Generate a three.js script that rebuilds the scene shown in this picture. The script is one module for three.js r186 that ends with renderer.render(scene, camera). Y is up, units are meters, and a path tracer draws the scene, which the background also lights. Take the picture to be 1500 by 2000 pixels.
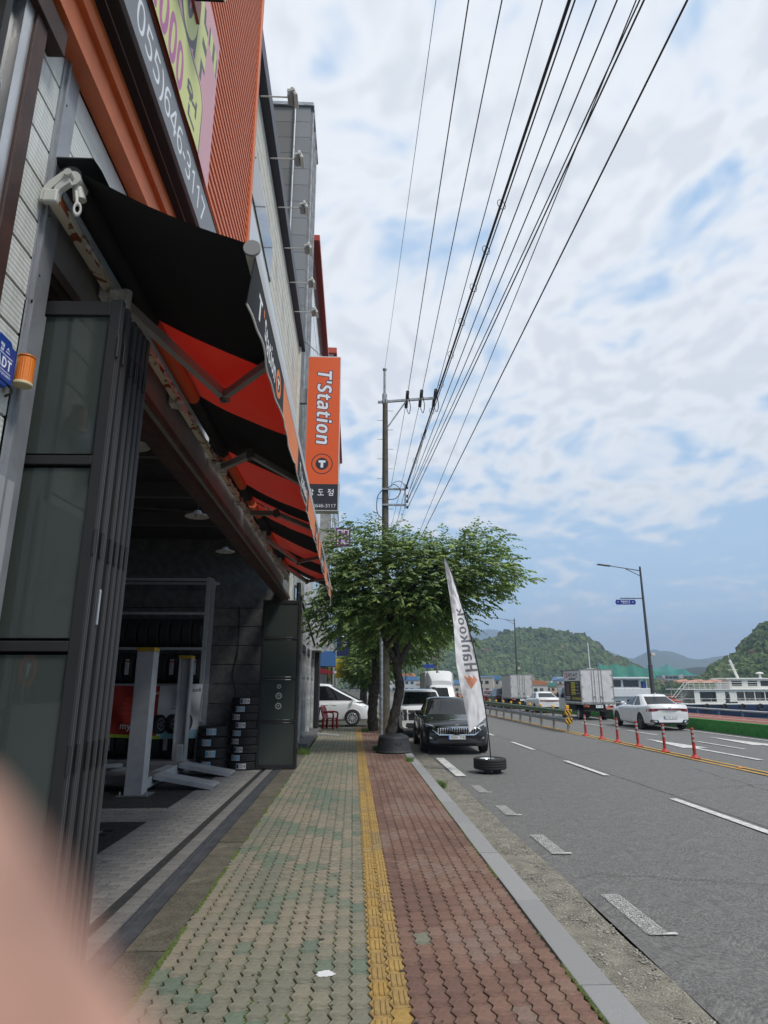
import * as THREE from 'three';
import { mergeGeometries, mergeVertices, toCreasedNormals } from 'three/addons/utils/BufferGeometryUtils.js';
import { RoundedBoxGeometry } from 'three/addons/geometries/RoundedBoxGeometry.js';
import { TextGeometry } from 'three/addons/geometries/TextGeometry.js';
import { FontLoader } from 'three/addons/loaders/FontLoader.js';
import { MarchingCubes } from 'three/addons/objects/MarchingCubes.js';
import { createNoise2D, createNoise3D } from 'simplex-noise';

// ---------- camera, sky, sun, exposure ----------
const scene = new THREE.Scene();
const F_PX = 1260, EYE = 1.65;                                   // focal length in photo pixels, eye height over the pavement
const camera = new THREE.PerspectiveCamera(2 * Math.atan(1000 / F_PX) * 180 / Math.PI, 0.75, 0.006, 9000);
const PITCH = Math.atan(340 / F_PX), YAW = Math.atan(60 * Math.cos(PITCH) / F_PX);
camera.position.set(0, EYE, 0);
camera.lookAt(Math.sin(YAW) * Math.cos(PITCH), EYE + Math.sin(PITCH), -Math.cos(YAW) * Math.cos(PITCH));
camera.focus = 11; camera.userData.fStop = 6.2;
const renderer = new THREE.WebGLRenderer({ antialias: true });
renderer.setSize(768, 1024);
renderer.toneMapping = THREE.LinearToneMapping;
renderer.toneMappingExposure = 1.36;
renderer.shadowMap.enabled = true;

function mulberry(a) { return () => { a = (a + 0x6d2b79f5) | 0; let t = Math.imul(a ^ (a >>> 15), 1 | a); t = (t + Math.imul(t ^ (t >>> 7), 61 | t)) ^ t; return ((t ^ (t >>> 14)) >>> 0) / 4294967296; }; }
const rnd = mulberry(7), N2 = createNoise2D(mulberry(11)), N3 = createNoise3D(mulberry(12));
const rr = (a, b, r = rnd) => a + (b - a) * r();
const fbm = (x, y, o = 5) => { let s = 0, a = 0.5; for (let i = 0; i < o; i++) { s += a * N2(x, y); x = x * 2.03 + 17.3; y = y * 2.03 - 9.1; a *= 0.5; } return s; };
const smooth = (a, b, x) => { const t = Math.min(1, Math.max(0, (x - a) / (b - a))); return t * t * (3 - 2 * t); };
const mix = (a, b, t) => a + (b - a) * t;

function makeSky(W, H) {
  const d = new Float32Array(W * H * 4);
  for (let j = 0; j < H; j++) {
    const el = ((j + 0.5) / H - 0.5) * Math.PI, sy = Math.sin(el), c = Math.cos(el);
    for (let i = 0; i < W; i++) {
      const az = ((i + 0.5) / W) * 2 * Math.PI, x = Math.cos(az) * c, z = Math.sin(az) * c, k = (j * W + i) * 4;
      let r, g, b;
      if (sy < -0.02) { r = 0.34; g = 0.38; b = 0.42; }
      else {
        const e = Math.max(sy, 0), t = smooth(0, 0.5, e);
        r = mix(0.40, 0.31, t); g = mix(0.57, 0.46, t); b = mix(0.745, 0.665, t);                       // clear air
        const h = 1 / (e + 0.11), u = x * h, v = z * h;
        const wx = 0.35 * fbm(u * 0.7 + 4, v * 0.7, 3), wy = 0.35 * fbm(u * 0.7, v * 0.7 + 9, 3);
        const big = fbm(u * 0.42 + wx + 1.7, v * 0.42 + wy + 3.1, 4), mid = fbm(u * 1.5 + wx, v * 1.5 + wy, 5), fine = fbm(u * 4.2 + wx * 2, v * 4.2 + wy * 2, 4);
        const rip = fbm(u * 9 + wx * 4, v * 5.5 + wy * 4, 3);
        let cov = 0.49 + 0.50 * big + 0.80 * mid + 0.74 * fine + 0.36 * rip;
        cov += 0.30 * smooth(0.24, 0.42, e) - 0.58 * (1 - smooth(0.19, 0.29, e + 0.05 * big));
        const a = smooth(-0.12, 0.88, cov) * 0.94, thick = smooth(0.75, 1.5, cov + 0.6 * rip);
        const cr = mix(0.71, 0.60, thick), cg = mix(0.73, 0.63, thick), cb = mix(0.76, 0.67, thick);
        r = mix(r, cr, a); g = mix(g, cg, a); b = mix(b, cb, a);
        // low heaped cloud above the horizon, veiled by haze
        const lc = fbm(Math.cos(az) * 3.4 + 9, Math.sin(az) * 3.4 + e * 6, 5), top = 0.075 + 0.085 * lc + 0.02 * fbm(Math.cos(az) * 16, Math.sin(az) * 16 + e * 22, 4);
        const la = smooth(0.012, -0.012, e - top) * smooth(0.0, 0.05, e) * 0.4;
        r = mix(r, 0.55, la); g = mix(g, 0.57, la); b = mix(b, 0.61, la);
        const hz = Math.pow(1 - e, 14) * 0.5;
        r = mix(r, 0.49, hz); g = mix(g, 0.61, hz); b = mix(b, 0.74, hz);
      }
      d[k] = r; d[k + 1] = g; d[k + 2] = b; d[k + 3] = 1;
    }
  }
  const t = new THREE.DataTexture(d, W, H, THREE.RGBAFormat, THREE.FloatType);
  t.mapping = THREE.EquirectangularReflectionMapping; t.magFilter = t.minFilter = THREE.LinearFilter; t.needsUpdate = true;
  return t;
}
const skyTex = makeSky(2048, 1024);
scene.background = skyTex; scene.environment = skyTex;

const sun = new THREE.DirectionalLight(new THREE.Color(1, 0.95, 0.87), 2.1);
sun.position.set(30, 62, 30); sun.target.position.set(0, 0, -20); sun.position.add(sun.target.position);
sun.castShadow = true; sun.shadow.radius = 24; sun.shadow.mapSize.set(4096, 4096);
Object.assign(sun.shadow.camera, { left: -60, right: 60, top: 80, bottom: -80, near: 1, far: 200 });
scene.add(sun, sun.target);

// ---------- helpers ----------
const V = (x, y, z) => new THREE.Vector3(x, y, z);
const srgb = (r, g, b) => new THREE.Color().setRGB(r / 255, g / 255, b / 255, THREE.SRGBColorSpace);
const lin = (r, g, b) => new THREE.Color().setRGB(r, g, b);
function noiseTex(size, fn, color = false) {
  const d = new Uint8Array(size * size * 4);
  for (let j = 0; j < size; j++) for (let i = 0; i < size; i++) { const v = fn(i / size, j / size), k = (j * size + i) * 4; if (Array.isArray(v)) { d[k] = v[0]; d[k + 1] = v[1]; d[k + 2] = v[2]; } else d[k] = d[k + 1] = d[k + 2] = v; d[k + 3] = 255; }
  const t = new THREE.DataTexture(d, size, size); t.wrapS = t.wrapT = THREE.RepeatWrapping; t.magFilter = THREE.LinearFilter; t.minFilter = THREE.LinearMipmapLinearFilter; t.generateMipmaps = true;
  if (color) t.colorSpace = THREE.SRGBColorSpace; t.needsUpdate = true; return t;
}
// tileable noise: sampled on a torus
const tor = (u, v, f, o = 4) => { let s = 0, a = 0.5; for (let i = 0; i < o; i++) { const R = f / (2 * Math.PI), x = R * Math.cos(2 * Math.PI * u), y = R * Math.sin(2 * Math.PI * u), z = R * Math.cos(2 * Math.PI * v), w = R * Math.sin(2 * Math.PI * v); s += a * N3(x + z * 0.73 + 31 * i, y + w * 0.73, z - w * 0.5 + x * 0.31); f *= 2.1; a *= 0.5; } return s; };
const cl = (v) => Math.max(0, Math.min(255, v));
const rep = (t, x, y = x) => { const c = t.clone(); c.repeat.set(x, y); c.needsUpdate = true; return c; };
const T_grain = noiseTex(512, (u, v) => { const n = 128 + 70 * tor(u, v, 6, 4) + 60 * (rnd() - 0.5); return cl(n); });
const T_fine = noiseTex(256, () => cl(128 + 200 * (rnd() - 0.5)));
const T_blot = noiseTex(512, (u, v) => cl(205 + 60 * tor(u, v, 5, 5) + 14 * (rnd() - 0.5)), true);          // worn colour variation, near white
const T_dirt = noiseTex(512, (u, v) => { const a = tor(u, v, 4, 5), s = tor(u + 0.3, v, 22, 3); return cl(228 + 50 * a - (s > 0.28 ? 60 * (s - 0.28) * 3 : 0) + 18 * (rnd() - 0.5)); }, true);
const T_soft = noiseTex(512, (u, v) => cl(236 + 20 * tor(u, v, 4, 4) + 7 * (rnd() - 0.5)), true);                                   // painted metal, a little weathered
const T_asph = noiseTex(1024, (u, v) => { const a = tor(u, v, 9, 4), c = tor(u + 0.4, v + 0.1, 120, 2), s = rnd(); const m = tor(u + 0.7, v + 0.3, 48, 2); return cl(150 + 12 * a + 30 * c + 46 * m + 66 * (s - 0.5) + (s > 0.982 ? 64 : s < 0.02 ? -45 : 0)); }, true);
const T_conc = noiseTex(1024, (u, v) => { const a = tor(u, v, 5, 5), s = tor(u, v, 90, 2), q = rnd(); const b = 160 + 34 * a + 85 * s + 40 * (q - 0.5); return [cl(b * 1.02), cl(b), cl(b * 0.93)]; }, true);
const T_gran = noiseTex(512, () => { const s = rnd(); return cl(175 + (s < 0.16 ? -62 : s > 0.82 ? 34 : 0) + 26 * (rnd() - 0.5)); }, true);
const T_rust = noiseTex(512, (u, v) => { const a = tor(u, v, 5, 5) + 0.12 * (rnd() - 0.5); return a > 0.2 ? [120 + 40 * a, 70, 38] : a > 0.15 ? [170, 140, 105] : [222, 214, 196]; }, true);
const T_bark = noiseTex(256, (u, v) => cl(150 + 90 * tor(u, v * 0.4, 9, 4) + 40 * (rnd() - 0.5)), true);
const P = (o) => { const m = new (o.clearcoat || o.transmission || o.sheen || o.anisotropy ? THREE.MeshPhysicalMaterial : THREE.MeshStandardMaterial)({ roughness: 0.7, ...o }); return m; };
const matte = (c, r = 0.85, o = {}) => P({ color: c, roughness: r, map: T_blot, ...o });

const nonIdx = (g) => { const h = g.index ? g.toNonIndexed() : g; for (const k of Object.keys(h.attributes)) if (!['position', 'normal', 'uv', 'color'].includes(k)) h.deleteAttribute(k); return h; };
function boxUV(g, s = 1) {                                         // uv in metres on the face's own plane
  const p = g.attributes.position, n = g.attributes.normal, uv = new Float32Array(p.count * 2);
  for (let i = 0; i < p.count; i++) { const ax = Math.abs(n.getX(i)), ay = Math.abs(n.getY(i)), az = Math.abs(n.getZ(i)), x = p.getX(i), y = p.getY(i), z = p.getZ(i); const [a, b] = ay >= ax && ay >= az ? [x, z] : ax >= az ? [z, y] : [x, y]; uv[2 * i] = a * s; uv[2 * i + 1] = b * s; }
  g.setAttribute('uv', new THREE.BufferAttribute(uv, 2)); return g;
}
const QX = new THREE.Quaternion(), E3 = new THREE.Euler(), M4 = new THREE.Matrix4();
class B {                                                          // collects shapes of one part
  constructor(uvs = 1) { this.g = []; this.uvs = uvs; this.keepUV = false; }
  add(g, x = 0, y = 0, z = 0, rx = 0, ry = 0, rz = 0) { g = nonIdx(g); M4.compose(V(x, y, z), QX.setFromEuler(E3.set(rx, ry, rz)), V(1, 1, 1)); g.applyMatrix4(M4); this.g.push(g); return this; }
  box(w, h, d, x, y, z, rx, ry, rz) { return this.add(new THREE.BoxGeometry(w, h, d), x, y, z, rx, ry, rz); }
  rbox(w, h, d, x, y, z, r = 0.01, rx, ry, rz) { return this.add(new RoundedBoxGeometry(w, h, d, 2, Math.min(r, w / 2.01, h / 2.01, d / 2.01)), x, y, z, rx, ry, rz); }
  span(x0, x1, y0, y1, z0, z1) { return this.box(Math.abs(x1 - x0), Math.abs(y1 - y0), Math.abs(z1 - z0), (x0 + x1) / 2, (y0 + y1) / 2, (z0 + z1) / 2); }
  rspan(x0, x1, y0, y1, z0, z1, r = 0.008) { return this.rbox(Math.abs(x1 - x0), Math.abs(y1 - y0), Math.abs(z1 - z0), (x0 + x1) / 2, (y0 + y1) / 2, (z0 + z1) / 2, r); }
  cyl(r0, r1, h, x, y, z, rx, ry, rz, n = 20) { return this.add(new THREE.CylinderGeometry(r0, r1, h, n), x, y, z, rx, ry, rz); }   // r0 top
  rod(a, b, r, r2 = r, n = 10) { const d = b.clone().sub(a), g = new THREE.CylinderGeometry(r2, r, d.length(), n); g.translate(0, d.length() / 2, 0); g.applyQuaternion(new THREE.Quaternion().setFromUnitVectors(V(0, 1, 0), d.clone().normalize())); g.translate(a.x, a.y, a.z); this.g.push(nonIdx(g)); return this; }
  bar(a, b, w, h) { const d = b.clone().sub(a), L = d.length(), g = new THREE.BoxGeometry(w, h, L), m = new THREE.Matrix4().lookAt(b, a, Math.abs(d.y) > 0.98 * L ? V(0, 0, 1) : V(0, 1, 0)); g.applyMatrix4(m); g.translate((a.x + b.x) / 2, (a.y + b.y) / 2, (a.z + b.z) / 2); this.g.push(nonIdx(g)); return this; }
  tube(pts, r, n = 8, seg = 0) { this.g.push(nonIdx(new THREE.TubeGeometry(new THREE.CatmullRomCurve3(pts), seg || pts.length * 6, r, n))); return this; }
  lathe(pts, x = 0, y = 0, z = 0, rx = 0, ry = 0, rz = 0, n = 28) { return this.add(new THREE.LatheGeometry(pts.map((p) => new THREE.Vector2(p[0], p[1])), n), x, y, z, rx, ry, rz); }
  ext(pts, depth, x = 0, y = 0, z = 0, rx = 0, ry = 0, rz = 0, bevel = 0) { const s = pts instanceof THREE.Shape ? pts : new THREE.Shape(pts.map((p) => new THREE.Vector2(p[0], p[1]))); return this.add(new THREE.ExtrudeGeometry(s, { depth, bevelEnabled: bevel > 0, bevelSize: bevel, bevelThickness: bevel, bevelSegments: 2, curveSegments: 16 }), x, y, z, rx, ry, rz); }
  quad(a, b, c, d) { const g = new THREE.BufferGeometry(); g.setAttribute('position', new THREE.Float32BufferAttribute([...a, ...b, ...c, ...a, ...c, ...d], 3)); g.setAttribute('uv', new THREE.Float32BufferAttribute([0, 0, 1, 0, 1, 1, 0, 0, 1, 1, 0, 1], 2)); g.computeVertexNormals(); this.g.push(g); return this; }
  uv() { this.keepUV = true; return this; }
  geo() { for (const g of this.g) { if (!g.attributes.uv) g.setAttribute('uv', new THREE.BufferAttribute(new Float32Array(g.attributes.position.count * 2), 2)); g.deleteAttribute('color'); } const g = mergeGeometries(this.g); return this.keepUV ? g : boxUV(g, this.uvs); }
  mesh(name, mat, parent = scene) { return put(name, this.geo(), mat, parent); }
}
const taken = {};
function numbered(n) { const k = taken[n] = (taken[n] ?? -1) + 1; return k ? n + '_' + String(k).padStart(3, '0') : n; }
function put(name, geo, mat, parent = scene) { const m = new THREE.Mesh(geo, mat); m.name = parent === scene ? numbered(name) : name; m.castShadow = m.receiveShadow = true; parent.add(m); return m; }
function tag(o, label, category, group, kind) { if (label) o.userData.label = label; if (category) o.userData.category = category; if (group) o.userData.group = group; if (kind) o.userData.kind = kind; return o; }
function thing(name, label, category, pos = [0, 0, 0], turn = 0, group) { const o = new THREE.Group(); o.name = numbered(name); o.position.set(...pos); o.rotation.y = turn; scene.add(o); return tag(o, label, category, group); }
function setting(name) { const o = new THREE.Group(); o.name = numbered(name); o.userData.kind = 'structure'; scene.add(o); return o; }
function copy(o, label, pos, turn = o.rotation.y, base) { const c = o.clone(); c.name = numbered(base ?? o.name.replace(/_\d{3}$/, '')); c.userData = { ...o.userData, label: label ?? o.userData.label }; c.position.set(...pos); c.rotation.y = turn; scene.add(c); return c; }
const fonts = {};
for (const [k, f] of [['bold', 'sans_bold']]) fonts[k] = await new FontLoader().loadAsync('fonts/droid/droid_' + f + '.typeface.json');

// ---------- drawn print: canvas textures, with Korean letters put together from strokes ----------
const JL = { ㄱ: [[.1, .1, .9, .1, .8, .95]], ㄴ: [[.15, .05, .15, .9, .95, .9]], ㄷ: [[.9, .1, .12, .1, .12, .9, .95, .9]], ㄹ: [[.1, .08, .88, .08, .88, .5, .12, .5, .12, .93, .92, .93]], ㅁ: [[.14, .1, .86, .1, .86, .9, .14, .9, .14, .1]], ㅂ: [[.14, .05, .14, .92, .86, .92, .86, .05], [.14, .5, .86, .5]], ㅅ: [[.5, .05, .45, .45, .05, .95], [.48, .4, .95, .95]], ㅇ: 'o', ㅈ: [[.1, .1, .9, .1], [.5, .1, .42, .55, .05, .95], [.48, .5, .95, .95]], ㅊ: [[.35, .0, .65, .0], [.1, .22, .9, .22], [.5, .22, .42, .6, .05, .97], [.48, .55, .95, .97]], ㅋ: [[.1, .1, .88, .1, .8, .95], [.12, .5, .84, .5]], ㅌ: [[.92, .08, .12, .08, .12, .92, .95, .92], [.12, .5, .88, .5]], ㅍ: [[.08, .1, .92, .1], [.3, .1, .32, .9], [.7, .1, .68, .9], [.05, .9, .95, .9]], ㅎ: [[.35, .02, .65, .02], [.1, .22, .9, .22], 'o'] };
const LEAD = 'ㄱㄲㄴㄷㄸㄹㅁㅂㅃㅅㅆㅇㅈㅉㅊㅋㅌㅍㅎ', VOW = 'ㅏㅐㅑㅒㅓㅔㅕㅖㅗㅘㅙㅚㅛㅜㅝㅞㅟㅠㅡㅢㅣ', TAIL = ' ㄱㄲㄳㄴㄵㄶㄷㄹㄺㄻㄼㄽㄾㄿㅀㅁㅂㅄㅅㅆㅇㅈㅊㅋㅌㅍㅎ';
const VS = { ㅏ: [[.3, 0, .3, 1], [.3, .5, 1, .5]], ㅑ: [[.3, 0, .3, 1], [.3, .35, 1, .35], [.3, .65, 1, .65]], ㅓ: [[.7, 0, .7, 1], [.7, .5, 0, .5]], ㅣ: [[.5, 0, .5, 1]], ㅐ: [[.25, 0, .25, 1], [.75, 0, .75, 1], [.25, .5, .75, .5]], ㅔ: [[.4, 0, .4, 1], [.85, 0, .85, 1], [.4, .5, 0, .5]], ㅗ: [[0, .9, 1, .9], [.5, .1, .5, .9]], ㅜ: [[0, .15, 1, .15], [.5, .15, .5, 1]], ㅡ: [[0, .5, 1, .5]] };
function strokes(c, list, x, y, w, h) { for (const s of list === 'o' ? ['o'] : list) { c.beginPath(); if (s === 'o') c.ellipse(x + w / 2, y + h * (list === 'o' ? 0.5 : 0.68), w * 0.4, h * (list === 'o' ? 0.42 : 0.28), 0, 0, 7); else for (let i = 0; i < s.length; i += 2) c[i ? 'lineTo' : 'moveTo'](x + s[i] * w, y + s[i + 1] * h); c.stroke(); } }
function hangul(c, text, x, y, size, weight = 0.12, gap = 1.06) {
  c.lineWidth = size * weight; c.lineCap = 'butt'; c.lineJoin = 'miter';
  for (const ch of text) {
    const k = ch.codePointAt(0) - 0xac00; if (k < 0 || k > 11171) { x += size * 0.5; continue; }
    const L = LEAD[Math.floor(k / 588)], W = VOW[Math.floor((k % 588) / 28)], T = TAIL[k % 28], t = T !== ' ', H = t ? 0.55 : 1, s = size;
    const comp = { ㅘ: ['ㅗ', 'ㅏ'], ㅝ: ['ㅜ', 'ㅓ'], ㅢ: ['ㅡ', 'ㅣ'] }[W];
    if (comp) { strokes(c, JL[L], x, y, s * 0.55, s * H * 0.5); strokes(c, VS[comp[0]], x, y + s * H * 0.55, s * 0.62, s * H * 0.4); strokes(c, VS[comp[1]], x + s * 0.62, y, s * 0.33, s * H); }
    else if ('ㅗㅜㅡ'.includes(W)) { strokes(c, JL[L], x + s * 0.15, y, s * 0.7, s * H * 0.5); strokes(c, VS[W], x, y + s * H * 0.55, s * 0.98, s * H * 0.42); }
    else { strokes(c, JL[L], x, y, s * 0.55, s * H); strokes(c, VS[W], x + s * 0.58, y - s * 0.03, s * 0.4, s * (H + 0.05)); }
    if (t) strokes(c, JL[T], x + s * 0.18, y + s * 0.62, s * 0.72, s * 0.38);
    x += size * gap;
  }
}
function canvasTex(w, h, draw) { const c = document.createElement('canvas'); c.width = w; c.height = h; const x = c.getContext('2d'); draw(x, w, h); const t = new THREE.CanvasTexture(c); t.colorSpace = THREE.SRGBColorSpace; return t; }
const txt = (x, s, px, py, font, fill, o = {}) => { x.font = font; x.textAlign = o.align ?? 'left'; x.textBaseline = o.base ?? 'alphabetic'; x.save(); x.translate(px, py); if (o.skew) x.transform(1, 0, o.skew, 1, 0, 0); x.scale(o.sx ?? 1, 1); if (o.line) { x.lineJoin = 'round'; x.strokeStyle = o.line; x.lineWidth = o.lw; x.strokeText(s, 0, 0); } x.fillStyle = fill; x.fillText(s, 0, 0); x.restore(); };
function panel(name, w, h, tex, parent, pos, rotY = 0, o = {}) {   // flat print on its own thin sheet
  const g = new THREE.PlaneGeometry(w, h), m = put(name, g, P({ map: tex, roughness: o.rough ?? 0.5, ...(o.mat || {}) }), parent); m.position.set(...pos); m.rotation.set(o.rx ?? 0, rotY, o.rz ?? 0, 'YXZ'); return m;
}

// ---------- ground, water, road, pavement ----------
function sheet(name, x0, x1, z0, z1, y, mat, uvs, parent = scene, seg) {
  const g = new THREE.PlaneGeometry(Math.abs(x1 - x0), Math.abs(z1 - z0), ...(seg || [1, 1])); g.rotateX(-Math.PI / 2); g.translate((x0 + x1) / 2, y, (z0 + z1) / 2); boxUV(g, uvs);
  const m = put(name, g, mat, parent); if (parent === scene) m.userData.kind = 'structure'; return m;
}
{
  const T_wave = noiseTex(512, (u, v) => cl(128 + 150 * tor(u, v, 14, 4)));
  sheet('sea_water', -2500, 2500, -4500, 300, -2.6, P({ color: lin(0.035, 0.085, 0.11), roughness: 0.16, bumpMap: T_wave, bumpScale: 0.12, metalness: 0 }), 0.12);
  new B(0.4).span(-400, 20.3, -3.5, -0.26, 200, -240).mesh('ground', P({ color: lin(0.16, 0.155, 0.14), map: T_conc, roughness: 0.95 })).userData.kind = 'structure';
}
const ROAD = -0.2;
const road = setting('road');
{
  const asph = P({ color: lin(0.45, 0.45, 0.44), map: T_asph, roughness: 0.88, bumpMap: T_fine, bumpScale: 0.004 });
  const s = sheet('asphalt', 2.12, 15.1, 30, -235, ROAD, asph, 0.55, road, [26, 160]);
  const p = s.geometry.attributes.position;                        // slight unevenness of a worn carriageway, lower at its left edge
  for (let i = 0; i < p.count; i++) { const x = p.getX(i), z = p.getZ(i); if (x < 2.2) p.setX(i, x + 0.05 * N2(z * 0.4, 3)); p.setY(i, ROAD + 0.008 * N2(x * 0.35, z * 0.22)); }
  s.geometry.computeVertexNormals();
  // darker repair strips and tar-filled cracks
  const tar = P({ color: lin(0.04, 0.04, 0.042), roughness: 0.8 });
  const crack = (pts, w, name) => { const b = new B(); for (let i = 0; i + 1 < pts.length; i++) { const [x0, z0] = pts[i], [x1, z1] = pts[i + 1], dx = x1 - x0, dz = z1 - z0, l = Math.hypot(dx, dz), nx = -dz / l * w / 2, nz = dx / l * w / 2, y = ROAD + 0.012; b.quad([x0 + nx, y, z0 + nz], [x1 + nx, y, z1 + nz], [x1 - nx, y, z1 - nz], [x0 - nx, y, z0 - nz]); } return b.mesh(name, tar, road); };
  const wig = (x0, z0, x1, z1, n, a, r) => Array.from({ length: n + 1 }, (_, i) => [mix(x0, x1, i / n) + rr(-a, a, r), mix(z0, z1, i / n) + rr(-a, a, r)]);
  const cr = mulberry(91);
  crack(wig(5.62, -5, 5.55, -30, 60, 0.018, cr), 0.014, 'tar_joint'); crack(wig(5.3, -18, 8.2, -20.5, 16, 0.08, cr), 0.012, 'road_crack'); crack(wig(7.3, -9, 7.9, -16, 26, 0.06, cr), 0.010, 'road_crack'); crack(wig(2.4, -7.2, 5.1, -6.4, 20, 0.05, cr), 0.008, 'road_crack'); crack(wig(3.2, -21.5, 8.7, -22.4, 24, 0.06, cr), 0.014, 'road_crack'); crack(wig(6.2, -12.5, 8.7, -13.4, 16, 0.06, cr), 0.010, 'road_crack');
  const gut = P({ color: lin(0.50, 0.495, 0.475), map: T_conc, roughness: 0.95, bumpMap: T_grain, bumpScale: 0.006 });
  const gs = sheet('concrete_gutter', 1.5, 2.11, 30, -60, ROAD + 0.004, gut, 0.9, road, [8, 140]);
  const gp = gs.geometry.attributes.position; for (let i = 0; i < gp.count; i++) { const x = gp.getX(i), z = gp.getZ(i); if (x > 2.1) gp.setX(i, x + 0.05 * N2(z * 0.4, 3) + 0.012 * N2(z * 5, 1)); gp.setY(i, ROAD + 0.012 + 0.012 * N2(x * 3, z * 1.3)); } gs.geometry.computeVertexNormals();
  // coarse stones lying bare in the worn gutter
  const sg = new THREE.IcosahedronGeometry(1, 0), im = new THREE.InstancedMesh(sg, P({ color: 0xffffff, roughness: 0.95 }), 9000), o = new THREE.Object3D(), r = mulberry(5), c = new THREE.Color();
  for (let i = 0; i < 9000; i++) { const z = 2 - 22 * Math.pow(r(), 1.3), x = 1.54 + 0.53 * Math.pow(r(), 0.7), s = rr(0.004, 0.0105, r); o.position.set(x, ROAD + 0.013 + 0.012 * N2(x * 3, z * 1.3), z); o.scale.set(s * rr(0.8, 1.5, r), s * 0.5, s); o.rotation.set(0, r() * 6, 0); o.updateMatrix(); im.setMatrixAt(i, o.matrix); const k = rr(0.13, 0.42, r); c.setRGB(k * 1.04, k, k * rr(0.78, 0.98, r)); im.setColorAt(i, c); }
  im.name = 'gutter_gravel'; im.userData.kind = 'stuff'; road.add(im);
  // paint: worn where the photograph shows it broken up
  const white = P({ color: lin(0.72, 0.72, 0.70), map: T_dirt, roughness: 0.7 }), yellow = P({ color: lin(0.62, 0.36, 0.06), map: T_dirt, roughness: 0.7 });
  const T_worn = noiseTex(256, (u, v) => (tor(u, v, 26, 3) + 0.95 * (rnd() - 0.5) - 0.14 > 0 ? 255 : 0)), faded = P({ color: lin(0.6, 0.6, 0.58), alphaMap: T_worn, transparent: true, alphaTest: 0.5, roughness: 0.8 });
  const mark = (name, pts, mat) => { const s = new THREE.ShapeGeometry(new THREE.Shape(pts.map(([x, z]) => new THREE.Vector2(x, -z)))); s.rotateX(-Math.PI / 2); s.translate(0, ROAD + 0.0165, 0); boxUV(s, mat === faded ? 2.3 : 1.1); return put(name, s, mat, road); };
  const strip = (name, x, w, z0, z1, mat) => mark(name, [[x - w / 2, z0], [x + w / 2, z0], [x + w / 2, z1], [x - w / 2, z1]], mat);
  for (let k = -2; k < 22; k++) { const z = -8.75 - k * 5.75; strip('lane_dash', 5.42, 0.14, z, z - 2.8, white); }
  for (const [a, b] of [[-3.1, -4.1], [-5.5, -6.5], [-7.98, -8.95], [-10.25, -11.03], [-12.35, -13.2]]) { strip('faded_parking_mark', 2.36, 0.17, a, b, faded); strip('parking_mark_end', 2.40, 0.22, a + 0.0, a - 0.045, white); }
  strip('parking_mark', 2.3, 0.22, -14.5, -18.1, white);
  strip('yellow_centre_line', 8.86, 0.11, 20, -230, yellow); strip('yellow_centre_line', 9.14, 0.11, 20, -230, yellow);
  for (let k = -1; k < 16; k++) { const z = -20.1 - k * 5.8; strip('lane_dash', 11.82, 0.13, z, z - 2.8, white); }
  strip('edge_line', 14.45, 0.13, 20, -230, white);
  mark('turn_arrow_head', [[10.55, -24.2], [10.15, -20.6], [10.95, -20.6]], white); strip('turn_arrow_stem', 10.5, 0.16, -20.6, -17.2, white); mark('turn_arrow_head', [[13.3, -25], [12.9, -21.4], [13.7, -21.4]], white); strip('turn_arrow_stem', 13.3, 0.16, -21.4, -18, white);
  const rs = new B(); rs.rbox(0.13, 0.025, 0.1, 9.0, ROAD + 0.02, -15.6, 0.01).mesh('road_stud', P({ color: srgb(200, 110, 30), roughness: 0.5 }), road);
}

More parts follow.
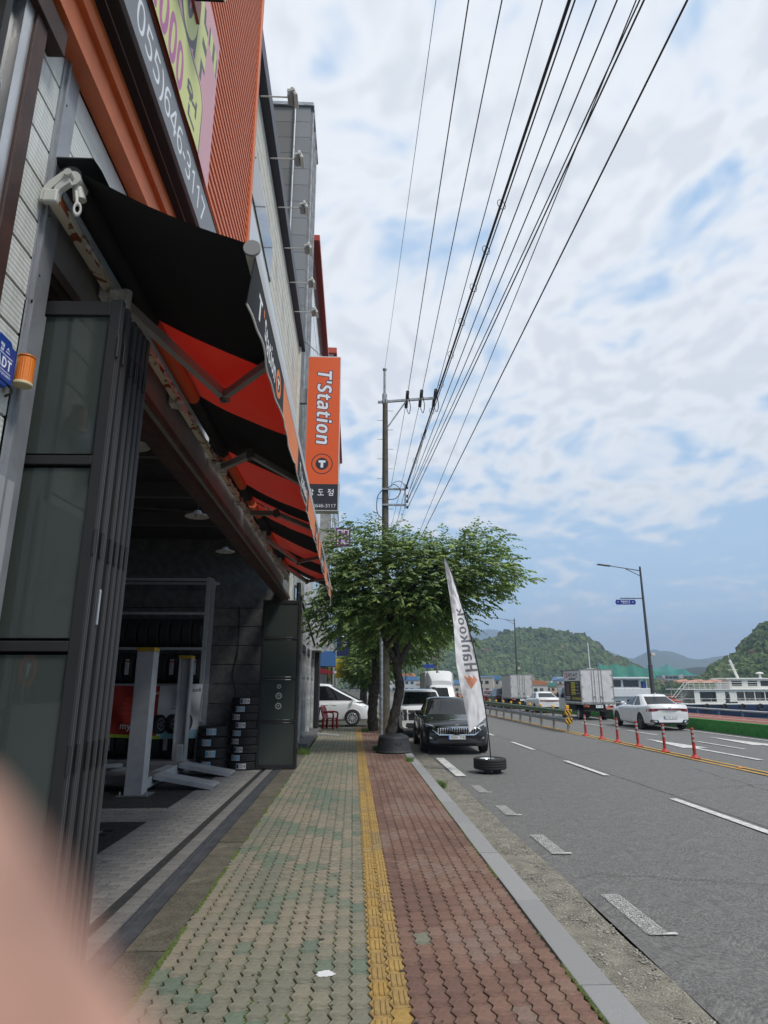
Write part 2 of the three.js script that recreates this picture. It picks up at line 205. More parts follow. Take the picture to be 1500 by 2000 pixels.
// pavement: interlocking blocks
const pavement = setting('sidewalk');
{
  const PW = 0.1075, PL = 0.215, TOP = 0, X0 = -1.18;
  const tri = (t) => Math.abs(((t % 1) + 1) % 1 - 0.5) * 4 - 1;    // zigzag of the long sides, twice per block
  function blockGeo(tact) {
    const s = [], gap = 0.0048, n = 8, amp = 0.0115;
    for (let i = 0; i <= n; i++) { const t = i / n; s.push([-PW / 2 + gap + amp * tri(t * 2), -PL / 2 + 0.0022 + (PL - 0.0044) * t]); }
    for (let i = 1; i < 5; i++) { const t = i / 5; s.push([-PW / 2 + gap + amp + (PW - 2 * gap) * t, PL / 2 - 0.0022 + 0.009 * Math.sin(t * 2 * Math.PI)]); }
    for (let i = n; i >= 0; i--) { const t = i / n; s.push([PW / 2 - gap + amp * tri(t * 2), -PL / 2 + 0.0022 + (PL - 0.0044) * t]); }
    for (let i = 4; i >= 1; i--) { const t = i / 5; s.push([-PW / 2 + gap + amp + (PW - 2 * gap) * t, -PL / 2 + 0.0022 + 0.009 * Math.sin(t * 2 * Math.PI)]); }
    const N = s.length, pos = [], ring = (k, y) => s.map(([x, z]) => [x * k[0], y, z * k[1]]);
    const rings = [ring([1, 1], -0.05), ring([1, 1], -0.004), ring([0.955, 0.975], 0)];
    for (let q = 0; q < 2; q++) for (let i = 0; i < N; i++) { const a = rings[q][i], b = rings[q][(i + 1) % N], c = rings[q + 1][(i + 1) % N], d = rings[q + 1][i]; pos.push(...a, ...b, ...c, ...a, ...c, ...d); }
    const tri2 = THREE.ShapeUtils.triangulateShape(rings[2].map((p) => new THREE.Vector2(p[0], p[2])), []); for (const t of tri2) { const a = rings[2][t[0]], b = rings[2][t[1]], c = rings[2][t[2]], up = (b[2] - a[2]) * (c[0] - a[0]) - (b[0] - a[0]) * (c[2] - a[2]) > 0; for (const p of up ? [a, b, c] : [a, c, b]) pos.push(...p); }
    const g = new THREE.BufferGeometry(); g.setAttribute('position', new THREE.Float32BufferAttribute(pos, 3));
    g.computeVertexNormals();
    const list = [g];
    if (tact) for (const x of [-0.026, 0.008, 0.036]) { const b = new RoundedBoxGeometry(0.02, 0.012, 0.165, 1, 0.005); b.translate(x + 0.002, 0.0, 0); b.deleteAttribute('uv'); list.push(b); }
    const m = mergeGeometries(list); return boxUV(m, 3);
  }
  const G1 = blockGeo(false), G2 = blockGeo(true);
  const T_blk = noiseTex(512, (u, v) => { const a = tor(u, v, 4, 4), q = rnd(), sp = tor(u + 0.5, v + 0.2, 34, 2); return cl(212 + 44 * a + 44 * (q - 0.5) + (q > 0.985 ? 40 : 0) - (sp > 0.42 ? 55 : 0)); }, true);
  const mk = (r, g, b) => P({ color: lin(r, g, b), map: T_blk, roughness: 0.92, bumpMap: T_fine, bumpScale: 0.0015 });
  const pal = { tan: [[0.27, 0.268, 0.205], [0.29, 0.283, 0.213], [0.31, 0.295, 0.22], [0.335, 0.308, 0.228], [0.355, 0.315, 0.232], [0.375, 0.33, 0.245]], green: [[0.215, 0.268, 0.195], [0.20, 0.25, 0.185], [0.24, 0.282, 0.208], [0.255, 0.28, 0.21]], red: [[0.225, 0.128, 0.098], [0.25, 0.142, 0.106], [0.27, 0.155, 0.115], [0.29, 0.17, 0.126], [0.31, 0.192, 0.145], [0.30, 0.205, 0.16]], yellow: [[0.56, 0.37, 0.12], [0.48, 0.32, 0.12], [0.53, 0.34, 0.10], [0.42, 0.30, 0.14]] };
  const mats = {}; for (const k in pal) mats[k] = pal[k].map((c) => mk(...c));
  const cells = [], r = mulberry(21);
  const rows = 142, z0 = 1.6;
  for (let c = 0; c < 23; c++) for (let k = 0; k < rows; k++) {
    const x = X0 + (c + 0.5) * PW, z = z0 - (k + (c % 2 ? 0.5 : 0)) * PL;
    if (z < -28.4) continue;
    let kind = c < 12 ? 'tan' : c < 14 ? 'yellow' : 'red';
    if (kind === 'tan') {                                          // green arcs and lozenges
      const zz = z + 4.6, per = 1.55, ph = ((zz % per) + per) % per, band = Math.floor(zz / per), arc = (((band % 3) + 3) % 3 === 2 ? 0.15 * Math.abs(((c + 5) % 8) - 4) : 0.125 * ((c + 2) % 12) * 0.85) + 0.12 * N2(band, 3) - 0.25;
      if (Math.abs(ph - 0.25 - arc) < 0.15 && r() < 0.74 && N2(x * 0.7 + 5, Math.floor(zz / per) * 2.2) > -0.45) kind = 'green'; else if (r() < 0.03) kind = 'green';
      if (N2(x * 0.9, z * 0.16 + 20) > 0.62 && z < -7 && r() < 0.6) kind = 'green';
    } else if (kind === 'red' && c === 15 && Math.abs(z + 5.05) < PL / 2) kind = 'tan';
    cells.push({ x, z, kind, m: Math.max(0, Math.min(pal[kind].length - 1, Math.floor((0.5 + 0.62 * N2(x * 0.8 + 3, z * 0.45) + 0.35 * N2(x * 2.6, z * 1.7) + rr(-0.28, 0.28, r)) * pal[kind].length))), tilt: [rr(-1, 1, r) * 0.010, rr(-1, 1, r) * 0.010], dy: rr(-0.0022, 0.0022, r), tact: kind === 'yellow' && r() > 0.06 });
  }
  const seen = cells.filter((c) => c.z < -3.55 && -c.z > -c.x * 2.6).sort((a, b) => b.z - a.z).slice(0, 300), near = new Set(seen);
  for (const c of seen) { const m = put('paver', c.tact ? G2 : G1, mats[c.kind][c.m], pavement); m.position.set(c.x, TOP + c.dy, c.z); m.rotation.set(c.tilt[0], 0, c.tilt[1]); }
  // all others, as one laid field for each colour
  const byMat = {};
  for (const c of cells) if (!near.has(c)) { const g = (c.tact ? G2 : G1).clone(); g.applyMatrix4(M4.compose(V(c.x, TOP + c.dy, c.z), QX.setFromEuler(E3.set(c.tilt[0], 0, c.tilt[1])), V(1, 1, 1))); boxUV(g, 3); (byMat[c.kind + c.m] ??= { m: mats[c.kind][c.m], l: [] }).l.push(g); }
  for (const k in byMat) put('paver_field', mergeGeometries(byMat[k].l), byMat[k].m, pavement).userData.kind = 'stuff';
  new B(1.2).span(X0 - 0.03, 1.31, -0.3, -0.011, 1.7, -28.6).mesh('sand_bed', P({ color: lin(0.055, 0.052, 0.036), map: T_dirt, roughness: 1, bumpMap: T_grain, bumpScale: 0.004 }), pavement);
  // granite kerb, stone by stone
  const gran = [0.66, 0.62, 0.70].map((k) => P({ color: lin(k, k * 1.015, k * 1.03), map: T_gran, roughness: 0.8, bumpMap: T_fine, bumpScale: 0.0008 }));
  const KG = new B(2.2).rbox(0.198, 0.26, 1.51, 0, 0, 0, 0.008).geo();
  for (let k = 0; k < 20; k++) { const m = put('kerb_stone', KG, gran[k % 3], pavement); m.position.set(1.41 + rr(-0.004, 0.004), -0.128 + rr(-0.002, 0.003), 0.37 - (k - 0.5) * 1.52 - 0.02); m.rotation.y = rr(-0.003, 0.003); }
  // concrete edge strip beside the shop floor
  const ed = [0, 1, 2].map((i) => P({ color: lin(0.24 + 0.03 * i, 0.225 + 0.03 * i, 0.2 + 0.025 * i), map: T_conc, roughness: 0.95, bumpMap: T_grain, bumpScale: 0.004 }));
  for (let k = 0; k < 13; k++) { const L = 1.5; const m = new B(0.8).rspan(-1.445, X0 - 0.002, -0.3, 0.006 + rr(-0.003, 0.003), 1.2 - k * L, 1.2 - (k + 1) * L + 0.012, 0.006).mesh('edge_slab', ed[k % 3], pavement); m.rotation.z = rr(-0.004, 0.004); }
  // white paint splash and flattened chewing-gum spots on the blocks
  const spl = new THREE.Shape(), sr = mulberry(3); for (let i = 0; i <= 22; i++) { const a = i / 22 * 2 * Math.PI, R = 0.045 * (0.75 + 0.5 * sr()); spl[i ? 'lineTo' : 'moveTo'](Math.cos(a) * R * 1.25, Math.sin(a) * R); }
  new B().add(new THREE.ShapeGeometry(spl), -0.145, 0.0045, -4.42, -Math.PI / 2).mesh('white_paint_splash', P({ color: lin(0.72, 0.73, 0.74), roughness: 0.6 }), pavement);
  const gum = P({ color: lin(0.05, 0.048, 0.045), roughness: 0.9 });
  const spots = new B(); for (let i = 0; i < 46; i++) { const z = -3.6 - 9 * sr() * sr(), x = rr(-1.0, 1.2, sr); spots.add(new THREE.CircleGeometry(rr(0.006, 0.016, sr), 9), x, 0.0042, z, -Math.PI / 2); } spots.mesh('gum_spots', gum, pavement).userData.kind = 'stuff';
  // moss and small weeds in the joints
  const mr = mulberry(44), mg = new THREE.IcosahedronGeometry(1, 0), im = new THREE.InstancedMesh(mg, P({ color: 0xffffff, roughness: 1 }), 14000), o = new THREE.Object3D(), col = new THREE.Color();
  for (let i = 0; i < 14000; i++) {
    let x, z, s; const q = mr();
    z = -3.2 - 24 * Math.pow(mr(), 1.9);
    if (q < 0.45) { x = X0 + 0.006 + 0.022 * (mr() + mr() - 1); if (N2(z * 1.4, 7) < -0.15) { i--; continue; } s = rr(0.004, 0.011, mr); }
    else if (q < 0.86) { const c = Math.floor(mr() * 12) + 1; x = X0 + c * PW + 0.0115 * tri(((z0 - z) / PL) * 2) + rr(-0.004, 0.004, mr); if (N2(x * 2.2, z * 1.1) < -0.25 + 0.05 * c) { i--; continue; } s = rr(0.002, 0.006, mr); }
    else { x = 1.302 + rr(-0.008, 0.008, mr); if (N2(z * 1.1, 2) < 0) { i--; continue; } s = rr(0.003, 0.009, mr); }
    o.position.set(x, -0.004 + 0.3 * s, z); o.scale.set(s, s * rr(0.5, 1.3, mr), s * 1.2); o.rotation.y = mr() * 6; o.updateMatrix(); im.setMatrixAt(i, o.matrix); const k = mr(); col.setRGB(mix(0.05, 0.13, k), mix(0.085, 0.16, k), mix(0.025, 0.04, k)); im.setColorAt(i, col);
  }
  im.name = 'joint_moss'; im.userData.kind = 'stuff'; pavement.add(im);
}
function weedTuft(name, label, x, y, z, n, h, seed, cat = 'weed') {
  const r = mulberry(seed), b = new B();
  for (let i = 0; i < n; i++) { const a = r() * 6.28, l = h * rr(0.5, 1, r), w = 0.006, ox = rr(-1, 1, r) * h * 0.9, oz = rr(-1, 1, r) * h * 1.6, dx = Math.cos(a) * l * 0.6, dz = Math.sin(a) * l * 0.6; b.quad([ox - w, 0, oz], [ox + w, 0, oz], [ox + dx + w * 0.4, l, oz + dz], [ox + dx - w * 0.4, l, oz + dz]); }
  const m = b.mesh(name, P({ color: lin(0.10, 0.17, 0.035), roughness: 0.9 })); m.position.set(x, y, z); return tag(m, label, cat);
}
weedTuft('weed_tuft', 'long strip of green grass weeds in the gutter against the kerb', 1.62, ROAD + 0.01, -13.0, 220, 0.13, 5);
weedTuft('weed_tuft', 'small grass weed in the near gutter beside a kerb joint', 1.55, ROAD + 0.01, -4.75, 70, 0.07, 6);
weedTuft('weed_tuft', 'low weeds growing at the kerb corner beside the black tub', 1.30, 0.0, -15.6, 110, 0.09, 7);
weedTuft('weed_tuft', 'leafy weed at the stone step past the folded right door', -1.22, 0.0, -17.3, 160, 0.16, 8);

// ---------- the tyre shop on the left ----------
const T_ribs = noiseTex(256, (u, v) => cl(170 + 60 * Math.sin(v * Math.PI * 2 * 8) + 10 * (rnd() - 0.5)));
const M = {
  siding: [0.74, 0.70, 0.78].map((k) => P({ color: lin(k * 0.97, k, k * 0.95), map: T_soft, roughness: 0.6, bumpMap: rep(T_ribs, 1, 5), bumpScale: 0.003 })),
  dkstrip: P({ color: lin(0.085, 0.085, 0.09), roughness: 0.5, metalness: 0.3 }),
  sideBack: P({ color: lin(0.03, 0.03, 0.03), roughness: 0.9 }),
  trim: P({ color: lin(0.36, 0.38, 0.41), map: T_soft, roughness: 0.45, metalness: 0.35 }),
  header: P({ color: lin(0.26, 0.26, 0.255), map: T_soft, roughness: 0.6, metalness: 0.2 }),
  orange: P({ color: lin(0.68, 0.165, 0.05), map: T_soft, roughness: 0.45 }),
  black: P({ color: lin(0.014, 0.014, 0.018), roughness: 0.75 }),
  frame: P({ color: lin(0.020, 0.020, 0.022), map: T_soft, roughness: 0.6 }),
  alu: P({ color: lin(0.62, 0.63, 0.64), map: T_soft, roughness: 0.32, metalness: 0.8 }),
  brown: P({ color: lin(0.075, 0.032, 0.024), map: T_blot, roughness: 0.6, bumpMap: T_grain, bumpScale: 0.002 }),
  rustbar: P({ color: lin(0.72, 0.72, 0.70), map: rep(T_rust, 1.2, 1.2), roughness: 0.7, bumpMap: T_grain, bumpScale: 0.001 }),
  cast: P({ color: lin(0.62, 0.62, 0.58), map: T_soft, roughness: 0.5 }),
  inner: P({ color: lin(0.15, 0.155, 0.16), map: T_dirt, roughness: 0.8 }),
  dark: P({ color: lin(0.05, 0.052, 0.055), map: T_blot, roughness: 0.85 }),
  rubber: P({ color: lin(0.020, 0.020, 0.021), roughness: 0.78, bumpMap: T_fine, bumpScale: 0.0006 }),
  steel: P({ color: lin(0.32, 0.33, 0.35), map: T_soft, roughness: 0.5, metalness: 0.5 }),
  lift: P({ color: lin(0.44, 0.46, 0.49), map: T_soft, roughness: 0.5 }),
  cream: P({ color: lin(0.70, 0.69, 0.61), map: T_soft, roughness: 0.6 }),
  glass: new THREE.MeshPhysicalMaterial({ color: lin(0.15, 0.185, 0.17), roughness: 0.04, transmission: 0.66, thickness: 0, ior: 1.5, specularIntensity: 1 }),
};
const shop = thing('tire_shop', 'orange and grey tyre shop with an open garage front', 'building');
{
  const near = new B(); near.span(-1.75, -1.545, 0, 4.72, 1.6, -2.66).span(-1.75, -1.545, 3.62, 10.2, 1.6, -6.2).span(-1.75, -1.545, 4.6, 10.2, -6.2, -15.2).mesh('wall_core', M.sideBack, shop);
  const plank = new B(1).rspan(-0.022, 0.022, -0.0935, 0.0935, -1, 1, 0.006).geo();
  for (let k = 0; k < 24; k++) { const y = 0.1 + k * 0.197, m = put('siding_plank', plank, M.siding[k % 3], shop); const a = y > 2.75 ? -2.37 : 1.5, b = -2.63; m.scale.z = (a - b) / 2; m.position.set(-1.522, y, (a + b) / 2); }
  for (let k = 0; k < 4; k++) { const m = put('siding_plank', plank, M.siding[(k + 1) % 3], shop); m.scale.z = 1.72; m.position.set(-1.522, 4.03 + k * 0.197, -2.8 - 1.72); }
  // folded metal corner of the opening, in three lengths lapping each other
  for (const [y0, y1, o] of [[0, 1.55, 0], [1.55, 3.35, 0.006], [3.33, 4.73, 0]]) { new B().span(-1.50 + o, -1.492 + o, y0, y1, -2.63, -2.80 - o).span(-1.9, -1.5, y0, y1, -2.795 - o, -2.803 - o).span(-1.50, -1.478 + o, y0, y1, -2.655, -2.672).mesh('corner_trim', M.trim, shop); }
  const sc = new B(); for (let k = 0; k < 14; k++) sc.cyl(0.006, 0.006, 0.006, -1.487, 0.2 + k * 0.33, -2.69, 0, 0, Math.PI / 2, 8); sc.mesh('trim_screws', M.black, shop).userData.kind = 'stuff';
  // header over the opening
  new B(1).span(-1.76, -1.508, 3.62, 3.92, -2.81, -15.2).mesh('header_beam', M.header, shop);
  new B(1).span(-1.70, -1.56, 3.545, 3.62, -2.81, -15.0).mesh('door_track', M.brown, shop);
  new B(1).span(-1.507, -1.49, 3.60, 3.66, -2.81, -15.2).mesh('header_lip', P({ color: lin(0.11, 0.075, 0.06), map: T_blot, roughness: 0.6 }), shop);
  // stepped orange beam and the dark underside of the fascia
  new B(1).span(-1.5, -1.40, 4.73, 4.90, 1.5, -6.19).mesh('orange_beam', M.orange, shop);
  new B(1).span(-1.5, -1.365, 4.90, 4.99, 1.5, -6.19).mesh('orange_beam', M.orange, shop);
  new B(1).span(-1.5, -1.385, 4.99, 5.086, 1.5, -6.19).mesh('orange_beam', M.orange, shop);
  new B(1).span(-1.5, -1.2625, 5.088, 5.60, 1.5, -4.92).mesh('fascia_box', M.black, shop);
  new B().span(-1.33, -1.325, 5.084, 5.087, 1.5, -4.9).mesh('fascia_seam', M.steel, shop);
  // ribbed orange cladding: a folded profile run along the street
  const prof = [], z1 = 1.5, z2 = -6.14; let y = 5.1; prof.push([-1.40, y]);
  while (y < 10.3) { prof.push([-1.262, y], [-1.262, y + 0.042], [-1.24, y + 0.050], [-1.24, y + 0.092]); y += 0.1; if (y < 10.3) prof.push([-1.262, y]); } prof.push([-1.40, 10.33]);
  new B(1).ext(prof.map(([x, y]) => [x, y + 0.004]).filter((p, i) => !i || p[0] !== prof[i - 1][0] || p[1] !== prof[i - 1][1]), z1 - z2, 0, 0, z2).mesh('ribbed_cladding', M.orange, shop);
  new B(1).rspan(-1.5, -1.215, 5.1, 10.42, -6.14, -6.22, 0.01).mesh('cladding_corner', M.orange, shop);
  // cream wall with fine ribs beyond the cladding
  const pr2 = [[-1.6, 4.72]]; for (let q = 4.72; q < 10.1; q += 0.25) pr2.push([-1.50, q], [-1.50, q + 0.225], [-1.515, q + 0.232], [-1.515, q + 0.248]); pr2.push([-1.6, 10.2]);
  new B(1).ext(pr2, 8.98, 0, 0, -15.2).mesh('cream_cladding', M.cream, shop);
  new B(1).rspan(-1.8, -1.36, 10.12, 10.46, -6.23, -15.35, 0.015).mesh('dark_parapet', P({ color: lin(0.025, 0.03, 0.05), roughness: 0.5 }), shop);
  new B(1).span(-9, -1.8, 10.1, 10.2, 1.6, -15.2).mesh('roof', M.dark, shop);
  new B(1).span(-1.505, -1.478, 8.25, 8.98, -7.4, -9.6).mesh('window', P({ color: lin(0.02, 0.022, 0.025), roughness: 0.08 }), shop);
  new B(1).span(-1.51, -1.45, 3.0, 10.1, -15.03, -15.2).mesh('end_trim', M.cream, shop);
  // interior
  new B(1).span(-9, -1.77, 5.0, 5.08, 1.6, -15.2).mesh('ceiling', M.dark, shop);
  new B(1).span(-9.1, -9, -0.2, 5.0, 1.6, -15.2).mesh('back_wall', M.inner, shop);
  new B(1).span(-9, -1.76, 0, 5.0, -2.1, -2.2).mesh('side_wall', M.inner, shop);
  new B(1).span(-9, -1.55, 0, 10.1, -15.06, -15.2).mesh('end_wall', M.inner, shop);
  for (let k = 0; k < 9; k++) new B(1).rspan(-9, -1.6, 0.02 + k * 0.42, 0.425 + k * 0.42, -14.985, -15.058, 0.008).mesh('wall_panel', P({ color: lin(0.15 + 0.012 * (k % 2), 0.155 + 0.012 * (k % 2), 0.16), map: T_dirt, roughness: 0.75 }), shop);
  for (const z of [-4.6, -6.6, -8.6, -10.6, -12.6]) new B().span(-9, -1.78, 4.72, 4.99, z - 0.05, z + 0.05).mesh('roof_beam', P({ color: lin(0.10, 0.10, 0.10), roughness: 0.8 }), shop);
  for (const [z, s] of [[-5.6, 1], [-7.6, -1], [-9.6, 1], [-11.6, -1]]) new B().bar(V(-8.5, 4.9, z - s * 0.9), V(-2, 4.9, z + s * 0.9), 0.03, 0.03).mesh('roof_brace', P({ color: lin(0.10, 0.10, 0.10), roughness: 0.8 }), shop);
  // aluminium shop window and its brown frame, upper left
  const wn = new B(0.8); wn.span(-1.56, -1.455, 2.95, 7, -2.20, -2.27).span(-1.56, -1.455, 2.86, 2.95, 1.4, -2.27).mesh('window_frame', M.alu, shop);
  new B().span(-1.50, -1.495, 2.95, 7, 1.4, -2.2).mesh('window_pane', P({ color: lin(0.05, 0.06, 0.065), roughness: 0.05 }), shop);
  new B().span(-1.535, -1.47, 2.95, 5.0, -2.10, -2.14).mesh('window_frame', M.frame, shop);
  new B(1).rspan(-1.56, -1.44, 2.70, 4.72, -2.272, -2.365, 0.006).mesh('brown_post', M.brown, shop); new B(1).rspan(-1.56, -1.42, 4.56, 4.70, -1.4, -2.49, 0.006).mesh('brown_lintel', M.brown, shop);
}
// shop floor: bricks of the garage, door rails, inspection pit
const gfloor = setting('garage_floor');
{
  const TW = 0.24, TD = 0.118, r = mulberry(61), tm = [0.34, 0.315, 0.36, 0.30].map((k) => P({ color: lin(k, k * 0.985, k * 0.95), map: T_dirt, roughness: 0.7, bumpMap: T_grain, bumpScale: 0.0015 })), dm = [0.035, 0.042].map((k) => P({ color: lin(k, k, k), map: T_dirt, roughness: 0.7 }));
  new B(1).span(-9, -1.445, -0.3, -0.02, 1.2, -15.05).mesh('floor_slab', M.dark, gfloor);
  const G = new B(2).rbox(TW - 0.011, 0.03, TD - 0.012, 0, 0, 0, 0.004).geo(), GH = new B(2).rbox(TW / 2 - 0.011, 0.03, TD - 0.012, 0, 0, 0, 0.004).geo(), cells = [];
  const inPit = (x, z) => x < -2.55 && z < -6.75 && z > -8.95;
  for (let k = 0; k < 104; k++) for (let i = 0; i < 28; i++) {
    const z = -2.75 - (k + 0.5) * TD, x = -1.865 - (i + 0.5) * TW - (k % 2) * TW / 2; if (z < -15 || x < -8.6) continue;
    if (x < -2.9 && z < -7.2 && z > -8.5) continue;
    const zd = (z < -6.75 && z > -8.95) || (z < -9.9 && z > -14.4), add = (px, dark, half) => cells.push({ x: px, z, half, m: (dark ? dm : tm)[Math.floor(r() * (dark ? 2 : 4))], dy: rr(-0.0015, 0.0015, r), rx: rr(-0.004, 0.004, r), rz: rr(-0.004, 0.004, r), d: Math.hypot(px, z) });
    if (i === 0 && k % 2) add(x + 0.75 * TW, false, true);         // half tiles finish every other course
    if (zd && Math.abs(x + 2.585) < 0.05) { add(x + TW / 4, false, true); add(x - TW / 4, true, true); } else add(x, zd && x < -2.585, false);
  }
  const vis = cells.filter((c) => c.z < -4.4 && c.x > c.z * 0.36 + 0.2).sort((a, b) => a.d - b.d).slice(0, 300), set = new Set(vis), by = new Map();
  for (const c of vis) { const m = put('floor_tile', c.half ? GH : G, c.m, gfloor); m.position.set(c.x, -0.015 + c.dy, c.z); m.rotation.set(c.rx, 0, c.rz); }
  for (const c of cells) if (!set.has(c)) { const g = (c.half ? GH : G).clone(); g.applyMatrix4(M4.compose(V(c.x, -0.015 + c.dy, c.z), QX.setFromEuler(E3.set(c.rx, 0, c.rz)), V(1, 1, 1))); boxUV(g, 2); by.has(c.m) ? by.get(c.m).push(g) : by.set(c.m, [g]); }
  for (const [m, l] of by) put('floor_tile_field', mergeGeometries(l), m, gfloor).userData.kind = 'stuff';
  // narrow tiles between the two door rails
  const nm = [0.22, 0.205, 0.235].map((k) => P({ color: lin(k, k * 0.985, k * 0.95), map: T_dirt, roughness: 0.7 })), NT = new B(2).rbox(0.145, 0.03, 0.19, 0, 0, 0, 0.004).geo(); for (let k = 0; k < 62; k++) { const m = put('threshold_tile', NT, nm[k % 3], gfloor); m.position.set(-1.70, -0.014 + rr(-0.001, 0.001), -2.9 - k * 0.196); }
  new B(1).span(-1.622, -1.615, -0.02, 0.008, -2.8, -15).span(-1.458, -1.451, -0.02, 0.008, -2.8, -15).span(-1.612, -1.46, -0.02, -0.004, -2.8, -15).span(-1.565, -1.553, -0.006, 0.006, -2.8, -15).mesh('steel_door_rail', P({ color: lin(0.15, 0.16, 0.18), map: T_dirt, roughness: 0.4, metalness: 0.4 }), gfloor);
  new B(1).span(-1.86, -1.845, -0.02, 0.002, -2.8, -15).span(-1.785, -1.777, -0.02, 0.002, -2.8, -15).mesh('drain_edge', P({ color: lin(0.10, 0.10, 0.10), roughness: 0.5, metalness: 0.5 }), gfloor);
  new B(1).span(-8.6, -3.0, -0.019, -0.012, -7.3, -8.4).mesh('pit_cover', P({ color: lin(0.028, 0.03, 0.032), map: T_dirt, roughness: 0.55, metalness: 0.4 }), gfloor);
  new B(1).span(-8.6, -2.93, -0.019, 0.004, -7.22, -7.26).span(-2.97, -2.93, -0.019, 0.004, -7.26, -8.42).span(-8.6, -2.93, -0.019, 0.004, -8.42, -8.46).mesh('pit_edge', M.steel, gfloor);
}
// signs of the shop
const roundT = (x, cx, cy, R, ring, core, letter) => { x.lineWidth = R * 0.09; x.strokeStyle = core; x.beginPath(); x.arc(cx, cy, R, 0, 7); x.stroke(); x.fillStyle = ring; x.beginPath(); x.arc(cx, cy, R * 0.95, 0, 7); x.fill(); x.fillStyle = core; x.beginPath(); x.arc(cx, cy, R * 0.62, 0, 7); x.fill(); x.fillStyle = letter; x.fillRect(cx - R * 0.34, cy - R * 0.36, R * 0.68, R * 0.24); x.fillRect(cx - R * 0.13, cy - R * 0.36, R * 0.26, R * 0.74); };
{
  const s = thing('phone_number_sign', 'grey fascia strip sign reading 055)646-3117 above the awning', 'sign', [-1.262, 5.10, 1.4]);
  new B(1).span(0, 0.022, 0, 0.36, 0, -6.32).mesh('sign_board', P({ color: srgb(118, 122, 128), roughness: 0.5 }), s);
  const t = canvasTex(2048, 210, (x, w, h) => { x.fillStyle = '#767a80'; x.fillRect(0, 0, w, h); txt(x, '055)646-3117', 1350, 160, '158px sans-serif', '#e3e8ee', { sx: 0.56 }); hangul(Object.assign(x, { strokeStyle: '#e3e8ee' }), '광도점', 900, 52, 105, 0.1); x.fillStyle = '#e3e8ee'; x.beginPath(); x.moveTo(1262, 60); x.lineTo(1310, 60); x.lineTo(1286, 165); x.fill(); });
  panel('sign_print', 6.32, 0.36, t, s, [0.0255, 0.18, -3.16], Math.PI / 2);
  new B(1).span(0, 0.03, 0.36, 0.372, 0, -6.32).mesh('sign_edge', M.black, s);
  const bn = thing('price_banner', 'pink banner with yellow lettering and 45,000 price stretched over the facade', 'banner', [-1.235, 5.49, 1.4]);
  const bt = canvasTex(2048, 512, (x, w, h) => {
    x.fillStyle = '#d3a3ad'; x.fillRect(0, 0, w, h); x.strokeStyle = '#64666a'; x.lineWidth = 7; x.fillStyle = '#d2d68f'; x.beginPath(); x.roundRect(900, 322, 1020, 260, 60); x.fill(); x.stroke();
    txt(x, '45.000', 1380, 508, 'bold 172px sans-serif', '#b4689c', { sx: 0.72 }); x.strokeStyle = '#55575b'; hangul(x, '원', 1790, 400, 92, 0.13);
    x.save(); x.lineJoin = 'round'; for (const [col, wgt] of [['#606266', 0.34], ['#cfd592', 0.19]]) { x.strokeStyle = col; hangul(x, '이야', 1400, 70, 235, wgt, 1.2); x.lineWidth = 235 * wgt * 0.7; x.beginPath(); x.moveTo(1950, 70); x.lineTo(1950, 135); x.moveTo(2005, 70); x.lineTo(2005, 135); x.stroke(); } x.restore();
    for (let i = 0; i < 6; i++) { x.strokeStyle = 'rgba(230,225,235,0.8)'; x.lineWidth = 6; x.beginPath(); x.moveTo(1540 + i * 22, 14); x.lineTo(1600 + i * 22, 48); x.stroke(); }
  });
  const bg = new THREE.PlaneGeometry(5.78, 1.45, 60, 12), bp = bg.attributes.position; for (let i = 0; i < bp.count; i++) bp.setZ(i, 0.012 + 0.009 * N2(bp.getX(i) * 1.4, bp.getY(i) * 0.8)); bg.computeVertexNormals(); bg.rotateY(Math.PI / 2); bg.translate(0.012, 0.725, -2.89);
  put('banner_cloth', bg, P({ map: bt, roughness: 0.6 }), bn);
  const ch = thing('channel_letters', 'big black raised letters with white faces high on the orange cladding', 'sign', [-1.235, 6.38, 0.72]);
  new B(1).span(0, 0.05, -0.04, 0.16, 0, -4.42).mesh('mounting_rail', P({ color: lin(0.32, 0.05, 0.03), roughness: 0.5 }), ch);
  let zz = 0.2; for (const [c, adv] of [['S', 0.86], ['t', 0.56], ['a', 0.8], ['t', 0.56], ['i', 0.42], ['o', 0.84], ['n', 0.84]]) { const g = new TextGeometry(c, { font: fonts.bold, size: 0.95, depth: 0.2, curveSegments: 5 }); g.rotateY(Math.PI / 2); g.translate(0.05, 0, -zz); const l = put('letter_shell', nonIdx(g), M.black, ch); const f = new TextGeometry(c, { font: fonts.bold, size: 0.95, depth: 0.012, curveSegments: 5 }); f.rotateY(Math.PI / 2); f.translate(0.2515, 0, -zz); put('letter_face', nonIdx(f), P({ color: lin(0.78, 0.78, 0.78), roughness: 0.4 }), ch); zz += adv * 0.83; }
  // picture board on the cream wall
  const pb = thing('picture_board', 'large pale printed board on the cream wall past the orange cladding', 'sign', [-1.498, 5.0, -6.4]);
  new B(1).span(0, 0.035, 0, 3.0, 0, -8.2).mesh('board', P({ color: srgb(200, 206, 212), roughness: 0.4 }), pb);
  panel('board_print', 8.16, 2.96, canvasTex(1024, 384, (x, w, h) => { x.fillStyle = '#c9d0d8'; x.fillRect(0, 0, w, h); x.fillStyle = '#6d5a6d'; x.fillRect(w * 0.55, h * 0.6, w * 0.45, h * 0.4); x.fillStyle = '#8d93b4'; for (let i = 0; i < 60; i++) { x.globalAlpha = 0.35; x.beginPath(); x.ellipse(rr(20, 420), rr(40, 330), rr(4, 36), rr(3, 14), rnd() * 3, 0, 7); x.fill(); } x.globalAlpha = 1; x.strokeStyle = '#d8407e'; hangul(x, '행사', 800, 250, 90, 0.14); }), pb, [0.0385, 1.5, -4.1], Math.PI / 2);
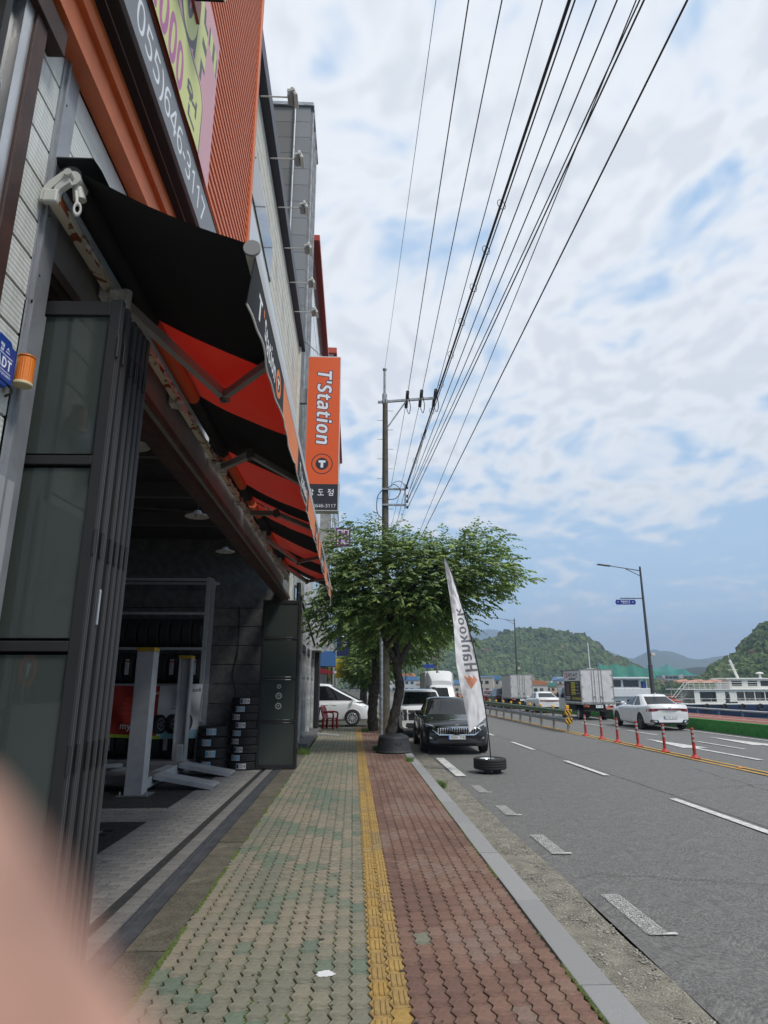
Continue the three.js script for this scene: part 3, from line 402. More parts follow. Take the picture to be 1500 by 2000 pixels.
  // projecting vertical sign
  const vs = thing('vertical_sign', 'tall orange projecting sign with white lettering and round T badge', 'sign', [-0.84, 5.78, -15.3]);
  new B(1).rspan(-0.42, 0.42, -0.03, 4.13, -0.14, 0.14, 0.012).mesh('sign_case', P({ color: lin(0.55, 0.55, 0.53), roughness: 0.4, metalness: 0.4 }), vs);
  const vt = canvasTex(256, 1280, (x, w, h) => {
    x.fillStyle = '#dd5a22'; x.fillRect(0, 0, w, h); x.fillStyle = '#23262f'; x.fillRect(0, h * 0.84, w, h * 0.16);
    x.save(); x.translate(w * 0.30, 105); x.rotate(Math.PI / 2); txt(x, "T'Station", 0, 0, 'bold 158px sans-serif', '#dfe3ea', { skew: -0.14, line: '#2a3350', lw: 14, sx: 0.96 }); x.restore();
    roundT(x, w / 2, h * 0.712, 80, '#dd5a22', '#23262f', '#dfe3ea');
    x.strokeStyle = '#e4e6ea'; hangul(x, '광도점', 22, h * 0.872, 50, 0.13, 1.55); txt(x, '055)646-3117', 128, h * 0.985, '38px sans-serif', '#e4e6ea', { align: 'center', sx: 0.98 });
  });
  panel('sign_print', 0.81, 4.1, vt, vs, [0, 2.05, 0.1435]);
  new B().span(-0.68, -0.42, 0.8, 0.92, -0.05, 0.05).mesh('wall_bracket', M.steel, vs); new B().span(-0.68, -0.42, 2.85, 3.25, -0.06, 0.06).mesh('wall_bracket', M.steel, vs);
  new B().rod(V(-0.55, 4.55, 0.2), V(-0.02, 4.12, 0.02), 0.014).mesh('tie_rod', M.steel, vs);
  // wall sign at the near corner
  const ws = thing('wall_sign', 'flat grey name board with black band on the near wall', 'sign', [-1.497, 1.0, -2.0]);
  new B(1).span(0, 0.02, 0, 1.5, 0.6, -0.74).mesh('board', P({ color: srgb(168, 170, 174), roughness: 0.45 }), ws);
  panel('board_print', 1.32, 1.48, canvasTex(512, 566, (x, w, h) => { x.fillStyle = '#a4a6aa'; x.fillRect(0, 0, w, h); x.fillStyle = '#22232a'; x.fillRect(0, h * 0.42, w, h * 0.2); x.strokeStyle = '#85878b'; hangul(x, '광도점', 250, 92, 78, 0.14); roundT(x, w - 34, h * 0.52, 30, '#dd5a22', '#22232a', '#fff'); }), ws, [0.0235, 0.75, -0.07], Math.PI / 2);
  // alarm box and beacon
  const al = thing('alarm_box', 'blue octagonal security alarm box reading ADT on the white siding', 'alarm', [-1.496, 2.94, -2.46]); al.scale.setScalar(0.8);
  const oc = []; for (let i = 0; i < 8; i++) { const a = Math.PI / 8 + i * Math.PI / 4; oc.push([0.125 * Math.cos(a), 0.135 * Math.sin(a)]); }
  new B().ext(oc, 0.05, 0, 0, 0, 0, Math.PI / 2, 0, 0.008).mesh('case', P({ color: srgb(26, 62, 140), roughness: 0.35 }), al);
  panel('front_print', 0.2, 0.2, canvasTex(256, 256, (x, w, h) => { x.fillStyle = '#1b408f'; x.fillRect(0, 0, w, h); x.strokeStyle = '#e8eef6'; hangul(x, '캡스', 62, 22, 50, 0.13, 1.4); txt(x, 'ADT', 128, 176, 'bold 100px sans-serif', '#eef3fa', { align: 'center' }); x.fillStyle = '#e8eef6'; x.fillRect(30, 84, 196, 6); x.fillRect(30, 192, 196, 5); txt(x, 'WORLD SECURITY', 128, 226, 'bold 24px sans-serif', '#e8eef6', { align: 'center' }); }), al, [0.0625, 0, 0], Math.PI / 2);
  const be = thing('warning_beacon', 'orange ribbed beacon lamp beside the blue alarm box', 'lamp', [-1.425, 2.885, -2.585]); be.scale.setScalar(0.66);
  new B().lathe([[0, 0], [0.052, 0], [0.056, 0.006], [0.056, 0.022], [0, 0.022]]).mesh('base_ring', P({ color: srgb(190, 178, 140), roughness: 0.6 }), be);
  const rp = []; for (let i = 0; i < 48; i++) { const a = i / 48 * 2 * Math.PI, R = 0.052 + (i % 2 ? 0.0016 : 0); rp.push([R * Math.cos(a), R * Math.sin(a)]); }
  new B().ext(rp, 0.17, 0, 0.022, 0, -Math.PI / 2).mesh('lens', P({ color: lin(0.78, 0.20, 0.01), roughness: 0.18, clearcoat: 0.6 }), be);
  new B().lathe([[0, 0.192], [0.054, 0.192], [0.054, 0.208], [0.04, 0.216], [0, 0.216]]).mesh('cap', P({ color: lin(0.60, 0.15, 0.01), roughness: 0.3 }), be);
  new B().span(-0.1, 0, 0.004, 0.018, -0.012, 0.012).span(-0.1, -0.09, -0.05, 0.06, -0.02, 0.02).mesh('bracket', M.cast, be);
  new B().tube([V(-0.08, 0, 0.03), V(-0.05, -0.05, 0.02), V(-0.085, -0.09, 0.03)], 0.008).mesh('cable', M.black, be);
}
// floodlights on arms along the parapet
{
  const f = thing('floodlight', 'white box floodlight on an arm at the parapet, nearest the camera', 'floodlight', [-1.36, 9.98, -7.6], 0, 'floodlights along the parapet');
  new B().rod(V(-0.1, 0, 0), V(0.33, 0, 0), 0.011).mesh('arm', M.cast, f); new B().rbox(0.05, 0.16, 0.26, 0.40, -0.01, 0, 0.015, 0, 0, 0.45).mesh('lamp_head', P({ color: lin(0.55, 0.55, 0.52), roughness: 0.5 }), f); new B().span(0.30, 0.38, -0.06, 0.06, -0.09, 0.09).mesh('heat_sink', M.steel, f); new B().bar(V(0.30, -0.02, 0.12), V(0.41, 0, 0.14), 0.015, 0.03).mesh('bracket', M.cast, f);
  ['second', 'third', 'fourth', 'fifth', 'farthest'].forEach((w, i) => copy(f, `white box floodlight on an arm at the parapet, ${w} from the camera`, [-1.36, 9.98, -8.75 - 1.12 * i]));
}
// folding glass doors
function foldingDoor() {
  const o = new THREE.Group(), W = 0.83, H = 3.46, d = 0.044, ys = [0.05, 0.93, 1.80, 2.63, H - 0.05];
  new B(1).rspan(-W / 2, -W / 2 + 0.055, 0.012, H, -d / 2, d / 2, 0.005).mesh('stile', M.frame, o); new B(1).rspan(W / 2 - 0.055, W / 2, 0.012, H, -d / 2, d / 2, 0.005).mesh('stile', M.frame, o);
  for (const [i, y] of ys.entries()) new B(1).rspan(-W / 2 + 0.055, W / 2 - 0.055, y - (i % 4 ? 0.022 : 0.038), y + (i % 4 ? 0.022 : 0.038), -d / 2 + 0.002, d / 2 - 0.002, 0.004).mesh('rail', M.frame, o);
  for (let i = 0; i < 4; i++) new B(1).span(-W / 2 + 0.056, W / 2 - 0.056, ys[i] + 0.035, ys[i + 1] - 0.035, -0.004, 0.004).mesh('pane', M.glass, o);
  for (const y of [0.35, 1.35, 2.25, 3.2]) new B().cyl(0.007, 0.007, 0.11, W / 2 + 0.002, y, d / 2, 0, 0, 0, 10).mesh('hinge', M.frame, o);
  for (const sx of [-0.2, 0.2]) for (const e of [1]) new B().span(W / 2, W / 2 + 0.0025, 0.02, H - 0.02, sx * d - 0.0035, sx * d + 0.0035).mesh('edge_strip', M.dkstrip, o);
  return o;
}
{
  const proto = foldingDoor(); const ord = ['first', 'second', 'third', 'fourth', 'fifth', 'sixth', 'seventh'];
  for (let k = 0; k < 7; k++) { const o = proto.clone(); o.name = numbered('folding_door'); o.position.set(-1.565 + rr(-0.008, 0.008) + (k > 4 ? 0.015 : 0), 0.012, -2.855 - k * 0.062); o.rotation.y = rr(-0.02, 0.02) + (k % 2 ? 0.01 : -0.01); scene.add(o); if (k === 2) new B().rbox(0.012, 0.16, 0.014, 0.42, 1.98, 0, 0.005).mesh('handle', M.alu, o); tag(o, `dark framed glass folding door, ${ord[k]} from the camera in the left stack`, 'door', 'doors folded at the left of the garage'); }
  const logo = canvasTex(128, 128, (x) => { x.clearRect(0, 0, 128, 128); x.fillStyle = '#a9aeab'; x.beginPath(); x.arc(64, 64, 60, 0, 7); x.fill(); x.fillStyle = '#15181a'; x.beginPath(); x.arc(64, 64, 37, 0, 7); x.fill(); x.fillStyle = '#a9aeab'; x.fillRect(42, 46, 44, 13); x.fillRect(57, 46, 14, 40); });
  for (let k = 0; k < 3; k++) { const o = proto.clone(); o.name = numbered('folding_door'); o.position.set(-1.565, 0.012, -14.2 - k * 0.062); scene.add(o); tag(o, ['green glass folding door with three round T stickers at the far end of the garage', 'glass folding door directly behind the one with round stickers', 'rearmost glass folding door of the far right stack'][k], 'door', 'doors folded at the right of the garage');
    if (!k) for (const [y, R] of [[1.63, 0.047], [1.44, 0.07], [1.235, 0.07]]) { const g = new THREE.CircleGeometry(R, 28), m = put('sticker', g, P({ map: logo, roughness: 0.6 }), o); m.position.set(0.0, y, 0.0065); } }
}
// retractable awnings
function awning(name, label, z0, z1, stripes, arms, nearEnd) {
  const a = thing(name, label, 'awning', [0, 0, 0]);
  const red = new THREE.MeshPhysicalMaterial({ color: lin(0.74, 0.095, 0.04), roughness: 0.9, transmission: 0.48, thickness: 0 }), blk = P({ color: lin(0.010, 0.011, 0.014), roughness: 0.85 }), ora = P({ color: lin(0.72, 0.22, 0.085), roughness: 0.85, side: THREE.DoubleSide });
  const RX = -1.36, RY = 4.0, FX = -0.50, FY = 3.62;
  const cloth = (za, zb, mat, part) => { const nu = 10, nv = 12, pos = [], uv = [], idx = []; for (let s = 0; s < 2; s++) for (let j = 0; j <= nv; j++) for (let i = 0; i <= nu; i++) { const u = i / nu, v = j / nv, x = mix(RX, FX, u), z = mix(za, zb, v), sag = 0.025 * Math.sin(Math.PI * u) + 0.006 * N2(z * 1.3, u * 2); pos.push(x, mix(RY + 0.035, FY + 0.02, u) - sag + (s ? 0.003 : 0), z); uv.push(x, z); } const W = nu + 1, o = W * (nv + 1); for (let s = 0; s < 2; s++) for (let j = 0; j < nv; j++) for (let i = 0; i < nu; i++) { const p = s * o + j * W + i; s ? idx.push(p, p + 1, p + W, p + 1, p + W + 1, p + W) : idx.push(p, p + W, p + 1, p + 1, p + W, p + W + 1); } const g = new THREE.BufferGeometry(); g.setAttribute('position', new THREE.Float32BufferAttribute(pos, 3)); g.setAttribute('uv', new THREE.Float32BufferAttribute(uv, 2)); g.setIndex(idx); g.computeVertexNormals(); return put(part, g, mat, a); };
  // hanging front strip, printed on the black lengths
  const tex = canvasTex(1024, 256, (x, w, h) => { x.fillStyle = '#15171c'; x.fillRect(0, 0, w, h); txt(x, "T", 150, 190, 'bold 170px sans-serif', '#e6e6e6', { sx: 0.9 }); txt(x, "'", 255, 190, 'bold 170px sans-serif', '#e0703a'); txt(x, "Station", 300, 190, 'bold 150px sans-serif', '#e6e6e6', { sx: 0.82 }); roundT(x, 830, 135, 78, '#e0804e', '#e0804e', '#e6e6e6'); x.fillStyle = '#15171c'; x.beginPath(); x.arc(830, 135, 46, 0, 7); x.fill(); x.fillStyle = '#e6e6e6'; x.fillRect(800, 108, 60, 18); x.fillRect(820, 108, 20, 58); });
  const prt = P({ map: tex, roughness: 0.85 }), pipe = P({ color: lin(0.75, 0.74, 0.72), roughness: 0.8 });
  const edge = [];
  const hang = (za, zb, black) => {
    const nu = 36, nv = 6, pos = [], uv = [], idx = []; for (let s = 0; s < 2; s++) for (let j = 0; j <= nv; j++) for (let i = 0; i <= nu; i++) { const z = mix(za, zb, i / nu), v = j / nv, drop = 0.27 + 0.014 * Math.sin(z * 5.1) + 0.01 * N2(z * 2, 4); pos.push(FX + 0.02 + v * (0.005 * Math.sin(z * 6.3 + 1) + 0.008 * N2(z * 3.1, 9) + (nearEnd ? -0.022 * Math.exp(-(z0 - z) * 3.5) : 0)) - (s ? 0.003 : 0), FY - 0.03 - v * drop, z); uv.push(i / nu, 1 - v); if (!s && j === nv) edge.push(V(pos.at(-3), pos.at(-2), z)); }
    const W = nu + 1, o = W * (nv + 1); for (let s = 0; s < 2; s++) for (let j = 0; j < nv; j++) for (let i = 0; i < nu; i++) { const p = s * o + j * W + i; s ? idx.push(p, p + W, p + 1, p + 1, p + W, p + W + 1) : idx.push(p, p + 1, p + W, p + 1, p + W + 1, p + W); } const g = new THREE.BufferGeometry(); g.setAttribute('position', new THREE.Float32BufferAttribute(pos, 3)); g.setAttribute('uv', new THREE.Float32BufferAttribute(uv, 2)); g.setIndex(idx); g.computeVertexNormals(); put('valance', g, black ? prt : ora, a);
  };
  stripes.forEach(([za, zb, black]) => { cloth(za, zb, black ? blk : red, 'canopy'); hang(za, zb, black); new B().cyl(0.055, 0.055, Math.abs(zb - za), RX - 0.02, RY, (za + zb) / 2, Math.PI / 2, 0, 0, 18).mesh('rolled_cloth', black ? blk : P({ color: lin(0.55, 0.10, 0.03), roughness: 0.85 }), a); });
  new B().tube(edge.filter((_, i) => i % 3 === 0), 0.005, 6, edge.length).mesh('edge_piping', pipe, a);
  const fb = new B(); fb.ext([[-0.025, -0.034], [0.022, -0.036], [0.03, 0.006], [0.01, 0.03], [-0.02, 0.028]], Math.abs(z1 - z0), FX, FY, z1).mesh('front_bar', P({ color: lin(0.62, 0.61, 0.58), roughness: 0.4, metalness: 0.2 }), a);
  for (const z of [z0 + 0.008, z1 - 0.008]) new B().cyl(0.040, 0.040, 0.016, FX + 0.004, FY + 0.002, z, Math.PI / 2, 0, 0, 24).mesh('end_cap', P({ color: lin(0.28, 0.28, 0.28), roughness: 0.45 }), a);
  new B(1).box(0.05, 0.05, Math.abs(z1 - z0), -1.43, 3.86, (z0 + z1) / 2).mesh('torsion_bar', M.rustbar, a);
  for (let z = z0 - 0.75; z > z1; z -= 1.45) new B(1).box(0.09, 0.085, 0.10, -1.44, 3.85, z).box(0.03, 0.06, 0.13, -1.39, 3.80, z - 0.02, 0.3).box(0.06, 0.02, 0.05, -1.47, 3.90, z).box(0.05, 0.018, 0.16, -1.41, 3.812, z + 0.02, 0, 0.4).mesh('wall_clamp', M.cast, a);
  const rc = mulberry(77); const flake = new B(); for (let i = 0; i < 60; i++) { const z = mix(z0, z1, rc()); flake.box(rr(0.004, 0.012, rc), rr(0.01, 0.03, rc), rr(0.02, 0.10, rc), -1.402, 3.86 + rr(-0.02, 0.03, rc), z, 0, rr(-0.3, 0.3, rc), rr(-0.5, 0.5, rc)); } flake.mesh('peeling_paint', M.cast, a).userData.kind = 'stuff';
  for (const [zs, ze, zf] of arms) { const S = V(-1.39, 3.83, zs), E = V(-0.985, 3.735, ze), Fp = V(-0.53, 3.60, zf); const arm = new B(); arm.bar(S, E, 0.05, 0.062).mesh('upper_arm', P({ color: lin(0.40, 0.40, 0.39), roughness: 0.4, metalness: 0.3 }), a); new B().bar(E, Fp, 0.042, 0.052).mesh('fore_arm', P({ color: lin(0.40, 0.40, 0.39), roughness: 0.4, metalness: 0.3 }), a); new B().cyl(0.038, 0.038, 0.085, E.x, E.y, E.z, 0, 0, 0.2).cyl(0.016, 0.016, 0.11, E.x, E.y, E.z).mesh('elbow_joint', P({ color: lin(0.16, 0.16, 0.16), roughness: 0.5, metalness: 0.4 }), a); new B().rbox(0.09, 0.10, 0.13, S.x - 0.01, S.y, S.z, 0.02).cyl(0.03, 0.03, 0.13, S.x + 0.03, S.y, S.z).mesh('shoulder_joint', M.cast, a); }
  return a;
}
{
  const a1 = awning('striped_awning', 'near black and red striped awning over the garage front', -2.62, -8.28, [[-2.62, -3.9, 1], [-3.9, -5.08, 0], [-5.08, -6.4, 1], [-6.4, -7.55, 0], [-7.55, -8.05, 1], [-8.05, -8.28, 0]], [[-3.4, -4.46, -3.66], [-6.4, -5.72, -6.18], [-8.2, -7.85, -8.12]], true);
  awning('striped_awning', 'far black and red striped awning past the gap', -8.40, -13.5, [[-8.40, -8.95, 0], [-8.95, -10.05, 1], [-10.05, -11.05, 0], [-11.05, -12.1, 1], [-12.1, -12.85, 0], [-12.85, -13.5, 1]], [[-9.5, -11.1, -9.97], [-11.6, -13.3, -12.07]], false);
  // cast end bracket with winding gear and the sheet hood of the near awning
  new B().ext([[-0.035, -0.03], [-0.01, -0.03], [0.0, 0.02], [0.055, 0.09], [0.085, 0.10], [0.085, 0.13], [0.05, 0.13], [-0.01, 0.07], [-0.035, 0.02]], 0.03, -1.45, 3.87, -2.62).ext([[0.01, -0.03], [0.03, -0.03], [0.05, 0.03], [0.09, 0.07], [0.085, 0.10], [0.06, 0.09], [0.025, 0.045]], 0.03, -1.45, 3.87, -2.62).cyl(0.04, 0.04, 0.09, -1.365, 3.985, -2.66, Math.PI / 2).cyl(0.026, 0.03, 0.06, -1.345, 3.93, -2.66, 0.2, 0, 0.2).cyl(0.018, 0.018, 0.05, -1.37, 3.985, -2.6, Math.PI / 2).rbox(0.066, 0.07, 0.035, -1.44, 3.86, -2.60, 0.01).mesh('end_bracket', M.cast, a1);
  new B().tube([V(-1.345, 3.92, -2.63), V(-1.332, 3.87, -2.62), V(-1.322, 3.83, -2.61)], 0.008).add(new THREE.TorusGeometry(0.02, 0.008, 8, 18).scale(0.7, 1.5, 1), -1.318, 3.805, -2.61, 0, 0.4).mesh('crank_eye', M.cast, a1);
  new B().span(-1.50, -1.30, 4.14, 4.146, -2.66, -6.0).quad([-1.302, 4.146, -2.66], [-1.302, 4.146, -6], [-1.262, 4.09, -6], [-1.262, 4.09, -2.68]).mesh('sheet_hood', P({ color: lin(0.05, 0.055, 0.058), roughness: 0.5, metalness: 0.3 }), a1);
}

// ---------- inside the garage ----------
function tireGeo(R = 0.32, W = 0.21, rim = 0.205) { // axis along x
  const h = W / 2, p = [[rim, -h * 0.72], [rim + 0.02, -h * 0.86], [rim + 0.05, -h * 0.98], [R * 0.86, -h], [R * 0.955, -h * 0.93], [R * 0.988, -h * 0.80]];
  for (const y of [-0.45, 0, 0.45]) p.push([R, h * (y - 0.13)], [R - 0.009, h * (y - 0.12)], [R - 0.009, h * (y + 0.04)], [R, h * (y + 0.05)]);
  p.push([R * 0.988, h * 0.80], [R * 0.955, h * 0.93], [R * 0.86, h], [rim + 0.05, h * 0.98], [rim + 0.02, h * 0.86], [rim, h * 0.72], [rim, -h * 0.72]);
  const g = new THREE.LatheGeometry(p.map((q) => new THREE.Vector2(q[0], q[1])), 36); return g;
}
const TG = nonIdx(tireGeo());
const labelTex = [0, 1, 2].map((k) => canvasTex(256, 96, (x, w, h) => { x.fillStyle = '#c9ccd4'; x.fillRect(0, 0, w, h); x.fillStyle = ['#2c3350', '#5b9cba', '#2c3350'][k]; x.fillRect(8, 10, 60, h - 20); x.fillStyle = '#444'; for (let i = 0; i < 5; i++) x.fillRect(80, 14 + i * 15, 70 + (i * 37) % 40, 5); x.fillStyle = '#b5552e'; x.beginPath(); x.arc(218, 48, 20, 0, 7); x.fill(); if (k === 1) { x.fillStyle = '#6fb0cc'; x.fillRect(190, 8, 58, h - 16); } }));
function tire(label, x, y, z, group, flat, lab, labAng) {
  const t = thing('tire', label, 'tire', [x, y, z], 0, group), m = put('rubber', TG, M.rubber, t); if (!flat) m.rotation.set(Math.PI / 2, 0, 0);
  if (lab !== undefined) { const s = flat ? new THREE.CylinderGeometry(0.3225, 0.3225, 0.125, 10, 1, true, labAng - 0.3, 0.62) : new THREE.CylinderGeometry(0.3225, 0.3225, 0.085, 10, 1, true, labAng - 0.42, 0.85); const l = put('paper_label', s, P({ map: labelTex[lab], roughness: 0.6, side: THREE.DoubleSide }), t); if (!flat) { l.rotation.set(Math.PI / 2, 0, 0); } }
  return t;
}
{
  const ord = ['bottom', 'second from the floor', 'third from the floor', 'top'];
  for (let k = 0; k < 4; k++) tire(`new tyre in the low stack of four, ${ord[k]}`, -2.88 + rr(-0.015, 0.015), 0.115 + k * 0.212, -14.3, 'low stack of new tyres', true, k % 2 ? 1 : 1, -0.1 + rr(-0.25, 0.25));
  const od2 = ['bottom', 'second from the floor', 'third from the floor', 'fourth from the floor', 'fifth from the floor', 'sixth from the floor', 'seventh from the floor', 'second from the top', 'top'];
  for (let k = 0; k < 9; k++) { const t = tire(`new tyre in the tall stack beside the far door, ${od2[k]}`, -2.24 + rr(-0.03, 0.03), 0.085 + k * 0.158, -14.35, 'tall stack of new tyres', true, k % 3, -0.2 + rr(-0.4, 0.35)); t.children[0].scale.y = 0.74; t.children[1].scale.y = 0.85; }
  // storage rack
  const rk = thing('tire_rack', 'tall grey steel rack with shelves of tyres at the end wall', 'rack', [-3.25, 0, -14.5]);
  for (const x of [0, -2.6, -5.2]) for (const z of [0, -0.5]) new B(1).span(x - 0.045, x + 0.045, 0, 4.0, z - 0.03, z + 0.03).mesh('upright', M.lift, rk);
  for (const y of [0.16, 0.95, 1.68, 2.44, 3.2, 3.95]) { new B(1).span(-5.2, 0.12, y - 0.035, y + 0.02, 0.031, 0.055).mesh('shelf_beam', M.lift, rk); new B(1).span(-5.2, 0.12, y - 0.035, y + 0.02, -0.555, -0.531).mesh('shelf_beam', M.lift, rk); }
  const row = { 0.16: 'bottom', 0.95: 'second', 1.68: 'third', 2.44: 'fourth' }; let q = 0;
  for (const [y, nm] of [[0.16, 'bottom'], [0.95, 'second'], [1.68, 'third'], [2.44, 'fourth']]) for (let k = 0; k < 10; k++) { const x = -3.42 - k * 0.235, lab = (y === 1.68 && [0, 2, 4, 5, 6].includes(k)) || (y === 0.16 && [2, 5, 7].includes(k)); const t = tire(`black tyre on the ${nm} rack shelf, ${['at the right end', 'second from the right', 'third from the right', 'fourth from the right', 'fifth from the right', 'sixth from the right', 'seventh from the right', 'third from the left', 'second from the left', 'at the left end'][k]}`, x, y + 0.345, -14.72, 'tyres on the rack shelves', false, undefined, 0); t.children[0].rotation.set(0, 0, Math.PI / 2); if (lab) { const l = panel('paper_label', 0.085, 0.32, canvasTexLabel(), t, [0, 0.02, 0.325], 0); l.rotation.x = 0; } }
  function canvasTexLabel() { return canvasTexLabel.t ??= canvasTex(64, 256, (x, w, h) => { x.fillStyle = '#b9bbbd'; x.fillRect(0, 0, w, h); x.fillStyle = '#c0392b'; x.fillRect(0, 22, w, 30); x.fillStyle = '#555'; for (let i = 0; i < 8; i++) x.fillRect(8, 70 + i * 12, 40 - (i * 13) % 22, 5); x.strokeStyle = '#555'; x.lineWidth = 4; x.beginPath(); x.arc(32, 208, 20, 0, 7); x.stroke(); }); }
  // banner tied to the rack
  const bn = thing('promo_banner', 'red and white tyre advertising banner tied across the rack', 'banner', [-4.21, 0.62, -14.36]);
  const bt = canvasTex(1024, 512, (x, w, h) => {
    x.fillStyle = '#a3271d'; x.fillRect(0, 0, w * 0.56, h); x.fillStyle = '#d5d6d8'; x.fillRect(w * 0.56, 0, w * 0.44, h); x.fillStyle = '#a9c43a'; x.fillRect(0, h * 0.94, w * 0.6, h * 0.06); x.fillStyle = '#8dbccb'; x.fillRect(w * 0.6, h * 0.84, w * 0.4, h * 0.16);
    x.strokeStyle = '#c83a25'; hangul(x, '올', 200, 120, 110, 0.19); hangul(x, '올', 195, 260, 110, 0.19); x.strokeStyle = '#e4e2e0'; hangul(x, '바른', 316, 130, 42, 0.13); hangul(x, '타이어', 300, 182, 42, 0.13); hangul(x, '바른', 320, 262, 42, 0.13); hangul(x, '서비스', 318, 312, 42, 0.13);
    txt(x, 'my', 180, 428, 'bold 84px sans-serif', '#e4e2e0', { skew: -0.15 }); x.fillStyle = '#1a1214'; x.fillRect(322, 360, 122, 40); x.fillRect(358, 360, 50, 100); x.fillStyle = '#e4e2e0'; x.fillRect(312, 350, 122, 36); x.fillRect(346, 350, 48, 96);
    txt(x, "T'Station", 396, 82, 'bold 44px sans-serif', '#d8d6d4', { skew: -0.15 });
    txt(x, 'Hankook', 800, 74, 'bold 50px sans-serif', '#1d1f23', { skew: -0.2 }); x.fillStyle = '#d9682e'; x.beginPath(); x.moveTo(770, 66); x.lineTo(796, 44); x.lineTo(796, 80); x.fill(); txt(x, 'iON', 720, 196, 'bold 34px sans-serif', '#9aa0a6', { skew: -0.2 }); txt(x, 'evo AS', 706, 236, 'bold 34px sans-serif', '#5d6266', { skew: -0.2 });
    const wh = (cx, cy, R) => { x.fillStyle = '#1b1d20'; x.beginPath(); x.ellipse(cx - R * 0.3, cy, R * 0.7, R, 0, 0, 7); x.fill(); x.fillRect(cx - R * 0.3, cy - R, R * 0.5, 2 * R); x.fillStyle = '#2a2d31'; x.beginPath(); x.ellipse(cx + R * 0.2, cy, R * 0.7, R, 0, 0, 7); x.fill(); x.fillStyle = '#85898d'; x.beginPath(); x.ellipse(cx + R * 0.2, cy, R * 0.46, R * 0.68, 0, 0, 7); x.fill(); x.fillStyle = '#303338'; for (let i = 0; i < 5; i++) { const a = i * 1.256; x.beginPath(); x.ellipse(cx + R * 0.2 + Math.cos(a) * R * 0.26, cy + Math.sin(a) * R * 0.4, R * 0.11, R * 0.17, a, 0, 7); x.fill(); } }; wh(600, 372, 92); wh(748, 372, 92); wh(886, 372, 84);
  });
  const g = new THREE.PlaneGeometry(2.02, 1.06, 48, 24), p = g.attributes.position; for (let i = 0; i < p.count; i++) { const x = p.getX(i), y = p.getY(i), e = Math.abs(x) / 1.01; p.setZ(i, 0.03 * Math.sin((x + y) * 7) * (1 - Math.abs(y)) + 0.02 * N2(x * 2, y * 2)); p.setX(i, x * (1 - 0.05 * (0.5 - y) * (e > 0.8 ? 1 : 0))); p.setY(i, y + 0.035 * (1 - e) * -1 + 0.03 * x * y); } g.computeVertexNormals(); g.translate(0, 0.53, 0);
  put('banner_cloth', g, P({ map: bt, roughness: 0.6, side: THREE.DoubleSide }), bn); new B().rod(V(1, 1.08, 0), V(1.0, 1.12, -0.1), 0.004).mesh('tie_cord', M.cast, bn);
  // four-post lift
  const lf = thing('car_lift', 'grey four post car lift with yellow capped posts and ribbed ramps', 'lift', [-3.4, 0, -12.5]);
  const yel = P({ color: lin(0.55, 0.36, 0.03), map: T_dirt, roughness: 0.5 });
  const post = (x, z, w, open) => { if (open) new B(1).span(x - 0.13, x - 0.10, 0, 2.22, z - 0.1, z + 0.1).span(x + 0.10, x + 0.13, 0, 2.22, z - 0.1, z + 0.1).span(x - 0.1, x + 0.1, 0, 2.22, z - 0.1, z - 0.07).mesh('post', M.lift, lf); else new B(1).rspan(x - w / 2, x + w / 2, 0, 2.2, z - 0.14, z + 0.14, 0.012).mesh('post', M.lift, lf); new B(1).rspan(x - w / 2 - 0.006, x + w / 2 + 0.006, 2.2, 2.265, z - 0.15, z + 0.15, 0.012).mesh('post_cap', yel, lf); new B(1).span(x - w / 2 - 0.1, x + w / 2 + 0.1, 0.001, 0.016, z - 0.2, z + 0.2).mesh('foot_plate', M.steel, lf); for (const s of [-1, 1]) new B().cyl(0.016, 0.016, 0.05, x + s * (w / 2 + 0.06), 0.04, z + 0.13, 0, 0, 0, 6).mesh('anchor_bolt', M.alu, lf); };
  post(0, 1.4, 0.28); post(-0.08, -1.5, 0.26, true); post(-4.6, 1.4, 0.28); post(-4.6, -1.5, 0.26);
  for (const z of [0.72, -0.85]) { new B(1).rspan(-4.6, 0.12, 0.10, 0.24, z - 0.25, z + 0.25, 0.01).mesh('runway', M.steel, lf); }
  new B(1).rspan(-0.1, 0.12, 0.06, 0.22, -1.4, 1.28, 0.01).mesh('cross_beam', M.lift, lf); new B(1).rspan(-4.7, -4.5, 0.06, 0.22, -1.4, 1.28, 0.01).mesh('cross_beam', M.lift, lf);
  for (const z of [0.72, -0.85]) { const A = V(0.14, 0.22, z), C = V(1.12, 0.05, z), b = new B(1); b.bar(A, C, 0.5, 0.025); for (let k = 0; k < 24; k++) { const t = (k + 0.5) / 24, q2 = A.clone().lerp(C, t); b.box(0.014, 0.014, 0.48, q2.x, q2.y + 0.018, q2.z, 0, 0, -0.17); } b.bar(A.clone().add(V(0, -0.02, 0.25)), C.clone().add(V(0, -0.02, 0.25)), 0.014, 0.06).bar(A.clone().add(V(0, -0.02, -0.25)), C.clone().add(V(0, -0.02, -0.25)), 0.014, 0.06).mesh('ramp', M.lift, lf); }
  new B(1).box(0.12, 0.34, 0.06, -0.02, 0.36, -1.25, 0.2).mesh('stop_flap', M.lift, lf);
  new B(1).box(0.5, 0.06, 0.12, -0.9, 0.30, 0.2, 0, 0.4).box(0.25, 0.1, 0.2, -0.7, 0.2, 0.1).mesh('turn_plate', M.lift, lf);
  tag(new B().tube([V(-2.62, 3.4, -14.95), V(-2.6, 2.4, -14.94), V(-2.68, 1.9, -14.93), V(-2.6, 1.5, -14.94), V(-2.62, 1.0, -14.95)], 0.012, 6).mesh('wall_cable', M.black), 'black cable hanging down the end wall above the tyre stacks', 'cable');
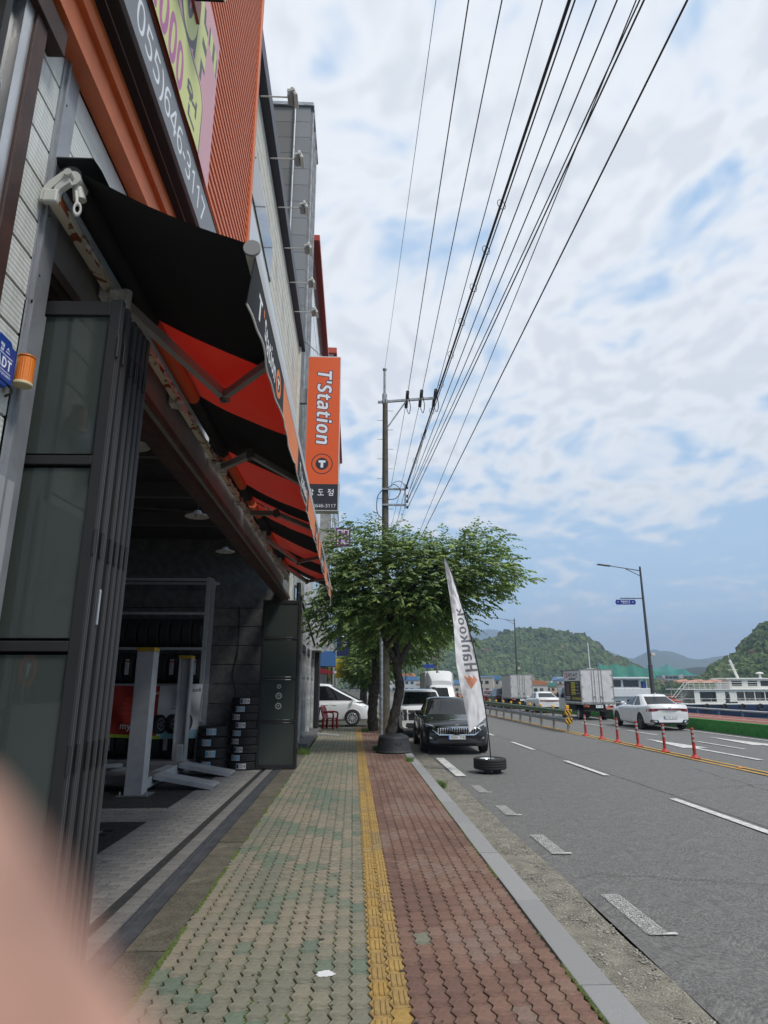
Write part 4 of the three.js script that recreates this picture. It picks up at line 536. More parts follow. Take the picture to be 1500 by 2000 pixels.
  // pendant lamps (unlit enamel discs)
  const places = [[-2.27, 3.92, -9, 'nearer white enamel disc lamp hanging in the garage'], [-1.86, 3.62, -9.5 , 'farther white enamel disc lamp hanging in the garage'], [-2.1, 3.92, -5.9, 'white disc lamp half hidden behind the stacked doors']];
  for (const [x, y, z, l] of [[-2.25, 3.98, -9, places[0][2 + 1]], [-2.35, 4.0, -11.6, places[1][3]], [-2.25, 3.98, -6.2, places[2][3]]]) { const t = thing('pendant_lamp', l, 'lamp', [x, y, z], 0, 'pendant lamps'); new B().lathe([[0.02, 0.09], [0.05, 0.085], [0.06, 0.05], [0.17, 0.01], [0.175, 0], [0.165, -0.004], [0.05, 0.03], [0.0, 0.03]]).mesh('lamp_shade', P({ color: lin(0.55, 0.55, 0.54), roughness: 0.4 }), t); new B().rod(V(0, 0.08, 0), V(0, 1.0, 0), 0.012).mesh('rod', M.dark, t); new B().add(new THREE.SphereGeometry(0.04, 12, 8), 0, 0.015, 0).mesh('bulb', P({ color: lin(0.6, 0.6, 0.58), roughness: 0.3 }), t); }
}

// ---------- vehicles ----------
const MV = {
  white: new THREE.MeshPhysicalMaterial({ color: lin(0.74, 0.75, 0.76), roughness: 0.32, clearcoat: 1, clearcoatRoughness: 0.04 }),
  black: new THREE.MeshPhysicalMaterial({ color: lin(0.012, 0.0125, 0.015), roughness: 0.5, specularIntensity: 0.3, clearcoat: 0.8, clearcoatRoughness: 0.03 }),
  red: new THREE.MeshPhysicalMaterial({ color: lin(0.16, 0.012, 0.02), roughness: 0.3, clearcoat: 1, clearcoatRoughness: 0.04 }),
  glass: new THREE.MeshPhysicalMaterial({ color: lin(0.008, 0.009, 0.010), roughness: 0.03, specularIntensity: 0.8 }),
  trim: P({ color: lin(0.016, 0.016, 0.017), roughness: 0.55 }), chrome: P({ color: lin(0.62, 0.63, 0.64), roughness: 0.12, metalness: 1 }),
  rim: P({ color: lin(0.60, 0.61, 0.62), roughness: 0.3, metalness: 0.45 }), darkrim: P({ color: lin(0.10, 0.10, 0.105), roughness: 0.3, metalness: 0.8 }),
  tail: P({ color: lin(0.20, 0.006, 0.01), roughness: 0.12, clearcoat: 1 }), lampGlass: P({ color: lin(0.42, 0.44, 0.46), roughness: 0.08, metalness: 0.6, clearcoat: 1 }), amber: P({ color: lin(0.6, 0.18, 0.01), roughness: 0.2 }),
  truckWhite: P({ color: lin(0.74, 0.75, 0.76), map: T_soft, roughness: 0.5 }), truckGrey: P({ color: lin(0.58, 0.59, 0.59), map: T_soft, roughness: 0.5 }), chassis: P({ color: lin(0.02, 0.02, 0.02), roughness: 0.8 }),
};
function loftSurface(rings, closeEnds = true) {
  const n = rings[0].length, pos = rings.flat().flat(), idx = [];
  for (let j = 0; j + 1 < rings.length; j++) for (let i = 0; i < n; i++) { const a = j * n + i, b = j * n + (i + 1) % n; idx.push(a, b, a + n, b, b + n, a + n); }
  if (closeEnds) for (const [j, f] of [[0, 1], [rings.length - 1, 0]]) { const c = rings[j].reduce((s, p) => [s[0] + p[0] / n, s[1] + p[1] / n, s[2] + p[2] / n], [0, 0, 0]), k = pos.length / 3; pos.push(...c); for (let i = 0; i < n; i++) { const a = j * n + i, b = j * n + (i + 1) % n; f ? idx.push(k, b, a) : idx.push(k, a, b); } }
  const g = new THREE.BufferGeometry(); g.setAttribute('position', new THREE.Float32BufferAttribute(pos, 3)); g.setIndex(idx); g.setAttribute('uv', new THREE.BufferAttribute(new Float32Array(pos.length / 3 * 2), 2)); g.computeVertexNormals(); return g;
}
function interp(tab, t) { if (t <= tab[0][0]) return tab[0][1]; for (let i = 1; i < tab.length; i++) if (t <= tab[i][0]) { const [a, x] = tab[i - 1], [b, y] = tab[i], k = (t - a) / (b - a); return mix(x, y, k * k * (3 - 2 * k) * 0.5 + k * 0.5); } return tab.at(-1)[1]; }
const rayc = new THREE.Raycaster();
function patch(body, axis, dir, q, name, mat, parent, off = 0.006, nu = 8, nv = 4) {       // a thin piece laid on the body: q = four corners in the plane seen along axis
  const pos = [], uv = [], idx = [], half = 4;
  for (let j = 0; j <= nv; j++) for (let i = 0; i <= nu; i++) {
    const u = i / nu, v = j / nv, a = (k) => mix(mix(q[0][k], q[1][k], u), mix(q[3][k], q[2][k], u), v), h = a(0), y = a(1), o = axis === 'z' ? V(h, y, dir * half) : V(dir * half, y, h);
    rayc.set(o, axis === 'z' ? V(0, 0, -dir) : V(-dir, 0, 0)); const hit = rayc.intersectObject(body, false)[0]; const p = hit ? hit.point : axis === 'z' ? V(h, y, dir * (parent.userData.halfL ?? 2.2)) : V(dir * 0.85, y, h);
    if (axis === 'z') p.z += dir * off; else p.x += dir * off; pos.push(p.x, p.y, p.z); uv.push(u, v);
  }
  for (let j = 0; j < nv; j++) for (let i = 0; i < nu; i++) { const a = j * (nu + 1) + i; idx.push(a, a + 1, a + nu + 2, a, a + nu + 2, a + nu + 1); }
  const g = new THREE.BufferGeometry(); g.setAttribute('position', new THREE.Float32BufferAttribute(pos, 3)); g.setAttribute('uv', new THREE.Float32BufferAttribute(uv, 2)); g.setIndex(idx); g.computeVertexNormals(); return put(name, g, mat.side === THREE.DoubleSide ? mat : mat, parent);
}
function wheel(parent, x, y, z, R, W, mat, spokes = 10) {
  const s = Math.sign(x), rim = R * 0.68, w = put('wheel', nonIdx(tireGeo(R, W, rim)), M.rubber, parent); w.rotation.z = Math.PI / 2; w.position.set(x, y, z);
  const b = new B(); b.lathe([[rim, -W * 0.36], [rim, W * 0.40], [rim * 0.94, W * 0.46], [rim * 0.88, W * 0.45], [rim * 0.86, W * 0.36]], 0, 0, 0, 0, 0, 0, 24);
  for (let i = 0; i < spokes; i++) { const a = i / spokes * 2 * Math.PI; b.box(rim * 0.84, W * 0.08, rim * (spokes > 7 ? 0.15 : 0.26), Math.cos(a) * rim * 0.5, W * 0.43, -Math.sin(a) * rim * 0.5, 0, a, 0); } b.cyl(rim * 0.2, rim * 0.22, W * 0.1, 0, W * 0.43, 0);
  const d = new B(); d.lathe([[0, W * 0.37], [rim * 0.87, W * 0.37]], 0, 0, 0, 0, 0, 0, 20); for (const r of [b.mesh('rim', mat, w), d.mesh('rim_well', MV.trim, w)]) r.rotation.x = s > 0 ? Math.PI : 0; return w;
}
const plateTex = (s, blue = true) => canvasTex(512, 112, (x, w, h) => { x.fillStyle = '#e9ecee'; x.fillRect(0, 0, w, h); if (blue) { x.fillStyle = '#1c4fa8'; x.fillRect(0, 0, 44, h); } let px = 70; for (const c of s) { if (c === ' ') { px += 22; continue; } if (c.codePointAt(0) > 0xac00) { x.strokeStyle = '#15171a'; hangul(x, c, px, 26, 58, 0.13); px += 70; } else { txt(x, c, px, 88, 'bold 88px sans-serif', '#15171a', { sx: 0.98 }); px += 53; } } x.strokeStyle = '#15171a'; x.lineWidth = 5; x.strokeRect(3, 3, w - 6, h - 6); });
function makeCar(name, label, s) {
  const car = thing(name, label, s.category ?? 'car'), paint = s.paint, L = s.L, w0 = s.W / 2, zAt = (t) => -L / 2 + L * t; car.userData.halfL = L / 2;
  const rings = [], st = []; for (let i = 0; i <= 44; i++) { const u = i / 44; st.push(u < 0.08 ? u * 0.7 : u > 0.92 ? 1 - (1 - u) * 0.7 : u); }
  for (const t of st) {
    const e = Math.min(t, 1 - t), front = t < 0.5, plan = 1 - (front ? s.noseTaper ?? 0.2 : s.tailTaper ?? 0.16) * Math.pow(Math.max(0, 1 - e / 0.16), 2.2), w = w0 * plan, ys = interp(s.shoulder, t), yb = interp(s.bottom, t), cr = s.crown ?? 0.035, H = ys - yb, z = zAt(t);
    const bulge = (y) => z + (front ? 1 : -1) * 0.07 * Math.pow(Math.abs((y - (yb + H * 0.42)) / H), 2) * Math.max(0, 1 - e / 0.1);
    const half = [[0.82, yb], [0.955, yb + H * 0.07], [0.985, yb + H * 0.2], [0.992, yb + H * 0.42], [1.0, yb + H * 0.64], [0.985, yb + H * 0.84], [0.955, ys - H * 0.055], [0.90, ys - H * 0.012], [0.6, ys + cr * 0.7], [0.25, ys + cr]];
    const xc = (k) => { const y = k[1]; return [k[0] * w, y, bulge(y) + (front ? 1 : -1) * 0.10 * Math.pow(k[0], 2) * Math.max(0, 1 - e / 0.06)]; };
    const r = half.map(xc), l = half.map(xc).reverse().map((p) => [-p[0], p[1], p[2]]); rings.push([...r, ...l]);
  }
  let bg = loftSurface(rings); // wheel housings cut out of the sides: vertices inside the arch are pulled inwards
  const wz = [zAt(0.5) - s.wheelbase / 2 + (s.wheelShift ?? 0), zAt(0.5) + s.wheelbase / 2 + (s.wheelShift ?? 0)], aR = s.wheelR * 1.14;
  const body = put('body', toCreasedNormals(bg, 0.7), paint, car);
  // wheel arches: dark housings proud by a few millimetres with a painted lip round each
  for (const z of wz) for (const sd of [-1, 1]) {
    const seg = 26, pos = [], idx = []; const cy = s.wheelR; for (let i = 0; i <= seg; i++) { const a = -0.25 + (Math.PI + 0.5) * i / seg; for (const R of [aR, 0.02]) { const yy = Math.max(cy + Math.sin(a) * R, interp(s.bottom, (z + L / 2) / L) - 0.01), zz = z + Math.cos(a) * R; rayc.set(V(sd * 3, Math.max(yy, interp(s.bottom, 0.5) + 0.03), zz), V(-sd, 0, 0)); const h = rayc.intersectObject(body, false)[0]; pos.push((h ? h.point.x : sd * w0 * 0.97) + sd * 0.004, yy, zz); } }
    for (let i = 0; i < seg; i++) { const a = i * 2; idx.push(a, a + 1, a + 2, a + 1, a + 3, a + 2); } const g = new THREE.BufferGeometry(); g.setAttribute('position', new THREE.Float32BufferAttribute(pos, 3)); g.setIndex(idx); g.computeVertexNormals(); put('wheel_arch', g, MV.trim, car);
    const lip = []; for (let i = 0; i <= 20; i++) { const a = -0.1 + (Math.PI + 0.2) * i / 20, yy = cy + Math.sin(a) * aR, zz = z + Math.cos(a) * aR; rayc.set(V(sd * 3, yy, zz), V(-sd, 0, 0)); const h = rayc.intersectObject(body, false)[0]; lip.push(V((h ? h.point.x : sd * w0 * 0.97) + sd * 0.002, yy, zz)); } new B().tube(lip, 0.017, 6).mesh('arch_lip', s.archTrim ? MV.trim : paint, car);
    wheel(car, sd * (w0 - 0.078), s.wheelR, z, s.wheelR, 0.22, s.rimMat ?? MV.rim, s.spokes ?? 10);
  }
  // cabin
  const c = s.cabin, lev = [0, 0.07, 0.5, 0.92, 1], zl = (v) => [mix(c.fb, c.ft, v + 0.10 * v * (1 - v)), mix(c.rb, c.rt, v + 0.12 * v * (1 - v))], side = [0, 0.05, 0.16, 0.30, 0.45, 0.50, 0.62, 0.74, c.cp ?? 0.86, 1];
  const ring = (v) => { const [f, r] = zl(v), w = mix(c.wb, c.wt, v) , y = mix(c.yb, c.yt, v), o = [], ch = 0.13, bow = 0.12; for (let i = 0; i <= 8; i++) { const x = mix(-1, 1, i / 8); o.push([x * (w - 0.10), y, f + bow * x * x]); } for (const q of side) o.push([w - 0.03 * Math.pow(2 * q - 1, 2), y, mix(f + ch + bow, r - ch - 0.06, q)]); for (let i = 0; i <= 8; i++) { const x = mix(1, -1, i / 8); o.push([x * (w - 0.11), y, r - 0.07 * x * x]); } for (const q of [...side].reverse()) o.push([-(w - 0.03 * Math.pow(2 * q - 1, 2)), y, mix(f + ch + bow, r - ch - 0.06, q)]); return o; };
  const R = lev.map(ring), top = R.at(-1), cz = top.reduce((a, p) => a + p[2], 0) / top.length; for (const [k, dy] of [[0.955, 0.03], [0.8, 0.055], [0.45, 0.072], [0.05, 0.078]]) R.push(top.map((p) => [p[0] * k, c.yt + dy * (s.roofCrown ?? 1), cz + (p[2] - cz) * k]));
  const N = R[0].length, nS = side.length, buckets = {}, kind = (j, i) => { if (j === 0) return 'roof'; if (j >= 3) return j === 3 && s.thinRoof ? 'roof' : 'roof'; if (i < 8) return 'windshield'; if (i < 9) return 'roof'; const k = i - 9; if (k < nS - 1) return (k === 4 && !s.blackPillar) || k >= nS - 2 - (c.noQuarter ? 1 : 0) ? 'roof' : k < 4 ? 'side_window_a' : 'side_window_b'; if (k < nS) return 'roof'; const m = k - nS; if (m < 8) return 'rear_window'; if (m < 9) return 'roof'; const q = nS - 2 - (m - 9); if (q < 0) return 'roof'; return (q === 4 && !s.blackPillar) || q >= nS - 2 - (c.noQuarter ? 1 : 0) ? 'roof' : q < 4 ? 'side_window_c' : 'side_window_d'; };
  const whole = loftSurface(R, false), wn = whole.attributes.normal; for (let j = 0; j + 1 < R.length; j++) for (let i = 0; i < N; i++) { const k = kind(j, i), a = j * N + i, b = j * N + (i + 1) % N; (buckets[k] ??= []).push(a, a + N, b, b, a + N, b + N); }
  for (const k in buckets) { const g = new THREE.BufferGeometry(), id = buckets[k], pos = [], nor = []; for (const v of id) { const p = R[Math.floor(v / N)][v % N]; pos.push(...p); nor.push(-wn.getX(v), -wn.getY(v), -wn.getZ(v)); } g.setAttribute('position', new THREE.Float32BufferAttribute(pos, 3)); g.setAttribute('normal', new THREE.Float32BufferAttribute(nor, 3)); put(k.replace(/_[abcd]$/, ''), g, k === 'roof' ? (s.roofMat ?? paint) : MV.glass, car); }
  for (const sd of [-1, 1]) { new B().rbox(0.20, 0.13, 0.10, sd * (c.wb + 0.13), c.yb + 0.11, c.fb + 0.52, 0.04).rod(V(sd * (c.wb - 0.02), c.yb + 0.05, c.fb + 0.52), V(sd * (c.wb + 0.1), c.yb + 0.07, c.fb + 0.52), 0.02).mesh('side_mirror', s.mirrorMat ?? paint, car);
    for (const dz of s.handles ?? [-0.05, 0.85]) { rayc.set(V(sd * 3, c.yb - 0.14, dz), V(-sd, 0, 0)); const h = rayc.intersectObject(body, false)[0]; if (h) new B().rbox(0.03, 0.028, 0.20, h.point.x + sd * 0.008, c.yb - 0.14, dz, 0.01).mesh('door_handle', s.handleMat ?? paint, car); }
    for (const dz of s.gaps ?? []) { const l = []; for (let i = 0; i <= 8; i++) { const y = mix(interp(s.bottom, 0.5) + 0.1, c.yb - 0.01, i / 8); rayc.set(V(sd * 3, y, dz), V(-sd, 0, 0)); const h = rayc.intersectObject(body, false)[0]; if (h) l.push(V(h.point.x - sd * 0.001, y, dz)); } if (l.length > 2) new B().tube(l, 0.004, 5).mesh('door_gap', MV.trim, car); } }
  return { car, body, z: (t) => zAt(t) };
}
const place = (c, x, z, ry, y = ROAD) => { c.position.set(x, y + 0.012, z); c.rotation.y = ry; delete c.userData.halfL; return c; };
const sedanShape = { bottom: [[0, 0.30], [0.06, 0.20], [0.5, 0.19], [0.94, 0.22], [1, 0.34]], wheelR: 0.335 };
{ // dark hatch parked facing the camera
  const { car, body } = makeCar('parked_car', 'dark grey car parked nose to the camera at the kerb', { ...sedanShape, L: 4.5, W: 1.86, paint: MV.black, wheelbase: 2.7, shoulder: [[0, 0.66], [0.03, 0.76], [0.1, 0.86], [0.28, 1.0], [0.5, 1.0], [0.86, 1.02], [0.97, 0.98], [1, 0.85]], cabin: { fb: -1.02, ft: -0.1, rb: 2.0, rt: 1.35, wb: 0.80, wt: 0.58, yb: 0.96, yt: 1.43 }, noseTaper: 0.16, rimMat: MV.darkrim });
  patch(body, 'z', -1, [[-0.5, 0.53], [0.5, 0.53], [0.56, 0.72], [-0.56, 0.72]], 'grille', MV.trim, car, 0.006, 14, 4);
  for (const s of [-1, 1]) patch(body, 'z', -1, [[s * 0.5, 0.535], [s * 0.66, 0.655], [s * 0.66, 0.665], [s * 0.56, 0.72]], 'grille', MV.trim, car, 0.006, 6, 3);
  for (let i = 0; i < 17; i++) { const x = -0.52 + i * 0.065; patch(body, 'z', -1, [[x - 0.012, 0.54], [x + 0.012, 0.54], [x + 0.017, 0.71], [x - 0.017, 0.71]], 'grille_bar', MV.chrome, car, 0.018, 1, 4); }
  for (const [a, b] of [[[-0.5, 0.525], [0.5, 0.525]], [[-0.57, 0.73], [0.57, 0.73]]]) patch(body, 'z', -1, [[a[0], a[1] - 0.012], [b[0], b[1] - 0.012], [b[0], b[1] + 0.012], [a[0], a[1] + 0.012]], 'grille_trim', MV.chrome, car, 0.02, 14, 1);
  for (const s of [-1, 1]) { for (const [a, b] of [[[0.5, 0.525], [0.68, 0.66]], [[0.68, 0.66], [0.57, 0.73]]]) patch(body, 'z', -1, [[s * a[0], a[1] - 0.012], [s * b[0], b[1] - 0.012], [s * b[0], b[1] + 0.012], [s * a[0], a[1] + 0.012]], 'grille_trim', MV.chrome, car, 0.02, 5, 1);
    patch(body, 'z', -1, [[s * 0.60, 0.70], [s * 0.86, 0.74], [s * 0.88, 0.83], [s * 0.62, 0.765]], 'headlight', MV.lampGlass, car, 0.008, 10, 4); patch(body, 'z', -1, [[s * 0.66, 0.71], [s * 0.80, 0.735], [s * 0.82, 0.79], [s * 0.68, 0.75]], 'lamp_insert', MV.trim, car, 0.012, 6, 3);
    patch(body, 'z', -1, [[s * 0.62, 0.36], [s * 0.84, 0.40], [s * 0.80, 0.54], [s * 0.70, 0.46]], 'fog_lamp_recess', MV.trim, car, 0.006, 6, 4); patch(body, 'z', -1, [[s * 0.68, 0.41], [s * 0.77, 0.42], [s * 0.76, 0.48], [s * 0.71, 0.46]], 'fog_lamp', MV.lampGlass, car, 0.014, 3, 3); }
  patch(body, 'z', -1, [[-0.5, 0.30], [0.5, 0.30], [0.58, 0.42], [-0.58, 0.42]], 'lower_intake', MV.trim, car, 0.006, 12, 3); patch(body, 'z', -1, [[-0.62, 0.265], [0.62, 0.265], [0.62, 0.285], [-0.62, 0.285]], 'bumper_trim', MV.chrome, car, 0.014, 12, 1);
  const pl = panel('number_plate', 0.50, 0.11, plateTex('103어 1768'), car, [0.02, 0.465, -2.292], Math.PI); new B().rbox(0.12, 0.035, 0.012, 0, 0.79, -2.2, 0.005).mesh('badge', MV.chrome, car);
  for (const s of [-1, 1]) new B().bar(V(s * 0.1, 1.0, -1.1), V(s * 0.1 - 0.55, 1.03, -0.98), 0.015, 0.012).mesh('wiper', MV.trim, car);
  place(car, 2.95, -21.05, Math.PI - 0.02);
}
{ // white sport utility behind it
  const { car, body } = makeCar('parked_suv', 'white sport utility vehicle parked behind the dark car', { L: 4.9, W: 1.94, paint: MV.white, category: 'car', bottom: [[0, 0.34], [0.06, 0.26], [0.5, 0.24], [1, 0.36]], wheelR: 0.375, wheelbase: 2.85, shoulder: [[0, 0.86], [0.03, 1.02], [0.1, 1.1], [0.25, 1.14], [0.5, 1.15], [0.97, 1.16], [1, 1.05]], cabin: { fb: -1.35, ft: -0.68, rb: 2.3, rt: 2.05, wb: 0.87, wt: 0.70, yb: 1.1, yt: 1.66 }, noseTaper: 0.1, archTrim: true, mirrorMat: MV.trim });
  patch(body, 'z', -1, [[-0.62, 0.62], [0.62, 0.62], [0.64, 0.98], [-0.64, 0.98]], 'grille', MV.trim, car, 0.008, 12, 4); patch(body, 'z', -1, [[-0.75, 0.34], [0.75, 0.34], [0.7, 0.52], [-0.7, 0.52]], 'lower_intake', MV.trim, car, 0.008, 12, 3); for (const s of [-1, 1]) { patch(body, 'z', -1, [[s * 0.68, 0.62], [s * 0.86, 0.62], [s * 0.9, 1.0], [s * 0.68, 1.0]], 'headlight', MV.trim, car, 0.01, 4, 6); patch(body, 'z', -1, [[s * 0.80, 0.64], [s * 0.84, 0.64], [s * 0.86, 0.98], [s * 0.82, 0.98]], 'lamp_insert', MV.lampGlass, car, 0.018, 2, 6); new B().tube([V(s * 0.66, 1.70, -0.5), V(s * 0.67, 1.755, -0.3), V(s * 0.67, 1.76, 1.4), V(s * 0.66, 1.71, 1.8)], 0.022, 6).mesh('roof_rail', MV.trim, car); }
  place(car, 2.68, -27.3, Math.PI);
}
{ // white van crossing at the driveway
  const { car, body } = makeCar('parked_van', 'white van with dark windows nosing across the pavement driveway', { L: 5.2, W: 1.98, paint: MV.white, category: 'van', bottom: [[0, 0.34], [0.06, 0.25], [0.5, 0.22], [1, 0.34]], wheelR: 0.36, wheelbase: 3.25, wheelShift: 0.0, shoulder: [[0, 0.70], [0.03, 0.86], [0.08, 0.98], [0.2, 1.14], [0.5, 1.14], [0.97, 1.14], [1, 1.0]], cabin: { fb: -2.15, ft: -0.55, rb: 2.55, rt: 2.42, wb: 0.95, wt: 0.76, yb: 1.1, yt: 1.90, cp: 0.93 }, noseTaper: 0.28, spokes: 10, blackPillar: true, handles: [-0.35, -0.75], gaps: [-0.55, -1.45] });
  for (const s of [-1, 1]) { patch(body, 'z', -1, [[s * 0.5, 0.5], [s * 0.85, 0.5], [s * 0.85, 0.66], [s * 0.5, 0.66]], 'headlight', MV.lampGlass, car, 0.01, 5, 3); } patch(body, 'x', 1, [[-2.4, 0.86], [-2.2, 0.86], [-2.2, 0.885], [-2.4, 0.885]], 'day_light', MV.trim, car, 0.006, 4, 1); patch(body, 'z', -1, [[-0.45, 0.4], [0.45, 0.4], [0.45, 0.62], [-0.45, 0.62]], 'grille', MV.trim, car, 0.01, 8, 3);
  place(car, -1.62, -33.5, -Math.PI / 2 - 0.03);
}
{ // sedan driving away on the far lane
  const { car, body } = makeCar('white_sedan', 'white sedan seen from behind on the far lane near the bollards', { ...sedanShape, L: 4.95, W: 1.88, paint: MV.white, wheelbase: 2.88, wheelR: 0.35, shoulder: [[0, 0.66], [0.04, 0.76], [0.1, 0.84], [0.3, 0.98], [0.6, 1.0], [0.84, 1.04], [0.95, 1.06], [0.985, 1.03], [1, 0.90]], cabin: { fb: -1.0, ft: -0.05, rb: 1.95, rt: 0.98, wb: 0.82, wt: 0.60, yb: 0.97, yt: 1.42, cp: 0.82 }, tailTaper: 0.17, rimMat: MV.darkrim, spokes: 5, handles: [-0.1, 0.88], gaps: [-0.75, 0.32, 1.25] });
  patch(body, 'z', 1, [[-0.86, 0.83], [0.86, 0.83], [0.84, 0.885], [-0.84, 0.885]], 'tail_light_bar', MV.tail, car, 0.008, 18, 2); for (const s of [-1, 1]) { patch(body, 'z', 1, [[s * 0.5, 0.80], [s * 0.9, 0.76], [s * 0.88, 0.90], [s * 0.5, 0.89]], 'tail_light', MV.tail, car, 0.012, 8, 3); patch(body, 'z', 1, [[s * 0.45, 0.28], [s * 0.86, 0.34], [s * 0.80, 0.44], [s * 0.55, 0.44]], 'exhaust_trim', MV.trim, car, 0.010, 8, 3); patch(body, 'z', 1, [[s * 0.56, 0.34], [s * 0.80, 0.36], [s * 0.76, 0.41], [s * 0.60, 0.41]], 'exhaust_tip', MV.chrome, car, 0.018, 5, 2); }
  patch(body, 'z', 1, [[-0.7, 0.24], [0.7, 0.24], [0.66, 0.30], [-0.66, 0.30]], 'bumper_skirt', MV.trim, car, 0.008, 12, 2);
  patch(body, 'z', 1, [[-0.30, 0.46], [0.30, 0.46], [0.30, 0.60], [-0.30, 0.60]], 'plate_recess', P({ color: lin(0.5, 0.5, 0.51), roughness: 0.3 }), car, 0.004, 6, 2); patch(body, 'z', 1, [[-0.26, 0.475], [0.26, 0.475], [0.26, 0.585], [-0.26, 0.585]], 'number_plate', P({ map: plateTex('372어 6253'), roughness: 0.4 }), car, 0.016, 4, 2);
  patch(body, 'z', 1, [[-0.06, 0.93], [0.06, 0.93], [0.06, 0.965], [-0.06, 0.965]], 'badge', MV.chrome, car, 0.012, 2, 1); for (let i = 0; i < 8; i++) { const x = -0.26 + i * 0.074; patch(body, 'z', 1, [[x - 0.018, 0.755], [x + 0.018, 0.755], [x + 0.018, 0.785], [x - 0.018, 0.785]], 'badge_letter', MV.darkrim, car, 0.012, 1, 1); }
  new B().ext([[0, 0], [0.16, 0], [0.13, 0.06], [0.09, 0.07]], 0.02, 0.01, 1.475, 0.95, 0, -Math.PI / 2).mesh('roof_fin', MV.white, car);
  place(car, 13.72, -30.85, -0.04);
}
{ // smaller cars farther up the far lanes
  const mkS = (name, label, paint, x, z, tail) => { const { car, body } = makeCar(name, label, { ...sedanShape, L: 4.6, W: 1.82, paint, wheelbase: 2.7, shoulder: [[0, 0.66], [0.05, 0.8], [0.3, 0.96], [0.6, 0.99], [0.9, 1.04], [0.985, 1.0], [1, 0.88]], cabin: { fb: -0.95, ft: 0.0, rb: 1.9, rt: 0.95, wb: 0.80, wt: 0.58, yb: 0.95, yt: 1.38, cp: 0.82 }, rimMat: MV.darkrim, spokes: 5 }); patch(body, 'z', 1, [[-0.85, 0.78], [0.85, 0.78], [0.82, 0.86], [-0.82, 0.86]], 'tail_light_bar', MV.tail, car, 0.01, 14, 2); patch(body, 'z', 1, [[-0.26, 0.5], [0.26, 0.5], [0.26, 0.6], [-0.26, 0.6]], 'number_plate', P({ color: lin(0.7, 0.7, 0.7) }), car, 0.012, 3, 1); patch(body, 'z', 1, [[-0.75, 0.26], [0.75, 0.26], [0.7, 0.42], [-0.7, 0.42]], 'bumper_skirt', MV.trim, car, 0.008, 12, 2); place(car, x, z, -0.02); };
  mkS('white_sedan', 'white sedan with a wide red tail light following the box trucks', MV.white, 14.0, -49.3);
  mkS('red_sedan', 'dark red sedan farthest up the far lane', MV.red, 13.3, -66);
  const { car, body } = makeCar('black_suv', 'black sport utility vehicle beside the grey box truck', { L: 4.7, W: 1.9, paint: MV.black, category: 'car', bottom: [[0, 0.34], [0.5, 0.24], [1, 0.36]], wheelR: 0.37, wheelbase: 2.8, shoulder: [[0, 0.8], [0.05, 0.98], [0.3, 1.08], [0.97, 1.1], [1, 1.0]], cabin: { fb: -1.2, ft: -0.5, rb: 2.25, rt: 1.8, wb: 0.85, wt: 0.68, yb: 1.05, yt: 1.62 } }); for (const s of [-1, 1]) patch(body, 'z', 1, [[s * 0.55, 0.8], [s * 0.88, 0.8], [s * 0.86, 0.95], [s * 0.55, 0.93]], 'tail_light', MV.tail, car, 0.01, 5, 2); place(car, 13.55, -61, 0);
}
